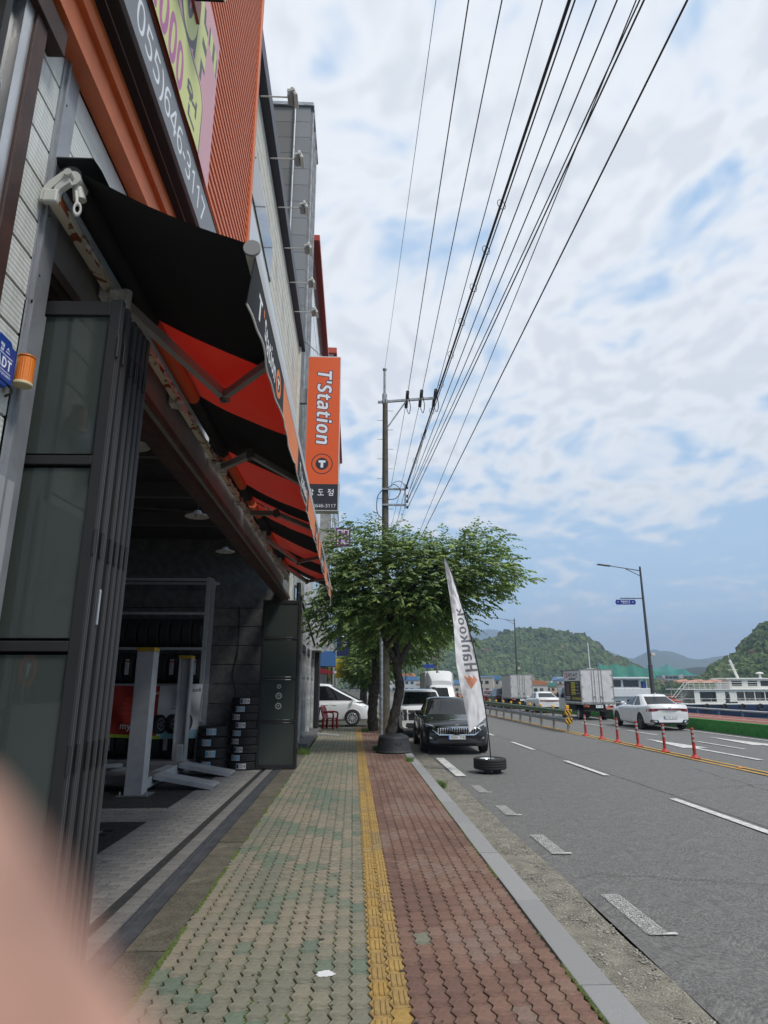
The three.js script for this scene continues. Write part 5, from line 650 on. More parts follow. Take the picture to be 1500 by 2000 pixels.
// light box trucks
function boxTruck(label, o) {
  const t = thing('box_truck', label, 'truck'), bw = 0.92, bz0 = -0.55, bz1 = 2.45, by0 = 0.86, by1 = o.top ?? 2.75;
  // cab: a loft from bumper to roof
  const cabP = (y, f, w) => { const o2 = [], r = 0.12, b = bz0 - 0.08; for (const [x, z] of [[-w + r, f - 0.0], [-w * 0.5, f - 0.05], [0, f - 0.07], [w * 0.5, f - 0.05], [w - r, f], [w - 0.03, f + 0.06], [w, f + r + 0.05], [w, (f + b) / 2], [w, b], [0, b], [-w, b], [-w, (f + b) / 2], [-w, f + r + 0.05], [-w + 0.03, f + 0.06]]) o2.push([x, y, z]); return o2; };
  const F0 = -2.2, cabin = loftSurface([cabP(0.38, F0, 0.80), cabP(0.5, F0 - 0.02, 0.83), cabP(0.8, F0 - 0.02, 0.84), cabP(1.12, F0 + 0.06, 0.84), cabP(1.2, F0 + 0.1, 0.83), cabP(1.78, F0 + 0.46, 0.74), cabP(1.90, F0 + 0.62, 0.70), cabP(1.94, F0 + 0.8, 0.6)].map((r) => [...r].reverse()));
  const cab = put('cab', toCreasedNormals(cabin, 0.5), MV.truckWhite, t); t.userData.halfL = 2.3;
  patch(cab, 'z', -1, [[-0.70, 1.22], [0.70, 1.22], [0.63, 1.74], [-0.63, 1.74]], 'windshield', MV.glass, t, 0.012, 12, 6); for (const s of [-1, 1]) { patch(cab, 'x', s, [[-1.78, 1.16], [-0.85, 1.12], [-0.85, 1.72], [-1.45, 1.72]], 'side_window', MV.glass, t, 0.012, 8, 6); patch(cab, 'z', -1, [[s * 0.5, 0.62], [s * 0.78, 0.62], [s * 0.78, 0.80], [s * 0.5, 0.80]], 'headlight', MV.lampGlass, t, 0.012, 5, 2); new B().rbox(0.09, 0.26, 0.14, s * 0.98, 1.32, -1.78, 0.03).rod(V(s * 0.82, 1.28, -1.72), V(s * 0.97, 1.3, -1.76), 0.015).mesh('side_mirror', MV.trim, t); new B().rbox(0.02, 0.03, 0.16, s * 0.85, 0.98, -0.95, 0.008).mesh('door_handle', MV.trim, t); }
  patch(cab, 'z', -1, [[-0.45, 0.66], [0.45, 0.66], [0.45, 0.80], [-0.45, 0.80]], 'grille', MV.trim, t, 0.01, 6, 2); new B().rspan(-0.82, 0.82, 0.36, 0.55, F0 - 0.12, F0 - 0.02, 0.03).mesh('front_bumper', o.cabGrey ? MV.truckGrey : MV.truckWhite, t);
  for (const s of [-1, 1]) new B().bar(V(s * 0.15, 1.22, F0 + 0.08), V(s * 0.15 - 0.42, 1.30, F0 + 0.12), 0.016, 0.012).mesh('wiper', MV.trim, t);
  // cargo body with edge profiles
  new B(0.6).span(-bw, bw, by0, by1, bz0, bz1).mesh('cargo_box', o.mat ?? MV.truckWhite, t);
  const al = P({ color: lin(0.42, 0.42, 0.41), map: T_dirt, roughness: 0.4, metalness: 0.5 }), e = new B(); for (const s of [-1, 1]) e.span(s * bw - 0.03, s * bw + 0.03, by0 - 0.02, by1 + 0.02, bz1 - 0.04, bz1 + 0.015).span(s * bw - 0.02, s * bw + 0.02, by1 - 0.05, by1 + 0.02, bz0, bz1 - 0.04).span(s * bw - 0.02, s * bw + 0.02, by0 - 0.03, by0 + 0.06, bz0, bz1 - 0.04); e.span(-bw + 0.03, bw - 0.03, by1 - 0.05, by1 + 0.015, bz1 - 0.03, bz1 + 0.012).span(-bw + 0.03, bw - 0.03, by0 - 0.02, by0 + 0.09, bz1 - 0.03, bz1 + 0.012).mesh('edge_frame', al, t);
  for (const s of [-1, 1]) { new B(0.6).rspan(s * 0.015, s * (bw - 0.035), by0 + 0.1, by1 - 0.06, bz1 + 0.001, bz1 + 0.014, 0.004).mesh('rear_door', o.mat ?? MV.truckWhite, t); for (const x of [0.13, 0.28]) { new B().rod(V(s * x, by0 + 0.06, bz1 + 0.035), V(s * x, by1 - 0.03, bz1 + 0.035), 0.013).mesh('locking_bar', al, t); } for (const y of [by0 + 0.3, (by0 + by1) / 2, by1 - 0.3]) new B().rbox(0.12, 0.05, 0.02, s * (bw - 0.06), y, bz1 + 0.024, 0.006).mesh('hinge', al, t); new B().rbox(0.16, 0.05, 0.03, s * 0.2, by0 + 0.42, bz1 + 0.055, 0.008).rbox(0.05, 0.12, 0.03, s * 0.28, by0 + 0.36, bz1 + 0.05, 0.008).mesh('lock_handle', al, t);
    new B().rbox(0.30, 0.11, 0.05, s * 0.70, by0 - 0.12, bz1 - 0.02, 0.01).mesh('tail_light', MV.tail, t); new B().rbox(0.09, 0.09, 0.055, s * 0.58, by0 - 0.12, bz1 - 0.018, 0.01).mesh('indicator', MV.amber, t); }
  new B().span(-0.45, 0.45, 0.5, 0.84, -2.0, 2.3).span(-0.8, 0.8, 0.46, 0.56, 2.18, 2.36).span(-0.8, -0.7, 0.5, 0.8, -0.3, 0.9).span(0.7, 0.8, 0.5, 0.8, -0.3, 0.9).mesh('chassis', MV.chassis, t); panel('number_plate', 0.42, 0.17, plateTex('87가 4190', false), t, [0.05, by0 - 0.13, bz1 + 0.012]);
  for (const s of [-1, 1]) { wheel(t, s * 0.73, 0.33, -1.45, 0.33, 0.2, MV.rim, 6); wheel(t, s * 0.68, 0.30, 1.35, 0.30, 0.3, MV.rim, 6); new B().span(s * 0.5, s * 0.86, 0.12, 0.5, 1.78, 1.79).mesh('mud_flap', MV.trim, t); }
  return t;
}
{
  const t1 = boxTruck('white box truck with a black and yellow advertisement on its side', { mat: MV.truckWhite });
  const ad = canvasTex(512, 480, (x, w, h) => { x.fillStyle = '#d9dadc'; x.fillRect(0, 0, w, h); x.strokeStyle = '#17181b'; hangul(x, '추진수산', 150, 34, 70, 0.16); x.strokeStyle = '#c0222c'; x.lineWidth = 12; x.beginPath(); x.arc(62, 70, 34, 0, 7); x.stroke(); x.fillStyle = '#c0222c'; x.fillRect(104, 30, 22, 84); x.fillStyle = '#20232b'; x.fillRect(160, 118, 220, 22); x.fillStyle = '#232022'; x.fillRect(0, 160, w, h - 160); x.fillStyle = '#6e4632'; x.beginPath(); x.ellipse(110, 270, 40, 80, 0.2, 0, 7); x.fill(); for (let i = 0; i < 5; i++) { x.strokeStyle = '#7a5440'; x.lineWidth = 12; x.beginPath(); x.moveTo(80 + i * 14, 320); x.lineTo(62 + i * 24, 388); x.stroke(); } for (let i = 0; i < 4; i++) { x.fillStyle = '#d8c52e'; x.beginPath(); x.roundRect(225, 178 + i * 52, 130, 40, 16); x.fill(); x.fillStyle = '#222'; x.fillRect(245, 194 + i * 52, 90, 10); x.fillStyle = '#9a9490'; x.fillRect(372, 192 + i * 52, 70 + (i * 31) % 50, 12); } x.fillStyle = '#cfcfcf'; for (let i = 0; i < 2; i++) x.fillRect(40, 408 + i * 30, 130, 14); txt(x, '010.7519.2513', 240, 452, 'bold 52px sans-serif', '#e2cf2d', { sx: 0.75 }); });
  panel('side_advertisement', 2.86, 1.72, ad, t1, [-0.9235, 1.84, 0.93], -Math.PI / 2); panel('door_sticker', 0.26, 0.12, canvasTex(128, 60, (x) => { x.fillStyle = '#e3e5e7'; x.fillRect(0, 0, 128, 60); x.strokeStyle = '#20242c'; hangul(x, '안전', 8, 16, 28, 0.14); hangul(x, '거리', 70, 16, 28, 0.14); }), t1, [-0.36, 1.85, 2.4685]);
  place(t1, 13.75, -39.6, 0.0);
  const t2 = boxTruck('plain grey box truck farther along behind the white sedan', { mat: MV.truckGrey }); place(t2, 13.95, -57.6, 0.02);
  const t3 = boxTruck('white lorry with a big roof fairing facing the camera beyond the parked cars', { mat: MV.truckGrey, top: 2.65 });
  const rs = []; for (const [z, w, y0, y1] of [[-1.6, 0.62, 1.9, 2.15], [-1.35, 0.74, 1.88, 2.5], [-1.0, 0.80, 1.86, 2.72], [-0.6, 0.82, 1.86, 2.78]]) rs.push([[w, y0, z], [w, (y0 + y1) / 2, z], [w * 0.94, y1 - 0.06, z], [w * 0.8, y1, z], [0, y1 + 0.03, z], [-w * 0.8, y1, z], [-w * 0.94, y1 - 0.06, z], [-w, (y0 + y1) / 2, z], [-w, y0, z], [0, y0, z]]); put('roof_fairing', toCreasedNormals(loftSurface(rs), 0.6), MV.truckWhite, t3); place(t3, 5.55, -43.5, Math.PI); for (const t of [t1, t2, t3]) delete t.userData.halfL;
}

// ---------- things standing in the street ----------
const galv = P({ color: lin(0.42, 0.44, 0.46), map: T_dirt, roughness: 0.45, metalness: 0.6 });
{ // upturned tub round the tree
  const t = thing('black_tub', 'black rubber tub upturned around the foot of the street tree', 'tub', [1.06, 0, -17.6]);
  new B(1).lathe([[0.455, 0.0], [0.47, 0.02], [0.468, 0.05], [0.43, 0.075], [0.395, 0.36], [0.385, 0.385], [0.36, 0.40], [0.355, 0.415], [0.30, 0.425], [0.29, 0.445], [0.235, 0.45], [0.225, 0.468], [0.165, 0.472], [0.16, 0.43]], 0, 0, 0, 0, 0, 0, 48).mesh('shell', P({ color: lin(0.032, 0.034, 0.04), map: T_dirt, roughness: 0.62 }), t);
  for (const a of [2.6, 0.25]) new B().add(new THREE.TorusGeometry(0.06, 0.012, 6, 14, Math.PI), 0.41 * Math.sin(a + 1.57 - 1.57) , 0.26, 0.41 * Math.cos(a), 0, a, Math.PI).mesh('handle', MV.trim, t);
}
{ // upright tyre with rim as flag foot, and the flag
  const t = thing('flag_base_wheel', 'tyre with a silver rim lying flat on the road holding the flag', 'wheel', [3.05, ROAD + 0.012, -15.15]);
  const w = put('tire', nonIdx(tireGeo(0.365, 0.235, 0.235)), M.rubber, t); w.position.y = 0.185; const b = new B(); b.lathe([[0.235, -0.09], [0.235, 0.095], [0.222, 0.102], [0.205, 0.07], [0.19, 0.055], [0.05, 0.06], [0, 0.06]], 0, 0.185, 0, 0, 0, 0, 36); for (let i = 0; i < 8; i++) { const a = i * Math.PI / 4; b.box(0.13, 0.02, 0.035, Math.cos(a) * 0.125, 0.255, -Math.sin(a) * 0.125, 0, a, 0); } b.mesh('rim', P({ color: lin(0.62, 0.63, 0.65), roughness: 0.25, metalness: 0.85 }), t);
  new B().rspan(-0.16, -0.02, 0.0, 0.08, 0.02, 0.2).rspan(0.06, 0.22, 0.0, 0.07, -0.05, 0.14).mesh('foot_block', MV.trim, t);
  const f = thing('feather_flag', 'tall white feather flag with mirrored grey lettering stuck in the tyre', 'flag', [3.05, ROAD + 0.25, -15.15]);
  const pole = (s) => V(0.02 - 0.16 * s - 0.74 * s * s, s * 4.62, 0.02 - 0.05 * s);          // bowed pole, s from 0 to 1
  new B().tube(Array.from({ length: 14 }, (_, i) => pole(i / 13)), 0.014, 8, 60).mesh('pole', MV.trim, f);
  const tex = canvasTex(256, 2048, (x, w, h) => { x.fillStyle = '#f0f0f3'; x.fillRect(0, 0, w, h); x.save(); x.translate(w * 0.38, h * 0.735); x.rotate(-Math.PI / 2); txt(x, 'Hankook', 0, 62, 'bold 205px sans-serif', '#7c7c83', { sx: 0.93 }); x.fillStyle = '#e59a7c'; x.beginPath(); x.moveTo(-200, 40); x.lineTo(-20, 95); x.lineTo(-60, 40); x.lineTo(-20, 40); x.lineTo(-70, -10); x.lineTo(-20, -20); x.lineTo(-90, -60); x.closePath(); x.fill(); x.restore(); });
  const nu = 12, nv = 70, pos = [], uv = [], idx = []; const s0 = 0.20;
  for (let sd = 0; sd < 2; sd++) for (let j = 0; j <= nv; j++) for (let i = 0; i <= nu; i++) { const v = j / nv, s = mix(s0, 1, v), p = pole(s), W = 0.46 * Math.min(1, Math.pow(Math.max(0, 1 - v) * 1.5, 0.75)) * mix(0.9, 1, Math.min(1, v * 6)) + 0.02, u = i / nu; const wave = 0.055 * Math.sin(v * 9 + u * 3.5) * u + 0.035 * Math.sin(v * 24 + u * 7) * u * (1 - v) + 0.016 * N2(u * 5, v * 16); pos.push(p.x - W * u * (0.92 + 0.08 * Math.sin(v * 5)) , p.y - 0.30 * u * Math.max(0, 1 - v * 9) * 1.0 - 0.03 * u, p.z + wave + (sd ? -0.003 : 0)); uv.push(u, v); }
  const Wn = nu + 1, o = Wn * (nv + 1); for (let sd = 0; sd < 2; sd++) for (let j = 0; j < nv; j++) for (let i = 0; i < nu; i++) { const a = sd * o + j * Wn + i; sd ? idx.push(a, a + 1, a + Wn, a + 1, a + Wn + 1, a + Wn) : idx.push(a, a + Wn, a + 1, a + 1, a + Wn, a + Wn + 1); }
  const g = new THREE.BufferGeometry(); g.setAttribute('position', new THREE.Float32BufferAttribute(pos, 3)); g.setAttribute('uv', new THREE.Float32BufferAttribute(uv, 2)); g.setIndex(idx); g.computeVertexNormals(); put('flag_cloth', g, new THREE.MeshPhysicalMaterial({ map: tex, roughness: 0.8, transmission: 0.06, thickness: 0 }), f);
}
{ // lane bollards
  const b0 = thing('lane_bollard', 'red lane bollard with grey bands, nearest the camera', 'bollard', [9.02, ROAD + 0.012, -17.7], 0, 'bollards along the centre line'), red = P({ color: lin(0.50, 0.035, 0.022), map: T_dirt, roughness: 0.5 }), gr = P({ color: lin(0.36, 0.36, 0.36), roughness: 0.5 });
  new B().lathe([[0, 0], [0.13, 0], [0.13, 0.02], [0.075, 0.055], [0.05, 0.085], [0.041, 0.1], [0.04, 0.74], [0.036, 0.765], [0, 0.77]]).mesh('post', red, b0); for (const y of [0.44, 0.555, 0.67]) new B().lathe([[0.0405, y - 0.032], [0.0425, y - 0.03], [0.0425, y + 0.03], [0.0405, y + 0.032]]).mesh('reflective_band', gr, b0);
  const ord = ['second', 'third', 'fourth', 'fifth', 'sixth']; [-19.4, -21.15, -22.75, -24.15, -25.75].forEach((z, i) => { const c = copy(b0, `red lane bollard with grey bands, ${ord[i]} from the camera`, [9.02 - 0.02 * i, ROAD + 0.012, z]); c.rotation.z = rr(-0.03, 0.03); });
}
{ // centre guard rail
  const g = thing('guard_rail', 'green and grey steel guard rail with yellow reflectors along the centre line', 'guard rail', [9.0, ROAD, -27.9]);
  const L = 150, green = P({ color: lin(0.10, 0.17, 0.075), map: T_dirt, roughness: 0.45, metalness: 0.3 }), yel = P({ color: lin(0.75, 0.38, 0.01), roughness: 0.4 });
  for (const [y, m, h] of [[0.78, green, 0.10], [0.45, galv, 0.09]]) for (const s of [-1, 1]) new B(1).ext([[0, -h], [0.035, -h * 0.75], [0.04, -h * 0.25], [0.012, 0], [0.04, h * 0.25], [0.035, h * 0.75], [0, h], [-0.012, h], [-0.012, -h]].map(([a, b]) => [a * s, b]).sort(() => 0), L, s * 0.075, y, -L).mesh('rail', m, g);
  for (let k = 0; k < 40; k++) { const z = -0.08 - k * 2.0; new B().cyl(0.057, 0.057, 0.92, 0, 0.46, z, 0, 0, 0, 12).mesh('post', galv, g); if (k < 26) { new B().lathe([[0.0585, 0.27], [0.0585, 0.31]], 0, 0, z, 0, 0, 0, 12).mesh('reflective_band', yel, g); new B().rbox(0.12, 0.11, 0.10, 0, 0.965, z, 0.02).mesh('reflector', yel, g); new B().rbox(0.018, 0.07, 0.10, -0.065, 0.60, z - 0.9, 0.005).mesh('reflector', yel, g); } }
  const hz = canvasTex(128, 128, (x) => { x.fillStyle = '#d8a31c'; x.fillRect(0, 0, 128, 128); x.fillStyle = '#17171a'; for (let i = -1; i < 4; i++) { x.beginPath(); x.moveTo(i * 64, 0); x.lineTo(i * 64 + 32, 0); x.lineTo(i * 64 + 96, 128); x.lineTo(i * 64 + 64, 128); x.fill(); } });
  for (const y of [0.78, 0.45]) { new B().rspan(-0.15, 0.15, y - 0.12, y + 0.12, 0.0, 0.06, 0.02).mesh('end_cap', yel, g); panel('hazard_stripes', 0.28, 0.22, hz, g, [0, y, 0.0635]); } new B().rbox(0.14, 0.14, 0.12, 0, 1.0, -0.08, 0.02).mesh('reflector', yel, g);
}
{ // lamp posts on the promenade
  const grey = P({ color: lin(0.085, 0.088, 0.095), roughness: 0.45, metalness: 0.4 });
  const l = thing('street_lamp', 'grey street lamp with a blue road name sign over the far lane', 'street lamp', [15.5, 0.25, -34], 0, 'street lamps on the promenade');
  new B().cyl(0.11, 0.12, 2.4, 0, 1.2, 0).cyl(0.05, 0.085, 5.35, 0, 5.0, 0).cyl(0.12, 0.12, 0.08, 0, 2.42, 0).mesh('pole', grey, l); new B().rod(V(0, 7.45, 0), V(-1.75, 7.72, 0), 0.028, 0.022).rod(V(0, 7.15, 0), V(-0.8, 7.55, 0), 0.02).mesh('arm', grey, l); new B().rbox(0.72, 0.07, 0.2, -1.98, 7.74, 0, 0.03, 0, 0, -0.12).mesh('lamp_head', grey, l); new B().rbox(0.22, 0.14, 0.14, 0.18, 3.0, 0.06, 0.02).mesh('camera_box', M.cast, l);
  const second = l.clone(), third = l.clone();
  new B().rod(V(0, 5.95, 0), V(-1.25, 5.95, 0), 0.03).mesh('sign_arm', grey, l); const sg = new THREE.Shape([[-0.56, 0], [-0.5, 0.13], [0.5, 0.13], [0.56, 0], [0.5, -0.13], [-0.5, -0.13]].map((p) => new THREE.Vector2(...p))); new B().ext(sg, 0.04, -0.98, 5.74, -0.02).mesh('road_name_sign', P({ color: srgb(24, 44, 132), roughness: 0.4 }), l); panel('sign_print', 0.98, 0.22, canvasTex(512, 116, (x, w, h) => { x.fillStyle = '#182c84'; x.fillRect(0, 0, w, h); x.strokeStyle = '#e6ebf5'; hangul(x, '죽림해안로', 110, 16, 52, 0.12); txt(x, 'Jungnimhaean-ro', w / 2, 100, '30px sans-serif', '#e6ebf5', { align: 'center' }); txt(x, '61', 20, 66, 'bold 36px sans-serif', '#e6ebf5'); txt(x, '45', 440, 66, 'bold 36px sans-serif', '#e6ebf5'); }), l, [-0.98, 5.74, 0.0235]);
  for (const [o, z, lb] of [[second, -62, 'plain grey street lamp standing behind the grey box truck'], [third, -91, 'small far grey street lamp half hidden by the feather flag']]) { o.name = numbered('street_lamp'); o.userData = { ...l.userData, label: lb }; o.position.set(15.4, 0.25, z); scene.add(o); }
}
{ // red plastic chair, ramp plate and bag by the shopfronts
  const c = thing('red_plastic_chair', 'red plastic garden armchair standing on the pavement', 'chair', [-0.92, 0.0, -27.4], 1.25), red = P({ color: lin(0.42, 0.012, 0.018), roughness: 0.35 });
  new B().rbox(0.46, 0.03, 0.44, 0, 0.40, 0, 0.012).mesh('seat', red, c); for (const [x, z] of [[0.22, 0.2], [-0.22, 0.2], [0.22, -0.2], [-0.22, -0.2]]) new B().bar(V(x * 1.12, 0, z * 1.12), V(x, 0.41, z), 0.085, 0.075).mesh('leg', red, c); for (const s of [-1, 1]) new B().tube([V(s * 0.25, 0.4, 0.22), V(s * 0.27, 0.6, 0.22), V(s * 0.27, 0.64, 0.1), V(s * 0.26, 0.64, -0.2)], 0.036, 6).mesh('armrest', red, c); for (let i = 0; i < 5; i++) new B().bar(V(-0.18 + i * 0.09, 0.42, -0.21), V(-0.2 + i * 0.1, 0.83, -0.32), 0.075, 0.016).mesh('back_slat', red, c); new B().tube([V(-0.25, 0.42, -0.2), V(-0.26, 0.7, -0.28), V(-0.2, 0.84, -0.33), V(0.2, 0.84, -0.33), V(0.26, 0.7, -0.28), V(0.25, 0.42, -0.2)], 0.03, 6).mesh('back_rim', red, c);
  const r = thing('door_ramp', 'grey wedge ramp lying at the shop step before the red chair', 'ramp', [-1.02, 0, -23.6]); new B(1).ext([[-0.45, 0], [0.55, 0], [0.55, 0.015], [-0.45, 0.11]], 0.55, 0, 0, -0.25).mesh('plate', P({ color: lin(0.36, 0.36, 0.35), map: T_dirt, roughness: 0.7 }), r);
  const bg = thing('folded_sack', 'dark blue patterned sack leaning on the wall by the red chair', 'bag', [-1.38, 0, -26.4]); new B(1).rbox(0.12, 0.85, 0.4, 0, 0.43, 0, 0.05, 0, 0, -0.12).mesh('cloth', P({ color: lin(0.035, 0.06, 0.10), map: T_blot, roughness: 0.9 }), bg); new B(1).rbox(0.10, 0.25, 0.36, -0.06, 0.72, 0.04, 0.05, 0, 0, -0.12).mesh('light_patch', P({ color: lin(0.25, 0.38, 0.55), roughness: 0.9 }), bg);
}
// street trees
function leafGeo(list, r, p, dir, size, cols, tone) { const side = V(-dir.z, rr(-0.5, 0.5, r), dir.x).normalize().multiplyScalar(size * 0.27), up = dir.clone().cross(side).normalize().multiplyScalar(size * 0.07), tip = p.clone().addScaledVector(dir, size), mid = p.clone().addScaledVector(dir, size * 0.45).add(up), a = mid.clone().add(side), b = mid.clone().sub(side); list.push(p.x, p.y, p.z, a.x, a.y, a.z, tip.x, tip.y, tip.z, p.x, p.y, p.z, tip.x, tip.y, tip.z, b.x, b.y, b.z); for (let i = 0; i < 6; i++) cols.push(tone[0], tone[1], tone[2]); }
const leafMat = new THREE.MeshPhysicalMaterial({ color: 0xffffff, vertexColors: true, roughness: 0.75, transmission: 0.42, thickness: 0, side: THREE.DoubleSide }), barkMat = P({ color: lin(0.19, 0.16, 0.135), map: T_bark, roughness: 0.95, bumpMap: T_grain, bumpScale: 0.012 });
function streetTree(name, label, o) {
  const t = thing(name, label, 'tree', o.at, 0, o.group), r = mulberry(o.seed), tb = new B(2);
  const limb = (pts, r0, r1) => { const c = new THREE.CatmullRomCurve3(pts), n = pts.length * 5, F = c.computeFrenetFrames(n, false), pos = [], idx = [], m = 9; for (let i = 0; i <= n; i++) { const u = i / n, p = c.getPointAt(u), R = mix(r0, r1, u) * (1 + 0.16 * N2(u * 9 + r0 * 50, o.seed)); for (let k = 0; k < m; k++) { const a = k / m * 2 * Math.PI; p.clone(); const q = p.clone().addScaledVector(F.normals[i], Math.cos(a) * R).addScaledVector(F.binormals[i], Math.sin(a) * R); pos.push(q.x, q.y, q.z); } } for (let i = 0; i < n; i++) for (let k = 0; k < m; k++) { const a = i * m + k, b = i * m + (k + 1) % m; idx.push(a, b, a + m, b, b + m, a + m); } const g = new THREE.BufferGeometry(); g.setAttribute('position', new THREE.Float32BufferAttribute(pos, 3)); g.setIndex(idx); g.computeVertexNormals(); tb.g.push(nonIdx(g)); };
  for (const tr of o.trunks) limb(tr.map((p) => V(...p)), tr.r0 ?? o.r, tr.r1 ?? o.r * 0.6);
  const forks = o.forks.map((p) => V(...p)), C = V(...o.crown), Rv = V(...o.radii), pos = [], col = [];
  const lobes = o.lobes ?? [[...o.crown, ...o.radii, 1]]; const pick = () => { let w = r(), Q = lobes[0]; for (const q of lobes) { Q = q; if ((w -= q[6]) < 0) break; } const C = V(Q[0], Q[1], Q[2]), Rv = V(Q[3], Q[4], Q[5]); for (;;) { const d = V(rr(-1, 1, r), rr(-1, 1, r), rr(-1, 1, r)), l = d.length(); if (l > 1 || l < 0.25) continue; const k = Math.pow(l, 0.62) / l; d.multiplyScalar(k); const lump = 1 + 0.24 * N3(d.x * 1.7 + o.seed, d.y * 1.7, d.z * 1.7) + 0.12 * N3(d.x * 4, d.y * 4 + o.seed, d.z * 4); return C.clone().add(V(d.x * Rv.x * lump, d.y * Rv.y * lump, d.z * Rv.z * lump)); } };
  const ends = [];
  for (let i = 0; i < o.limbs; i++) { const e = pick(), f = forks[i % forks.length], mid = f.clone().lerp(e, 0.5).add(V(rr(-0.2, 0.2, r), rr(0, 0.35, r), rr(-0.2, 0.2, r))); limb([f, f.clone().lerp(mid, 0.5).add(V(0, 0.08, 0)), mid, e], o.r * 0.30, 0.008); ends.push(e, mid.clone().lerp(e, 0.5), mid); }
  for (let i = 0; i < o.sprays; i++) {                                // twigs carrying rows of drooping leaves
    const base = i % 3 ? pick() : ends[Math.floor(r() * ends.length)].clone().add(V(rr(-0.3, 0.3, r), rr(-0.3, 0.3, r), rr(-0.3, 0.3, r))), out = base.clone().sub(C).divide(Rv).normalize(), dir = V(out.x + rr(-0.7, 0.7, r), 0.12 + 0.35 * out.y + rr(-0.35, 0.3, r), out.z + rr(-0.7, 0.7, r)).normalize(), L = rr(0.28, 0.62, r) * o.scale, n = Math.round(rr(8, 15, r)), young = r() < 0.13, k = rr(0.75, 1.2, r), yl = rr(0, 1, r);
    const tone = young ? [0.30 * k, 0.42 * k, 0.06 * k] : [mix(0.105, 0.20, yl) * k, mix(0.205, 0.31, yl) * k, mix(0.036, 0.052, yl) * k]; let p = base.clone();
    for (let q = 0; q < n; q++) { const d2 = dir.clone().add(V(0, -0.55 * q / n, 0)).normalize(); p = p.clone().addScaledVector(d2, L / n); const sd = q % 2 ? 1 : -1, sv = V(-d2.z, 0, d2.x).normalize().multiplyScalar(sd * rr(0.5, 1.0, r)), ld = d2.clone().multiplyScalar(0.7).add(sv).add(V(0, rr(-0.75, -0.05, r), 0)).normalize(); leafGeo(pos, r, p, ld, o.leaf * rr(0.7, 1.15, r), col, tone.map((c) => c * rr(0.85, 1.15, r))); }
  }
  const bg = tb.geo(); put('trunk', bg, barkMat, t);
  const g = new THREE.BufferGeometry(); g.setAttribute('position', new THREE.Float32BufferAttribute(pos, 3)); g.setAttribute('color', new THREE.Float32BufferAttribute(col, 3)); g.computeVertexNormals(); put('crown', g, leafMat, t); return t;
}
{
  const tr1 = [[[-0.12, 0.0, 0], [-0.09, 0.45, 0], [0.02, 0.9, 0.02], [0.11, 1.3, 0.02], [0.17, 1.66, 0.03], [0.10, 2.05, 0], [0.09, 2.4, 0]], [[0.09, 2.25, 0], [-0.12, 2.6, 0.05], [-0.28, 3.0, 0.1], [-0.34, 3.7, 0.1]], [[0.13, 2.4, 0], [0.06, 2.9, -0.05], [0.12, 3.5, 0], [0.25, 4.2, 0.1]], [[0.14, 2.2, 0], [0.5, 2.9, 0.1], [0.9, 3.6, 0.0]]]; tr1[0].r0 = 0.15; tr1[0].r1 = 0.105; for (const k of [1, 2, 3]) { tr1[k].r0 = 0.085; tr1[k].r1 = 0.045; }
  streetTree('street_tree', 'leafy street tree growing out of the black tub', { at: [1.06, 0, -17.6], seed: 3, trunks: tr1, r: 0.15, forks: [[-0.28, 3.2, 0.1], [0.12, 3.5, 0], [0.9, 3.6, 0], [-0.1, 2.75, 0.05], [0.25, 4.1, 0.1]], crown: [0.62, 4.28, 0], radii: [2.65, 1.75, 2.1], limbs: 30, sprays: 4300, leaf: 0.125, scale: 0.95, lobes: [[0.15, 4.4, 0, 1.85, 1.25, 1.8, 0.50], [1.8, 4.6, 0.2, 1.55, 0.95, 1.4, 0.23], [-1.2, 3.45, 0.2, 1.05, 0.7, 1.2, 0.10], [-0.6, 5.35, 0, 1.3, 0.75, 1.2, 0.09], [2.4, 5.5, 0, 0.7, 0.55, 0.8, 0.03], [1.1, 3.45, -0.3, 1.1, 0.5, 1.0, 0.05]], group: 'street trees along the pavement' });
  const tr2 = [[[0, 0, 0], [-0.04, 0.6, 0], [0.02, 1.3, 0], [0.08, 2.0, 0], [0.05, 2.8, 0]], [[0.0, 1.35, 0], [0.35, 1.9, 0], [0.6, 2.7, 0]]]; tr2[0].r0 = 0.21; tr2[0].r1 = 0.13; tr2[1].r0 = 0.13; tr2[1].r1 = 0.08;
  streetTree('street_tree', 'thick dark trunked street tree right behind the grey pole', { at: [0.78, 0, -25.9], seed: 8, trunks: tr2, r: 0.16, forks: [[0.05, 2.8, 0], [0.6, 2.7, 0], [0.08, 2.2, 0]], crown: [1.15, 4.1, 0], radii: [1.95, 1.45, 1.9], limbs: 24, sprays: 1800, leaf: 0.14, scale: 1.0, group: 'street trees along the pavement' });
  const far = [[1.15, -46, 11, [0.0, 3.2, 0], [1.7, 1.5, 1.8], 'far street tree just beyond the white van', 1.2], [0.9, -54, 12, [0.0, 3.6, 0], [1.9, 1.7, 2.2], 'far street tree second beyond the white van', 1.2], [0.8, -66, 13, [0.2, 4.0, 0], [2.6, 2.0, 2.6], 'farthest street tree down the pavement', 1.2]];
  for (const [x, z, seed, cr, rad, lb, sc] of far) { const tk = [[[0, 0, 0], [0.05, 1, 0], [0.0, 2.2, 0], [0.05, 3, 0]]]; tk[0].r0 = 0.2; tk[0].r1 = 0.1; streetTree('street_tree', lb, { at: [x, -0.1, z], seed, trunks: tk, r: 0.13, forks: [[0, 2.2, 0], [0.05, 2.9, 0]], crown: cr, radii: rad, limbs: 14, sprays: 1500, leaf: 0.17, scale: sc, group: 'street trees along the pavement' }); }
  weedTuft('grass_patch', 'patch of grass beside the black tub', 0.66, 0, -18.3, 420, 0.11, 15, 'grass'); weedTuft('grass_patch', 'patch of grass at the foot of the second tree', 0.45, 0, -25.4, 420, 0.12, 16, 'grass');
}
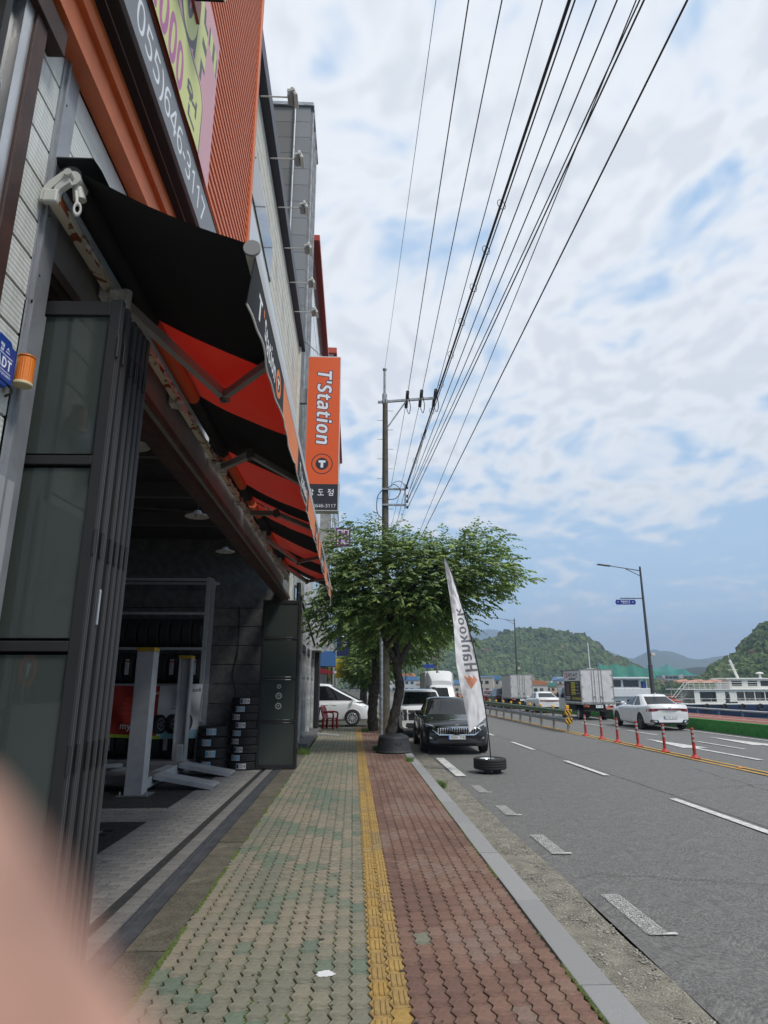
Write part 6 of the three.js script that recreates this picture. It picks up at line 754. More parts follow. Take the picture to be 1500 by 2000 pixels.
{ // utility pole, its wires, and the plain steel pole before it
  const p = thing('steel_pole', 'slim galvanised steel pole between the two street trees', 'pole', [0.98, 0, -23.4]); new B().cyl(0.06, 0.065, 5.2, 0, 2.6, 0).lathe([[0.068, 1.2], [0.072, 1.22], [0.072, 1.28], [0.068, 1.3]]).mesh('tube', galv, p);
  const u = thing('utility_pole', 'tall concrete utility pole with crossarm and insulators', 'utility pole', [1.18, 0, -24.6]), conc = P({ color: lin(0.27, 0.25, 0.225), map: T_conc, roughness: 0.9 });
  new B(0.6).add(new THREE.CylinderGeometry(0.105, 0.175, 13.1, 22), 0, 6.55, 0).mesh('shaft', conc, u); new B().cyl(0.05, 0.055, 1.5, -0.02, 13.75, 0).cyl(0.085, 0.085, 0.06, -0.02, 14.5, 0).mesh('top_tube', galv, u); new B().rbox(0.2, 0.5, 0.2, -0.02, 13.15, 0, 0.05).mesh('clamp', galv, u);
  new B().bar(V(-0.3, 13.0, 0), V(2.15, 13.25, 0.0), 0.09, 0.09).mesh('crossarm', galv, u); new B().bar(V(0.1, 11.9, 0), V(0.85, 13.05, 0), 0.05, 0.05).mesh('brace', galv, u);
  const ins = P({ color: lin(0.02, 0.022, 0.024), roughness: 0.5 }); for (const x of [0.9, 1.48, 2.06]) { const y = 13.13 + (x - 0.9) * 0.1; for (const s of [-1, 1]) { const b = new B(); for (let k = 0; k < 4; k++) b.cyl(0.075, 0.05, 0.05, x, y + 0.02 - (s > 0 ? -0.04 : 0.05) * k, s * (0.16 + k * 0.09), Math.PI / 2, 0, 0, 12); b.rod(V(x, y, 0), V(x, y, s * 0.6), 0.025).mesh('insulator', ins, u); } new B().tube([V(x, y, 0.55), V(x + 0.12, y - 0.45, 0.3), V(x + 0.1, y - 0.6, 0), V(x + 0.08, y - 0.45, -0.3), V(x, y, -0.55)], 0.016, 6).mesh('jumper_wire', ins, u); }
  for (const y of [8.55, 9.2]) new B().box(0.95, 0.07, 0.07, 0.35, y, 0.15).mesh('crossarm', galv, u); new B().box(0.06, 1.0, 0.06, 0.78, 8.9, 0.19).mesh('spool_rack', galv, u); for (const y of [8.45, 8.68, 8.9, 9.25]) new B().lathe([[0.02, -0.045], [0.05, -0.04], [0.03, 0], [0.05, 0.04], [0.02, 0.045]], 0.86, y, 0.2, 0, 0, 0, 14).mesh('insulator', ins, u);
  new B().tube([V(0.1, 9.25, 0.15), V(0.35, 9.38, 0.2), V(0.6, 9.1, 0.25), V(0.4, 8.8, 0.2), V(0.1, 8.75, 0.2)], 0.016, 6).tube([V(-0.1, 9.2, 0.1), V(-0.3, 8.9, 0.12), V(-0.3, 8.2, 0.1), V(-0.06, 7.95, 0.15)], 0.018, 6).tube([V(0.25, 9.45, 0.1), V(0.6, 9.55, 0.1), V(0.8, 9.3, 0.15)], 0.012, 6).mesh('cable_loop', ins, u).userData.kind = 'stuff'; const pg = new B(); for (let k = 0; k < 12; k++) pg.rod(V(0, 8 + k * 0.42, 0), V((k % 2 ? 1 : -1) * 0.33, 8 + k * 0.42, 0), 0.011); pg.mesh('climbing_pegs', galv, u).userData.kind = 'stuff';
  const wm = P({ color: lin(0.018, 0.019, 0.021), roughness: 0.6 }), S = (x, y) => V(x, y, -24.6);
  const wire = (label, a, b, r, sag = 0.25) => { const d = b.clone().sub(a), end = b.clone().addScaledVector(d, 0.62), pts = []; for (let i = 0; i <= 26; i++) { const t = i / 26, q = a.clone().lerp(end, t), tb = 1 / 1.62; q.y -= sag * 4 * t * (1 - t) * 0 + sag * (t * (t - tb)) * -2.2 * 0.5; pts.push(q); } const m = new B().tube(pts, r, 6, 60).mesh('overhead_wire', wm); return tag(m, label, 'wire', 'overhead wires along the street'); };
  wire('thin overhead ground wire leaving the very top of the utility pole', S(1.16, 14.5), V(1.23, 12.6, -8.04), 0.006);
  wire('overhead line from the crossarm insulator nearest the pole', S(2.08, 13.15), V(1.77, 12.6, -8.02), 0.012); wire('overhead line from the middle crossarm insulator', S(2.66, 13.2), V(2.32, 12.6, -7.99), 0.012); wire('overhead line from the crossarm tip insulator', S(3.24, 13.26), V(2.99, 12.6, -7.96), 0.012);
  const bun = wire('thick bundled telephone cable hung with wire rings', S(1.98, 9.25), V(2.40, 9.3, -5.55), 0.022, 0.1); wire('cable running close beside the ringed bundle', S(2.0, 9.2), V(2.47, 9.32, -5.54), 0.011, 0.12);
  wire('overhead wire from the top spool of the lower rack', S(2.04, 8.9), V(2.71, 9.3, -5.53), 0.010); wire('overhead wire from the second spool of the lower rack', S(2.04, 8.72), V(2.95, 9.3, -5.52), 0.010); wire('left of the paired overhead wires from the lower rack', S(2.04, 8.68), V(3.21, 9.3, -5.51), 0.010); wire('right of the paired overhead wires from the lower rack', S(2.06, 8.45), V(3.26, 9.3, -5.51), 0.012);
  const far = V(2.95, 8.2, -34), nr = V(3.76, 9.3, -5.49); wire('lowest and rightmost overhead cable passing over the tree', far, nr, 0.015, 0.1); wire('thin cable alongside the rightmost overhead cable', far.clone().add(V(-0.05, 0.1, 0)), nr.clone().add(V(-0.55, 0.1, 0)), 0.009, 0.1);
  for (const [x0, y0, lb] of [[2.08, 13.15, 'line running on from the pole nearest insulator down the street'], [2.66, 13.2, 'line running on from the middle insulator down the street'], [3.24, 13.26, 'line running on from the tip insulator down the street'], [1.98, 9.25, 'bundled cable running on beyond the pole down the street']]) { const pts = []; for (let i = 0; i <= 20; i++) { const t = i / 20; pts.push(V(x0 - 0.2 * t, y0 - 1.4 * 4 * t * (1 - t) * 0.4, -25.2 - 42 * t)); } tag(new B().tube(pts, 0.011, 5, 40).mesh('overhead_wire', wm), lb, 'wire', 'overhead wires along the street'); }
  [0.18, 0.30, 0.40, 0.49, 0.57, 0.645, 0.71, 0.77, 0.83].forEach((t, i) => { const a = V(1.98, 9.25, -24.6), b = V(2.40, 9.3, -5.55), q = a.clone().lerp(b, t); const m = new B().add(new THREE.TorusGeometry(0.085, 0.006, 6, 22), 0, -0.03, 0, 0, 0.5, 0).mesh('cable_ring', wm); m.position.copy(q); tag(m, `wire ring on the bundled cable, ${['nearest the pole', 'second from the pole', 'third from the pole', 'fourth from the pole', 'fifth from the pole', 'sixth from the pole', 'seventh from the pole', 'eighth from the pole', 'nearest the camera'][i]}`, 'ring', 'rings on the bundled cable'); });
}

// ---------- buildings farther down the pavement ----------
const blueGlass = P({ color: lin(0.16, 0.22, 0.26), roughness: 0.06, metalness: 0.55 }), darkGlass = P({ color: lin(0.03, 0.04, 0.042), roughness: 0.06 });
{
  const b = thing('stone_tower', 'tall grey stone clad building behind the orange sign', 'building');
  const st = [0.36, 0.34, 0.385].map((k) => P({ color: lin(k * 1.02, k, k * 0.96), map: T_gran, roughness: 0.8 })), lt = [0.54, 0.51, 0.56].map((k) => P({ color: lin(k * 0.96, k, k * 1.05), map: T_gran, roughness: 0.7 })), mor = P({ color: lin(0.10, 0.10, 0.10), roughness: 0.9 });
  new B().span(-9, -1.62, 0, 19.9, -17.06, -19.4).mesh('core', mor, b);
  for (let k = 0; k < 24; k++) { const y0 = 5.2 + k * 0.613, y1 = y0 + 0.60; new B(1.5).span(-9, -2.11, y0, y1, -17.0, -17.055).mesh('stone_panel', st[k % 3], b); new B(1.5).span(-2.09, -1.60, y0, y1, -16.98, -17.05).mesh('stone_panel', lt[(k + 1) % 3], b); new B(1.5).span(-1.615, -1.555, y0, y1, -17.06, -19.38).mesh('stone_panel', lt[k % 3], b); }
  new B().rspan(-9, -1.5, 19.9, 20.05, -16.92, -19.4, 0.02).mesh('coping', galv, b); new B().cyl(0.035, 0.035, 15, -2.1, 12.4, -16.93, 0, 0, 0, 10).mesh('drain_pipe', galv, b);
  new B().span(-9, -1.62, 0, 16.7, -19.41, -28).mesh('rear_core', mor, b); new B().rspan(-9, -1.36, 16.7, 16.95, -19.41, -28.1, 0.02).mesh('red_coping', P({ color: lin(0.45, 0.05, 0.03), roughness: 0.5 }), b);
  for (let k = 0; k < 5; k++) for (let j = 0; j < 7; j++) new B().span(-1.615, -1.56, 4.3 + k * 2.48, 6.7 + k * 2.48, -19.5 - j * 1.21, -20.66 - j * 1.21).mesh('window', blueGlass, b);
  for (let j = 0; j < 3; j++) new B().span(-1.55, -1.50, 5, 19.8, -17.1 - j * 0.76, -17.17 - j * 0.76).mesh('mullion', galv, b);
  // ground floor shopfronts
  const lightM = P({ color: lin(0.66, 0.67, 0.68), map: T_dirt, roughness: 0.5 });
  new B().span(-3, -1.62, 0, 5.2, -15.35, -17.0).mesh('shop_core', mor, b);
  new B(1).span(-1.62, -1.5, 0, 4.2, -15.35, -16.1).mesh('pillar', lightM, b); new B().cyl(0.055, 0.055, 4.2, -1.42, 2.1, -16.5, 0, 0, 0, 12).mesh('drain_pipe', M.frame, b);
  for (let j = 0; j < 4; j++) { const z0 = -16.9 - j * 2.05; new B().span(-1.61, -1.54, 2.85, 4.15, z0, z0 - 1.95).mesh('upper_window', blueGlass, b); new B().span(-1.60, -1.55, 0.16, 2.65, z0, z0 - 1.95).mesh('shop_window', darkGlass, b); new B().span(-1.62, -1.47, 0.15, 5.2, z0 - 1.96, z0 - 2.04).mesh('frame_post', lightM, b); new B().span(-1.60, -1.50, 2.65, 2.85, z0, z0 - 1.95).mesh('transom', M.frame, b); new B().span(-1.60, -1.53, 4.2, 5.2, z0, z0 - 1.95).mesh('white_panel', lightM, b); new B().span(-1.55, -1.535, 0.3, 2.5, z0 - 0.9, z0 - 1.0).mesh('door_stile', galv, b); new B().span(-1.60, -1.51, 1.9, 1.97, z0, z0 - 1.95).mesh('door_rail', galv, b); }
  new B().bar(V(-1.45, 4.0, -17.4), V(-1.25, 2.9, -21.2), 0.05, 0.05).mesh('awning_stay', M.frame, b);
  new B(1).rspan(-1.6, -1.30, 0, 4.3, -25.2, -26.1, 0.02).mesh('dark_pilaster', M.frame, b); new B(1).rspan(-1.6, -1.2, 2.9, 4.3, -24.2, -26.0, 0.02).mesh('air_unit_box', lightM, b);
  for (let k = 0; k < 6; k++) new B(1).rspan(-1.62, -1.22, 0, 0.14, -18.6 - k * 1.2, -19.79 - k * 1.2, 0.008).mesh('step_slab', P({ color: lin(0.27 + 0.02 * (k % 2), 0.28, 0.29), map: T_gran, roughness: 0.8 }), b);
  const c = thing('corner_block', 'pale office block with red coping beyond the van driveway', 'building'); new B(0.5).span(-12, -1.5, 0, 22, -37, -58).mesh('wall', P({ color: lin(0.42, 0.41, 0.39), map: T_dirt, roughness: 0.8 }), c); new B().rspan(-12, -1.3, 22, 22.4, -36.9, -58, 0.03).mesh('red_coping', P({ color: lin(0.45, 0.06, 0.03), roughness: 0.5 }), c);
  for (let k = 0; k < 6; k++) { for (let j = 0; j < 6; j++) new B().span(-1.55, -1.47, 4.6 + k * 2.9, 6.5 + k * 2.9, -38 - j * 3.3, -40.2 - j * 3.3).mesh('window', blueGlass, c); for (let j = 0; j < 3; j++) new B().span(-2.6 - j * 2.4, -4.4 - j * 2.4, 4.6 + k * 2.9, 6.5 + k * 2.9, -36.97, -37.05).mesh('window', blueGlass, c); }
  new B().span(-1.6, -1.44, 0.2, 3.2, -37.4, -44).mesh('shop_window', darkGlass, c); new B().span(-1.6, -1.40, 0, 3.6, -44.2, -45.2).mesh('dark_pilaster', M.frame, c);
  const bl = thing('blue_fascia_box', 'blue box sign over a shop door past the van', 'sign', [-1.4, 2.68, -36.2]); new B().rspan(-0.5, 0.42, 0, 0.82, -0.9, 0.1, 0.02).mesh('case', P({ color: lin(0.05, 0.14, 0.33), roughness: 0.45 }), bl);
  const ra = thing('red_door_awning', 'small dark red door awning under the blue box sign', 'awning', [-1.4, 2.2, -36]); new B().ext([[-0.5, 0.42], [-0.5, 0.1], [0.3, 0.1], [0.3, 0.2]], 1.0, 0, 0, -0.6).mesh('cover', P({ color: lin(0.22, 0.01, 0.02), roughness: 0.7 }), ra); new B().rbox(0.14, 0.14, 0.1, 0.42, 0.16, 0.4, 0.02).mesh('lamp', M.cast, ra);
  const cf = thing('coffee_sign', 'round topped navy projecting sign reading COFFEE downwards', 'sign', [-0.66, 3.5, -42]); const s2 = new THREE.Shape(); s2.moveTo(-0.42, 0); s2.lineTo(0.42, 0); s2.lineTo(0.42, 2.7); s2.absarc(0, 2.7, 0.42, 0, Math.PI); s2.lineTo(-0.42, 0); new B().ext(s2, 0.2, 0, 0, -0.1).mesh('case', P({ color: lin(0.012, 0.03, 0.10), roughness: 0.4 }), cf); panel('sign_print', 0.7, 2.7, canvasTex(128, 512, (x, w, h) => { x.fillStyle = '#14224c'; x.fillRect(0, 0, w, h); x.translate(44, 24); x.rotate(Math.PI / 2); txt(x, 'A COFFEE', 0, 0, 'bold 78px sans-serif', '#dfe4ee', { sx: 1.1 }); }), cf, [0, 1.35, 0.1035]); new B().span(-0.9, -0.42, 0.4, 0.5, -0.04, 0.04).mesh('bracket', galv, cf);
  const pp = thing('purple_sign', 'purple and white projecting sign high on the pale block', 'sign', [-0.95, 12.3, -50]); new B().rspan(-0.6, 0.6, 0, 1.5, -0.1, 0.1, 0.02).mesh('case', P({ color: lin(0.16, 0.03, 0.18), roughness: 0.4 }), pp); panel('sign_print', 1.14, 1.44, canvasTex(128, 160, (x, w, h) => { x.fillStyle = '#6b2a70'; x.fillRect(0, 0, w, h); x.strokeStyle = '#e3dbe6'; x.lineWidth = 10; for (let i = 0; i < 4; i++) x.strokeRect(18 + (i % 2) * 54, 20 + Math.floor(i / 2) * 68, 38, 50); }), pp, [0, 0.75, 0.1035]);
  const ys = thing('yellow_sign', 'yellow box sign half hidden by the far trees', 'sign', [-0.8, 2.2, -47]); new B().rspan(-0.45, 0.45, 0, 1.3, -0.1, 0.1, 0.02).mesh('case', P({ color: lin(0.62, 0.45, 0.01), roughness: 0.4 }), ys);
  const w2 = copy(scene.getObjectByName('parked_van'), 'far white van half hidden behind the nosing van', [-2.2, ROAD + 0.012, -41], -Math.PI / 2); w2.position.z = -40.5;
  // left skyline block closing the street
  const fb = thing('far_street_block', 'grey low block closing the far left end of the street', 'building'); new B(0.5).span(-14, -2.2, 0, 14, -60, -90).mesh('wall', P({ color: lin(0.3, 0.3, 0.3), map: T_dirt, roughness: 0.8 }), fb); for (let k = 0; k < 4; k++) for (let j = 0; j < 6; j++) new B().span(-2.24, -2.17, 4 + k * 2.6, 5.6 + k * 2.6, -62 - j * 4.4, -65 - j * 4.4).mesh('window', blueGlass, fb);
}
// ---------- promenade, quay, boats ----------
{
  const pr = setting('promenade'), green = P({ color: lin(0.04, 0.27, 0.04), map: T_dirt, roughness: 0.7 }), redp = P({ color: lin(0.36, 0.12, 0.09), map: T_blot, roughness: 0.9, bumpMap: T_fine, bumpScale: 0.002 });
  for (let k = 0; k < 24; k++) new B(1).rspan(15.1, 15.32, -0.26, 0.28, 14 - k * 4, 10.02 - k * 4, 0.02).mesh('green_kerb_block', green, pr); new B(0.5).span(15.3, 18.2, -0.26, 0.25, 20, -235).mesh('red_path', redp, pr); new B(0.5).span(18.2, 20.25, -0.26, -0.18, 20, -235).mesh('quay_apron', P({ color: lin(0.3, 0.3, 0.28), map: T_conc, roughness: 0.9 }), pr); new B().span(16.7, 16.78, 0.254, 0.256, 20, -200).mesh('path_line', P({ color: lin(0.6, 0.58, 0.55), roughness: 0.8 }), pr);
  const rl = thing('quay_railing', 'low white pipe railing with blue posts along the quay', 'railing', [19.6, -0.18, 0]), pb = P({ color: lin(0.04, 0.09, 0.17), roughness: 0.5 }), wp = P({ color: lin(0.52, 0.54, 0.56), roughness: 0.35, metalness: 0.3 }); new B().rod(V(0, 0.62, 4), V(0, 0.62, -120), 0.045).mesh('top_rail', wp, rl); new B().rod(V(0, 0.30, 4), V(0, 0.30, -120), 0.025).mesh('lower_rail', wp, rl); for (let k = 0; k < 50; k++) new B().box(0.09, 0.62, 0.14, 0, 0.31, 2 - k * 2.2).mesh('post', pb, rl);
}
{ // passenger ferry
  const f = thing('passenger_ferry', 'white two deck passenger ferry with a navy hull moored at right', 'ferry', [46.2, -2.6, -96]), wh = P({ color: lin(0.82, 0.81, 0.76), map: T_soft, roughness: 0.5 }), nav = P({ color: lin(0.018, 0.035, 0.09), roughness: 0.45 }), dk = P({ color: lin(0.03, 0.03, 0.03), roughness: 0.3 }), L = 26;
  const hr = []; for (let i = 0; i <= 16; i++) { const t = i / 16, x = 0.2 + t * L, w = 3 * Math.pow(Math.sin(Math.PI * mix(0.18, 0.92, t)), 0.4), y1 = 1.72 + 0.5 * Math.pow(Math.max(0, t - 0.6) / 0.4, 2); hr.push([[x, -0.6, 0], [x, -0.5, w * 0.7], [x, 0.5, w * 0.95], [x, y1, w], [x, y1 + 0.06, 0], [x, y1, -w], [x, 0.5, -w * 0.95], [x, -0.5, -w * 0.7]].map((p) => p)); } put('hull', toCreasedNormals(loftSurface(hr.map((r) => [...r].reverse())), 0.6), nav, f);
  new B().rspan(0.1, L - 1.5, 1.70, 1.86, -2.9, 2.95, 0.05).mesh('gunwale', wh, f); new B().span(3.0, L - 4, 1.86, 3.7, -2.5, -2.3).mesh('far_side', wh, f);
  // lower deck wall with real openings: posts, sill and header
  const z = 2.45, sill = new B(); new B().span(2.4, 6.8, 1.86, 2.1, z, z + 0.08).span(2.4, L - 4, 3.45, 3.72, z, z + 0.08).mesh('lower_wall', wh, f); for (const [a, b] of [[2.4, 3.2], [5.6, 6.9], [7.5, 8.6]]) new B().span(a, b, 2.1, 3.45, z, z + 0.08).mesh('lower_wall', wh, f); new B().span(8.6, L - 4, 1.86, 2.25, z, z + 0.08).mesh('lower_wall', wh, f); for (let k = 0; k < 9; k++) new B().span(9.7 + k * 1.5, 9.82 + k * 1.5, 2.25, 3.45, z, z + 0.08).mesh('deck_post', wh, f); for (const [a, b] of [[12.6, 14.2], [14.9, 16.4]]) new B().span(a, b, 1.9, 3.4, z - 0.6, z - 0.55).mesh('door_opening', dk, f); new B().span(3.2, 5.6, 2.0, 3.45, z - 0.3, z - 0.25).mesh('cabin_window', dk, f);
  new B().ext([[0, 0], [0.8, 0], [0.8, 0.75], [0.5, 0.75]], 0.02, 6.75, 2.35, z + 0.081).mesh('cabin_window', dk, f); new B().rspan(0.8, L - 3, 3.72, 3.86, -2.8, 2.75, 0.04).mesh('upper_deck', wh, f);
  const up = new B(); new B().ext([[8.2, 3.86], [L - 2.5, 3.86], [L - 4.8, 5.2], [8.2, 5.2]], 3.6, 0, 0, -1.8).mesh('upper_cabin', wh, f); new B().rspan(7.6, L - 4.2, 5.2, 5.38, -2.1, 2.1, 0.06).mesh('roof', wh, f); for (const [a, b] of [[8.5, 10.0], [10.9, 12.3], [12.8, 14.4], [14.8, 16.4], [17.4, 18.2], [18.9, 20.2]]) new B().rspan(a, b, 4.25, 5.0, 1.79, 1.82, 0.01).mesh('upper_window', dk, f);
  for (let k = 0; k < 10; k++) { new B().rod(V(0.9 + k * 0.78, 3.86, 2.6), V(0.9 + k * 0.78, 4.75, 2.6), 0.03).mesh('rail_post', wh, f); } for (const y of [4.1, 4.4, 4.75]) new B().rod(V(0.9, y, 2.6), V(12, y, 2.6), 0.035).mesh('deck_rail', wh, f); for (let k = 0; k < 16; k++) new B().rod(V(0.4 + k * 1.4, 1.86, 2.85), V(0.4 + k * 1.4, 2.5, 2.85), 0.025).mesh('rail_post', wh, f); new B().rod(V(0.4, 2.5, 2.85), V(22, 2.5, 2.85), 0.03).mesh('deck_rail', wh, f);
  for (let k = 0; k < 7; k++) new B().box(0.7, 0.05, 0.9, -0.1 + k * 0.3, 1.95 + k * 0.27, 1.9).mesh('stair_tread', wh, f); for (const zz of [1.4, 2.4]) new B().rod(V(-0.4, 2.6, zz), V(1.7, 4.75, zz), 0.04).mesh('stair_rail', wh, f);
  new B().bar(V(10.6, 5.38, 0), V(9.7, 8.0, 0), 0.24, 0.3).box(1.3, 0.06, 0.2, 10.0, 6.6, 0).box(1.0, 0.06, 0.2, 9.9, 7.3, 0).rod(V(9.7, 8, 0), V(9.5, 9.2, 0), 0.03).mesh('mast', wh, f); new B().cyl(0.12, 0.2, 0.6, 14, 5.65, 0).lathe([[0, 5.95], [0.5, 6.0], [0.55, 6.1], [0.3, 6.25], [0, 6.28]], 14, 0, 0).mesh('radar', wh, f); for (let k = 0; k < 7; k++) new B().add(new THREE.TorusGeometry(0.36, 0.16, 8, 16), 3.8 + k * 2.6, 1.35, 3.0).mesh('tire_fender', M.rubber, f); const cl2 = new B(); for (let k = 0; k < 9; k++) cl2.rbox(0.9, 0.35, 1.2, 1.2 + k * 0.75, 4.9 + 0.1 * Math.sin(k * 2), 0.6, 0.12); cl2.mesh('deck_canopy', P({ color: lin(0.62, 0.34, 0.26), roughness: 0.8 }), f);
}
{ // house boat behind the trucks, small craft, mast
  const h = thing('house_boat', 'white two storey house boat behind the box truck', 'boat', [26.4, -2.6, -82]), wh = P({ color: lin(0.78, 0.79, 0.80), map: T_soft, roughness: 0.5 }); new B().rspan(0, 9.6, -0.4, 1.0, -3, 3, 0.1).mesh('pontoon', wh, h); new B().span(0.4, 9.2, 1.0, 3.0, -2.4, 2.4).mesh('lower_storey', wh, h); new B().rspan(-0.1, 9.5, 3.0, 4.0, -2.8, 2.8, 0.06).mesh('balcony_wall', wh, h); new B().span(0.8, 8.6, 4.0, 5.1, -2.2, 2.2).mesh('upper_storey', wh, h); new B().rspan(-0.2, 9.4, 5.1, 5.3, -2.8, 2.8, 0.05).mesh('roof', wh, h); for (const [a, b, y0, y1] of [[5.0, 6.1, 4.15, 4.95], [6.4, 8.3, 4.15, 4.95], [5.2, 6.0, 1.6, 2.5], [6.6, 8.2, 1.4, 2.7]]) new B().span(a, b, y0, y1, y0 > 3 ? 2.19 : 2.39, y0 > 3 ? 2.23 : 2.43).mesh('window', darkGlass, h); new B().rbox(0.5, 0.8, 0.5, 8.9, 4.4, 2.3, 0.05).mesh('blue_barrel', P({ color: lin(0.02, 0.05, 0.22), roughness: 0.5 }), h); for (const x of [0.3, 9.1]) new B().rod(V(x, 4, 2.6), V(x, 5.1, 2.6), 0.05).mesh('post', wh, h);
  const mp = thing('white_mast', 'slim white mast rising behind the box truck', 'mast', [32.6, -2.6, -90]); new B().rod(V(0, 0, 0), V(-0.1, 10.1, 0), 0.10, 0.06).mesh('spar', wh, mp); new B().box(1.0, 0.06, 0.06, 0, 6.6, 0).mesh('crosstree', wh, mp); new B().rspan(-2.5, 2.5, -0.3, 0.7, -1, 1, 0.2).mesh('hull', wh, mp);
  const craft = (name, label, x, z, L, col, cabc) => { const t = thing(name, label, 'boat', [x, -2.6, z], 0, 'small craft in the harbour'); const r = []; for (let i = 0; i <= 8; i++) { const u = i / 8, w = L * 0.16 * Math.pow(Math.sin(Math.PI * mix(0.12, 0.9, u)), 0.5), q = -L / 2 + L * u; r.push([[q, -0.2, 0], [q, 0.2, w * 0.8], [q, 0.8 + 0.3 * u * u, w], [q, 0.82, 0], [q, 0.8 + 0.3 * u * u, -w], [q, 0.2, -w * 0.8]]); } put('hull', toCreasedNormals(loftSurface(r.map((a) => [...a].reverse())), 0.5), P({ color: col, roughness: 0.5 }), t); new B().rspan(-L * 0.2, L * 0.15, 0.75, 1.9, -L * 0.1, L * 0.1, 0.08).mesh('cabin', P({ color: cabc, roughness: 0.5 }), t); new B().span(-L * 0.19, L * 0.14, 1.3, 1.7, L * 0.1, L * 0.1 + 0.02).mesh('cabin_window', darkGlass, t); new B().rod(V(0, 1.9, 0), V(0, 3.3, 0), 0.04).mesh('mast', wh, t); };
  const W = lin(0.7, 0.7, 0.7); craft('red_boat', 'low red and orange boat out on the water by the lamp post', 76.5, -158, 5.5, lin(0.5, 0.05, 0.03), lin(0.6, 0.14, 0.06)); craft('orange_boat', 'orange boat left of the low red boat', 72.5, -165, 4, lin(0.55, 0.16, 0.05), lin(0.6, 0.3, 0.2)); craft('white_boat', 'tiny white boat on open water right of the grey box truck', 66, -195, 3, W, W);
  const hr = mulberry(31), cols = [[0.05, 0.15, 0.35], [0.03, 0.3, 0.28], [0.6, 0.6, 0.6], [0.5, 0.12, 0.05], [0.04, 0.22, 0.12]], ords = ['leftmost', 'second from the left', 'third from the left', 'fourth from the left', 'fifth from the left', 'sixth from the left', 'seventh from the left', 'rightmost']; for (let k = 0; k < 8; k++) craft('fishing_boat', `small fishing boat moored before the harbour village, ${ords[k]}`, 38 + k * 3.6, -208 - hr() * 12, 7, lin(...cols[k % 5]), W);
}
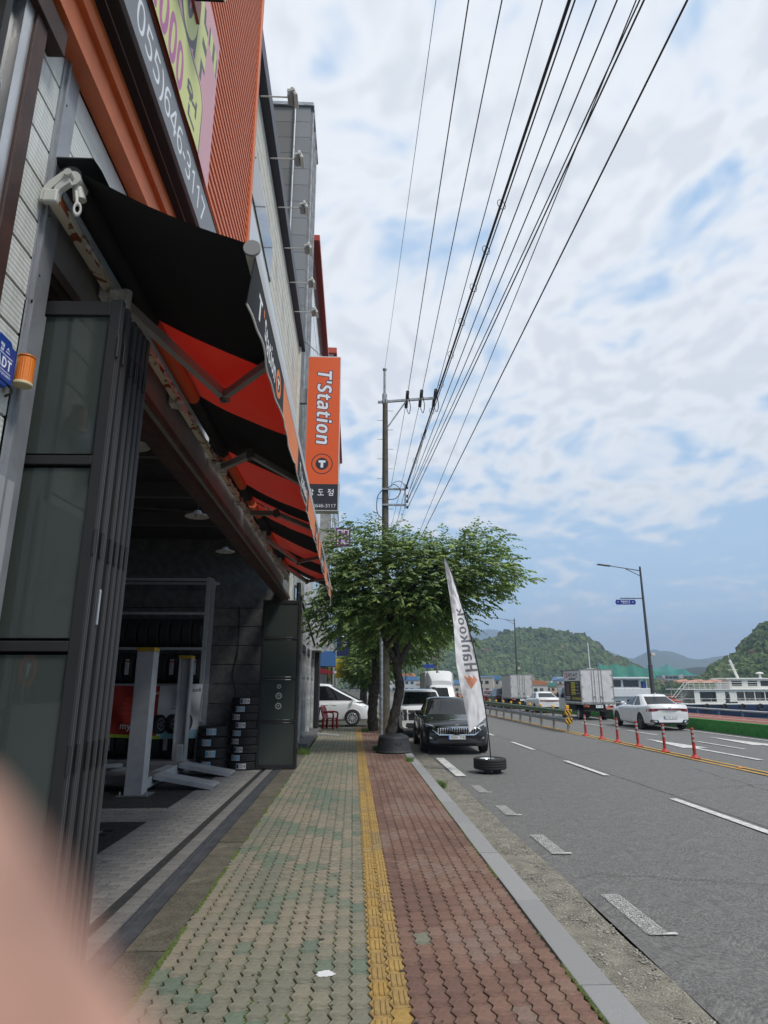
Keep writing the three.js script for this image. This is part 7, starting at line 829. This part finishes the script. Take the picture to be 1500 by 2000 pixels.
// ---------- far shore: village, hills, mountains, golf net ----------
const terr = (name, fn, x0, x1, z0, z1, nx, nz, mat) => { const g = new THREE.PlaneGeometry(x1 - x0, z0 - z1, nx, nz); g.rotateX(-Math.PI / 2); g.translate((x0 + x1) / 2, 0, (z0 + z1) / 2); const p = g.attributes.position; for (let i = 0; i < p.count; i++) p.setY(i, fn(p.getX(i), p.getZ(i))); g.computeVertexNormals(); boxUV(g, 0.05); const m = put(name, g, mat); m.userData.kind = 'structure'; return m; };
{
  const tabf = (tab, x) => { if (x <= tab[0][0]) return tab[0][1]; for (let i = 1; i < tab.length; i++) if (x <= tab[i][0]) { const [a, p] = tab[i - 1], [b, q] = tab[i], k = smooth(0, 1, (x - a) / (b - a)); return mix(p, q, k); } return tab.at(-1)[1]; };
  const soil = P({ color: lin(0.030, 0.048, 0.020), map: T_blot, roughness: 1 });
  const ridge1 = [[-300, 30], [-60, 40], [60, 42], [95, 42], [132, 36], [160, 45], [176, 48], [205, 46], [225, 43], [260, 22], [305, 5], [335, -3], [400, -4]];
  const h1 = (x, z) => { const k = x * 650 / -z, r = tabf(ridge1, k), v = (z + 640) / 170, s = v > 0 ? Math.pow(Math.max(0, Math.cos(Math.min(1, v) * Math.PI / 2)), 1.25) : Math.max(0, Math.cos(Math.min(1, -v / 2) * Math.PI / 2)); return -3.2 + (r + 3.2) * s * (1 + 0.06 * N2(x * 0.02, z * 0.02)) + 2.2 * s * N2(x * 0.06, z * 0.06); };
  terr('hill', h1, -320, 400, -462, -960, 110, 60, soil);
  const ridge2 = [[120, -4], [150, -3.2], [174, 0], [191, 10.5], [215, 28], [240, 42], [300, 60], [380, 62]];
  const h2 = (x, z) => { const k = x * 330 / -z, r = tabf(ridge2, k), v = (z + 330) / 90, s = v > 0 ? Math.pow(Math.max(0, Math.cos(Math.min(1, v) * Math.PI / 2)), 0.9) : Math.max(0, Math.cos(Math.min(1, -v / 2) * Math.PI / 2)); return -3.2 + (r + 3.2) * s + 1.2 * s * N2(x * 0.08, z * 0.08); };
  terr('hill', h2, 110, 400, -236, -520, 70, 60, soil);
  const ridge3 = [[280, 20], [420, 60], [700, 120], [790, 146], [860, 150], [960, 132], [1060, 100], [1160, 132], [1210, 124], [1330, 96], [1500, 120], [1900, 160]], mtn = P({ color: lin(0.045, 0.07, 0.035), roughness: 1 });
  const h3 = (x, z) => { const k = x * 2500 / -z, s = Math.max(0, Math.cos(Math.min(1, Math.abs(z + 2500) / 700) * Math.PI / 2)); return -6 + (tabf(ridge3, k) + 6) * s + s * 12 * fbm(x * 0.006, z * 0.006, 4); }; terr('mountain', h3, 150, 2000, -1750, -3200, 110, 50, mtn);
  const h4 = (x, z) => { const s = Math.max(0, Math.cos(Math.min(1, Math.abs(z + 3600) / 700) * Math.PI / 2)); return -6 + s * (285 + 60 * fbm(x * 0.0022 + 4, 3, 4) + 30 * fbm(x * 0.006, z * 0.006, 3)); }; terr('mountain', h4, -900, 1100, -2850, -4400, 90, 40, mtn);
  terr('hill', (x, z) => -3.2 + 24 * Math.max(0, Math.cos(Math.min(1, Math.abs(z + 900) / 160) * Math.PI / 2)) * smooth(230, 330, x) * (1 + 0.35 * N2(x * 0.012, 1)), 200, 700, -745, -1060, 60, 30, soil);
  // woods: many crowns, one mass on each hill
  const clump = (seed, d) => { const g = new THREE.IcosahedronGeometry(1, d), p = g.attributes.position; for (let i = 0; i < p.count; i++) { const v = V(p.getX(i), p.getY(i), p.getZ(i)), k = 1 + 0.34 * N3(v.x * 1.8 + seed, v.y * 1.8, v.z * 1.8) + 0.24 * N3(v.x * 4.5, v.y * 4.5 + seed, v.z * 4.5); p.setXYZ(i, v.x * k, v.y * k * 0.95, v.z * k); } g.computeVertexNormals(); return g; };
  const wood = (name, fn, n, x0, x1, z0, z1, s0, s1, seed, d, minH) => { const r = mulberry(seed), im = new THREE.InstancedMesh(clump(seed, d), P({ color: 0xffffff, roughness: 1 }), n), o = new THREE.Object3D(), c = new THREE.Color(); let i = 0, guard = 0; while (i < n && guard++ < n * 30) { const x = rr(x0, x1, r), z = rr(z0, z1, r), y = fn(x, z); if (y < minH) continue; const s = rr(s0, s1, r), tall = r() < 0.35 ? 1.35 : 0.9; o.position.set(x, y + s * 0.35, z); o.scale.set(s * rr(0.8, 1.2, r), s * tall, s * rr(0.8, 1.2, r)); o.rotation.set(rr(-0.3, 0.3, r), r() * 6.3, rr(-0.3, 0.3, r)); o.updateMatrix(); im.setMatrixAt(i, o.matrix); const k = 0.5 + 0.5 * N2(x * 0.03, z * 0.03) + rr(-0.25, 0.25, r), q = rr(0.75, 1.25, r), dead = r() < 0.02; c.setRGB((dead ? 0.14 : mix(0.042, 0.095, k)) * q, (dead ? 0.10 : mix(0.070, 0.135, k)) * q, (dead ? 0.06 : mix(0.028, 0.038, k)) * q); im.setColorAt(i, c); i++; } im.count = i; im.name = numbered(name); im.userData.kind = 'stuff'; tag(im, seed === 51 ? 'dense green wood covering the long hill across the bay' : seed === 52 ? 'dense green wood on the steep hill at the right edge' : 'strip of trees on the low spit by the golf net', 'woods'); scene.add(im); };
  wood('hill_woods', h1, 9000, -260, 360, -470, -660, 3.0, 5.4, 51, 2, -1.8); wood('hill_woods', h2, 3800, 125, 330, -240, -345, 1.9, 3.3, 52, 3, -2.0); wood('spit_woods', (x, z) => -1.5 + 2.5 * N2(x * 0.05, 4), 420, 150, 196, -395, -425, 2.2, 4.2, 53, 2, -9);
  // low shore spit and village ground
  const shore = new B(0.1); shore.span(14, 120, -4, -1.2, -228, -300).span(100, 330, -4, -1.9, -388, -470).span(-300, 120, -4, -0.6, -300, -520).mesh('far_shore', P({ color: lin(0.16, 0.15, 0.12), map: T_conc, roughness: 1 })).userData.kind = 'structure';
  // houses of the harbour village
  const vr = mulberry(17), wl = [[0.55, 0.52, 0.46], [0.6, 0.6, 0.58], [0.45, 0.40, 0.34], [0.5, 0.36, 0.26], [0.42, 0.46, 0.48]], rf = [[0.45, 0.16, 0.06], [0.07, 0.18, 0.38], [0.40, 0.13, 0.05], [0.05, 0.22, 0.18], [0.28, 0.28, 0.28], [0.12, 0.25, 0.45]];
  const colN = ['cream', 'white', 'tan', 'brick coloured', 'pale grey'], rfN = ['orange', 'blue', 'rust', 'teal', 'grey', 'light blue'];
  for (let k = 0; k < 34; k++) { const z = -234 - 60 * vr(), x = 16 + (k / 34) * 88 + rr(-2, 2, vr), w = rr(5, 10, vr), d = rr(5, 7, vr), h = vr() < 0.22 ? rr(5, 6.4, vr) : rr(2.6, 3.6, vr), a = Math.floor(vr() * 5), b = Math.floor(vr() * 6), flat = vr() < 0.35; const t = thing('village_house', `${colN[a]} harbour village house with ${rfN[b]} roof ${['beside the lorry', 'left of the flag', 'behind the feather flag', 'right of the feather flag', 'above the grey box truck', 'toward the gabled shed'][Math.min(5, Math.floor(k / 6))]}, ${['leftmost there', 'second there', 'third there', 'fourth there', 'fifth there', 'rightmost there'][k % 6]}`, 'house', [x, -1.2, z], rr(-0.3, 0.3, vr), 'harbour village houses'); new B(0.3).span(-w / 2, w / 2, 0, h, -d / 2, d / 2).mesh('wall', P({ color: lin(...wl[a]), roughness: 0.8 }), t); if (flat) new B().rspan(-w / 2 - 0.2, w / 2 + 0.2, h, h + 0.35, -d / 2 - 0.2, d / 2 + 0.2, 0.05).mesh('roof', P({ color: lin(...rf[b]), roughness: 0.7 }), t); else new B().ext([[-w / 2 - 0.4, h], [w / 2 + 0.4, h], [w / 2 - 0.8, h + 1.5], [-w / 2 + 0.8, h + 1.5]], d + 0.6, 0, 0, -d / 2 - 0.3).mesh('roof', P({ color: lin(...rf[b]), roughness: 0.7 }), t); for (let q = 0; q < Math.floor(w / 2.2); q++) for (let lv = 0; lv < (h > 4.5 ? 2 : 1); lv++) new B().span(-w / 2 + 0.6 + q * 2.1, -w / 2 + 1.8 + q * 2.1, 1 + lv * 2.6, 2.1 + lv * 2.6, d / 2, d / 2 + 0.06).mesh('window', darkGlass, t); }
  const shed = (lb, x, z, w, h, roofY) => { const t = thing('harbour_shed', lb, 'shed', [x, -2, z], 0, 'sheds on the far shore'); new B(0.2).ext([[-w / 2, 0], [w / 2, 0], [w / 2, h], [0, h + roofY], [-w / 2, h]], 14, 0, 0, -14).mesh('wall', P({ color: lin(0.62, 0.63, 0.64), roughness: 0.6 }), t); for (const s of [-1, 1]) new B().bar(V(s * w / 4, h + roofY / 2 + 0.14, 0.3), V(s * w / 4, h + roofY / 2 + 0.14, -14.2), 0.1, 0.1).mesh('roof_seam', galv, t); new B().span(-w * 0.2, w * 0.2, 0, h * 0.75, 0, 0.08).mesh('door', P({ color: lin(0.35, 0.37, 0.4), roughness: 0.6 }), t); };
  shed('white gabled boat shed at the foot of the long hill', 137, -428, 11, 6.2, 2.2); shed('long low white shed left of the gabled boat shed', 114, -430, 14, 3.0, 0.9); shed('pale shed beneath the hill behind the feather flag', 92, -430, 12, 4.6, 1.2); shed('small pale shed above the grey box truck', 76, -428, 9, 3.2, 1.0);
  // office block and golf driving net
  const ob = thing('grey_office_block', 'grey four storey office block under the green golf net', 'building', [219, -2, -440]); new B(0.2).span(-11, 14, 0, 10.2, -12, 0).mesh('wall', P({ color: lin(0.36, 0.37, 0.40), roughness: 0.7 }), ob); new B().span(0.5, 3.4, 0, 11.2, 0, 0.6).span(-11, -9.4, 0, 10.8, 0, 0.5).mesh('stair_tower', P({ color: lin(0.46, 0.46, 0.48), roughness: 0.7 }), ob).userData.kind = 'stuff'; for (let k = 0; k < 4; k++) for (const [a, b] of [[-8.8, -6.6], [-6.2, -4], [-3.6, -0.2], [3.9, 6.6], [7.2, 10], [10.6, 13.4]]) new B().span(a, b, 1.2 + k * 2.4, 2.6 + k * 2.4, 0, 0.08).mesh('window', darkGlass, ob); new B().rspan(-11.2, 14.2, 10.2, 10.6, -12.2, 0.2, 0.05).mesh('parapet', galv, ob);
  const gn = thing('golf_net', 'tall green golf driving range net hung between poles', 'net', [168, -2, -448]), net = P({ color: lin(0.03, 0.42, 0.32), roughness: 0.9, transparent: true, opacity: 0.6, side: THREE.DoubleSide }); net.userData = {};
  const top = [[0, 19], [12, 18.4], [24, 18], [36, 16.5], [48, 18.4], [60, 15.2], [72, 11.5], [82, 9.5]]; for (let i = 0; i + 1 < top.length; i++) { const [a, y0] = top[i], [b, y1] = top[i + 1], pos = [], idx = [], n = 8; for (let j = 0; j <= n; j++) for (const v of [0, 0.5, 1]) { const u = j / n; pos.push(mix(a, b, u), v * (mix(y0, y1, u) - 1.6 * Math.sin(Math.PI * u)), 0.6 * Math.sin(u * 6 + v * 2)); } for (let j = 0; j < n; j++) for (let v = 0; v < 2; v++) { const p = j * 3 + v; idx.push(p, p + 3, p + 1, p + 1, p + 3, p + 4); } const g = new THREE.BufferGeometry(); g.setAttribute('position', new THREE.Float32BufferAttribute(pos, 3)); g.setIndex(idx); g.computeVertexNormals(); put('net_panel', g, net, gn); new B().rod(V(a, 0, 0), V(a, y0 + 0.4, 0), 0.18).mesh('net_pole', galv, gn); const pos2 = pos.map((v, q) => q % 3 === 1 ? v * 0.62 : q % 3 === 2 ? v - 14 : v), g2 = new THREE.BufferGeometry(); g2.setAttribute('position', new THREE.Float32BufferAttribute(pos2, 3)); g2.setIndex(idx); g2.computeVertexNormals(); put('net_panel', g2, net, gn); }
  // road signs beyond the lorry
  const rs = thing('road_sign', 'blue and white road signs on a brown post far up the street', 'road sign', [9.1, -0.2, -72]); new B().rod(V(0, 0, 0), V(0, 7, 0), 0.13).mesh('post', P({ color: lin(0.2, 0.16, 0.12), roughness: 0.8 }), rs); new B().box(1.5, 0.1, 0.06, -0.6, 4.25, 0).mesh('arm', galv, rs); new B().rbox(1.25, 0.36, 0.05, -0.8, 3.95, 0, 0.02).mesh('blue_sign', P({ color: srgb(30, 60, 170), roughness: 0.4 }), rs); new B().rbox(1.0, 0.6, 0.05, -0.85, 3.1, 0, 0.02).mesh('white_sign', P({ color: lin(0.7, 0.7, 0.7), roughness: 0.4 }), rs);
}
scene.fog = new THREE.FogExp2(new THREE.Color(0.52, 0.69, 0.95), 0.0004);

// ---------- the hand that holds the camera: one finger strays over the lower left of the lens ----------
{
  const c = (x, y, z) => V(x, y, z), bones = [];
  const chain = (pts, rs) => { for (let i = 0; i + 1 < pts.length; i++) bones.push([pts[i], pts[i + 1], rs[i], rs[i + 1]]); };
  chain([c(0.010, -0.076, -0.040), c(-0.0104, -0.0431, -0.0300), c(-0.0240, -0.0209, -0.0280), c(-0.0336, -0.0051, -0.0275)], [0.0105, 0.0088, 0.0081, 0.0070]);
  chain([c(0.030, -0.085, -0.043), c(0.029, -0.078, -0.072), c(0.013, -0.088, -0.087), c(-0.003, -0.094, -0.080)], [0.0108, 0.0092, 0.0084, 0.0074]);
  chain([c(0.048, -0.091, -0.040), c(0.049, -0.088, -0.068), c(0.035, -0.099, -0.085), c(0.019, -0.105, -0.079)], [0.0102, 0.0088, 0.008, 0.007]);
  chain([c(0.064, -0.101, -0.036), c(0.067, -0.101, -0.058), c(0.055, -0.112, -0.072), c(0.041, -0.117, -0.069)], [0.009, 0.0078, 0.0072, 0.0064]);
  chain([c(0.012, -0.150, -0.020), c(-0.020, -0.128, -0.008), c(-0.040, -0.100, 0.004), c(-0.050, -0.076, 0.010)], [0.016, 0.0125, 0.0105, 0.0088]);
  const W = c(0.036, -0.172, -0.020); for (const [k, r] of [[c(0.010, -0.083, -0.043), 0.012], [c(0.030, -0.09, -0.042), 0.0135], [c(0.048, -0.096, -0.039), 0.013], [c(0.063, -0.105, -0.035), 0.012]]) bones.push([k, W.clone().lerp(k, 0.12), r, 0.021]);
  bones.push([W, c(0.046, -0.235, 0.010), 0.024, 0.027]);
  const cen = c(0.008, -0.118, -0.035), half = 0.128, n = 84, mc = new MarchingCubes(n, new THREE.MeshStandardMaterial(), false, false, 200000); mc.isolation = 0;
  const A = new THREE.Vector3(), ab = new THREE.Vector3();
  for (let z = 0; z < n; z++) for (let y = 0; y < n; y++) for (let x = 0; x < n; x++) { const p = V((x - n / 2) / (n / 2) * half + cen.x, (y - n / 2) / (n / 2) * half + cen.y, (z - n / 2) / (n / 2) * half + cen.z); let s = 0; for (const [a, b, r0, r1] of bones) { ab.subVectors(b, a); const t = Math.max(0, Math.min(1, A.subVectors(p, a).dot(ab) / ab.lengthSq())), d = A.sub(ab.multiplyScalar(t)).length() - mix(r0, r1, t); s += Math.exp(-d / 0.0016); } mc.field[x + y * n + z * n * n] = -(-Math.log(Math.max(s, 1e-30)) * 0.0016); }
  mc.update();
  const pa = mc.positionArray, cnt = mc.count, pos = new Float32Array(cnt * 3); for (let i = 0; i < cnt; i++) for (let k = 0; k < 3; k++) pos[3 * i + k] = pa[3 * i + k] * half + [cen.x, cen.y, cen.z][k];
  let g = new THREE.BufferGeometry(); g.setAttribute('position', new THREE.BufferAttribute(pos, 3)); g = mergeVertices(g, 1e-5); g.computeVertexNormals(); camera.updateMatrixWorld(true); g.applyMatrix4(camera.matrixWorld); boxUV(g, 12);
  const o = thing('person', 'out of focus finger of the photographer straying over the lower left corner', 'person'); put('hand', g, P({ color: lin(0.80, 0.45, 0.34), roughness: 0.6, map: T_blot }), o);
  const nail = new B(); nail.add(new THREE.SphereGeometry(1, 14, 10).scale(0.0052, 0.0072, 0.0016), -0.0355, -0.0002, -0.0340).mesh('fingernail', P({ color: lin(0.62, 0.40, 0.34), roughness: 0.35 }), o).geometry.applyMatrix4(camera.matrixWorld);
}
renderer.render(scene, camera);
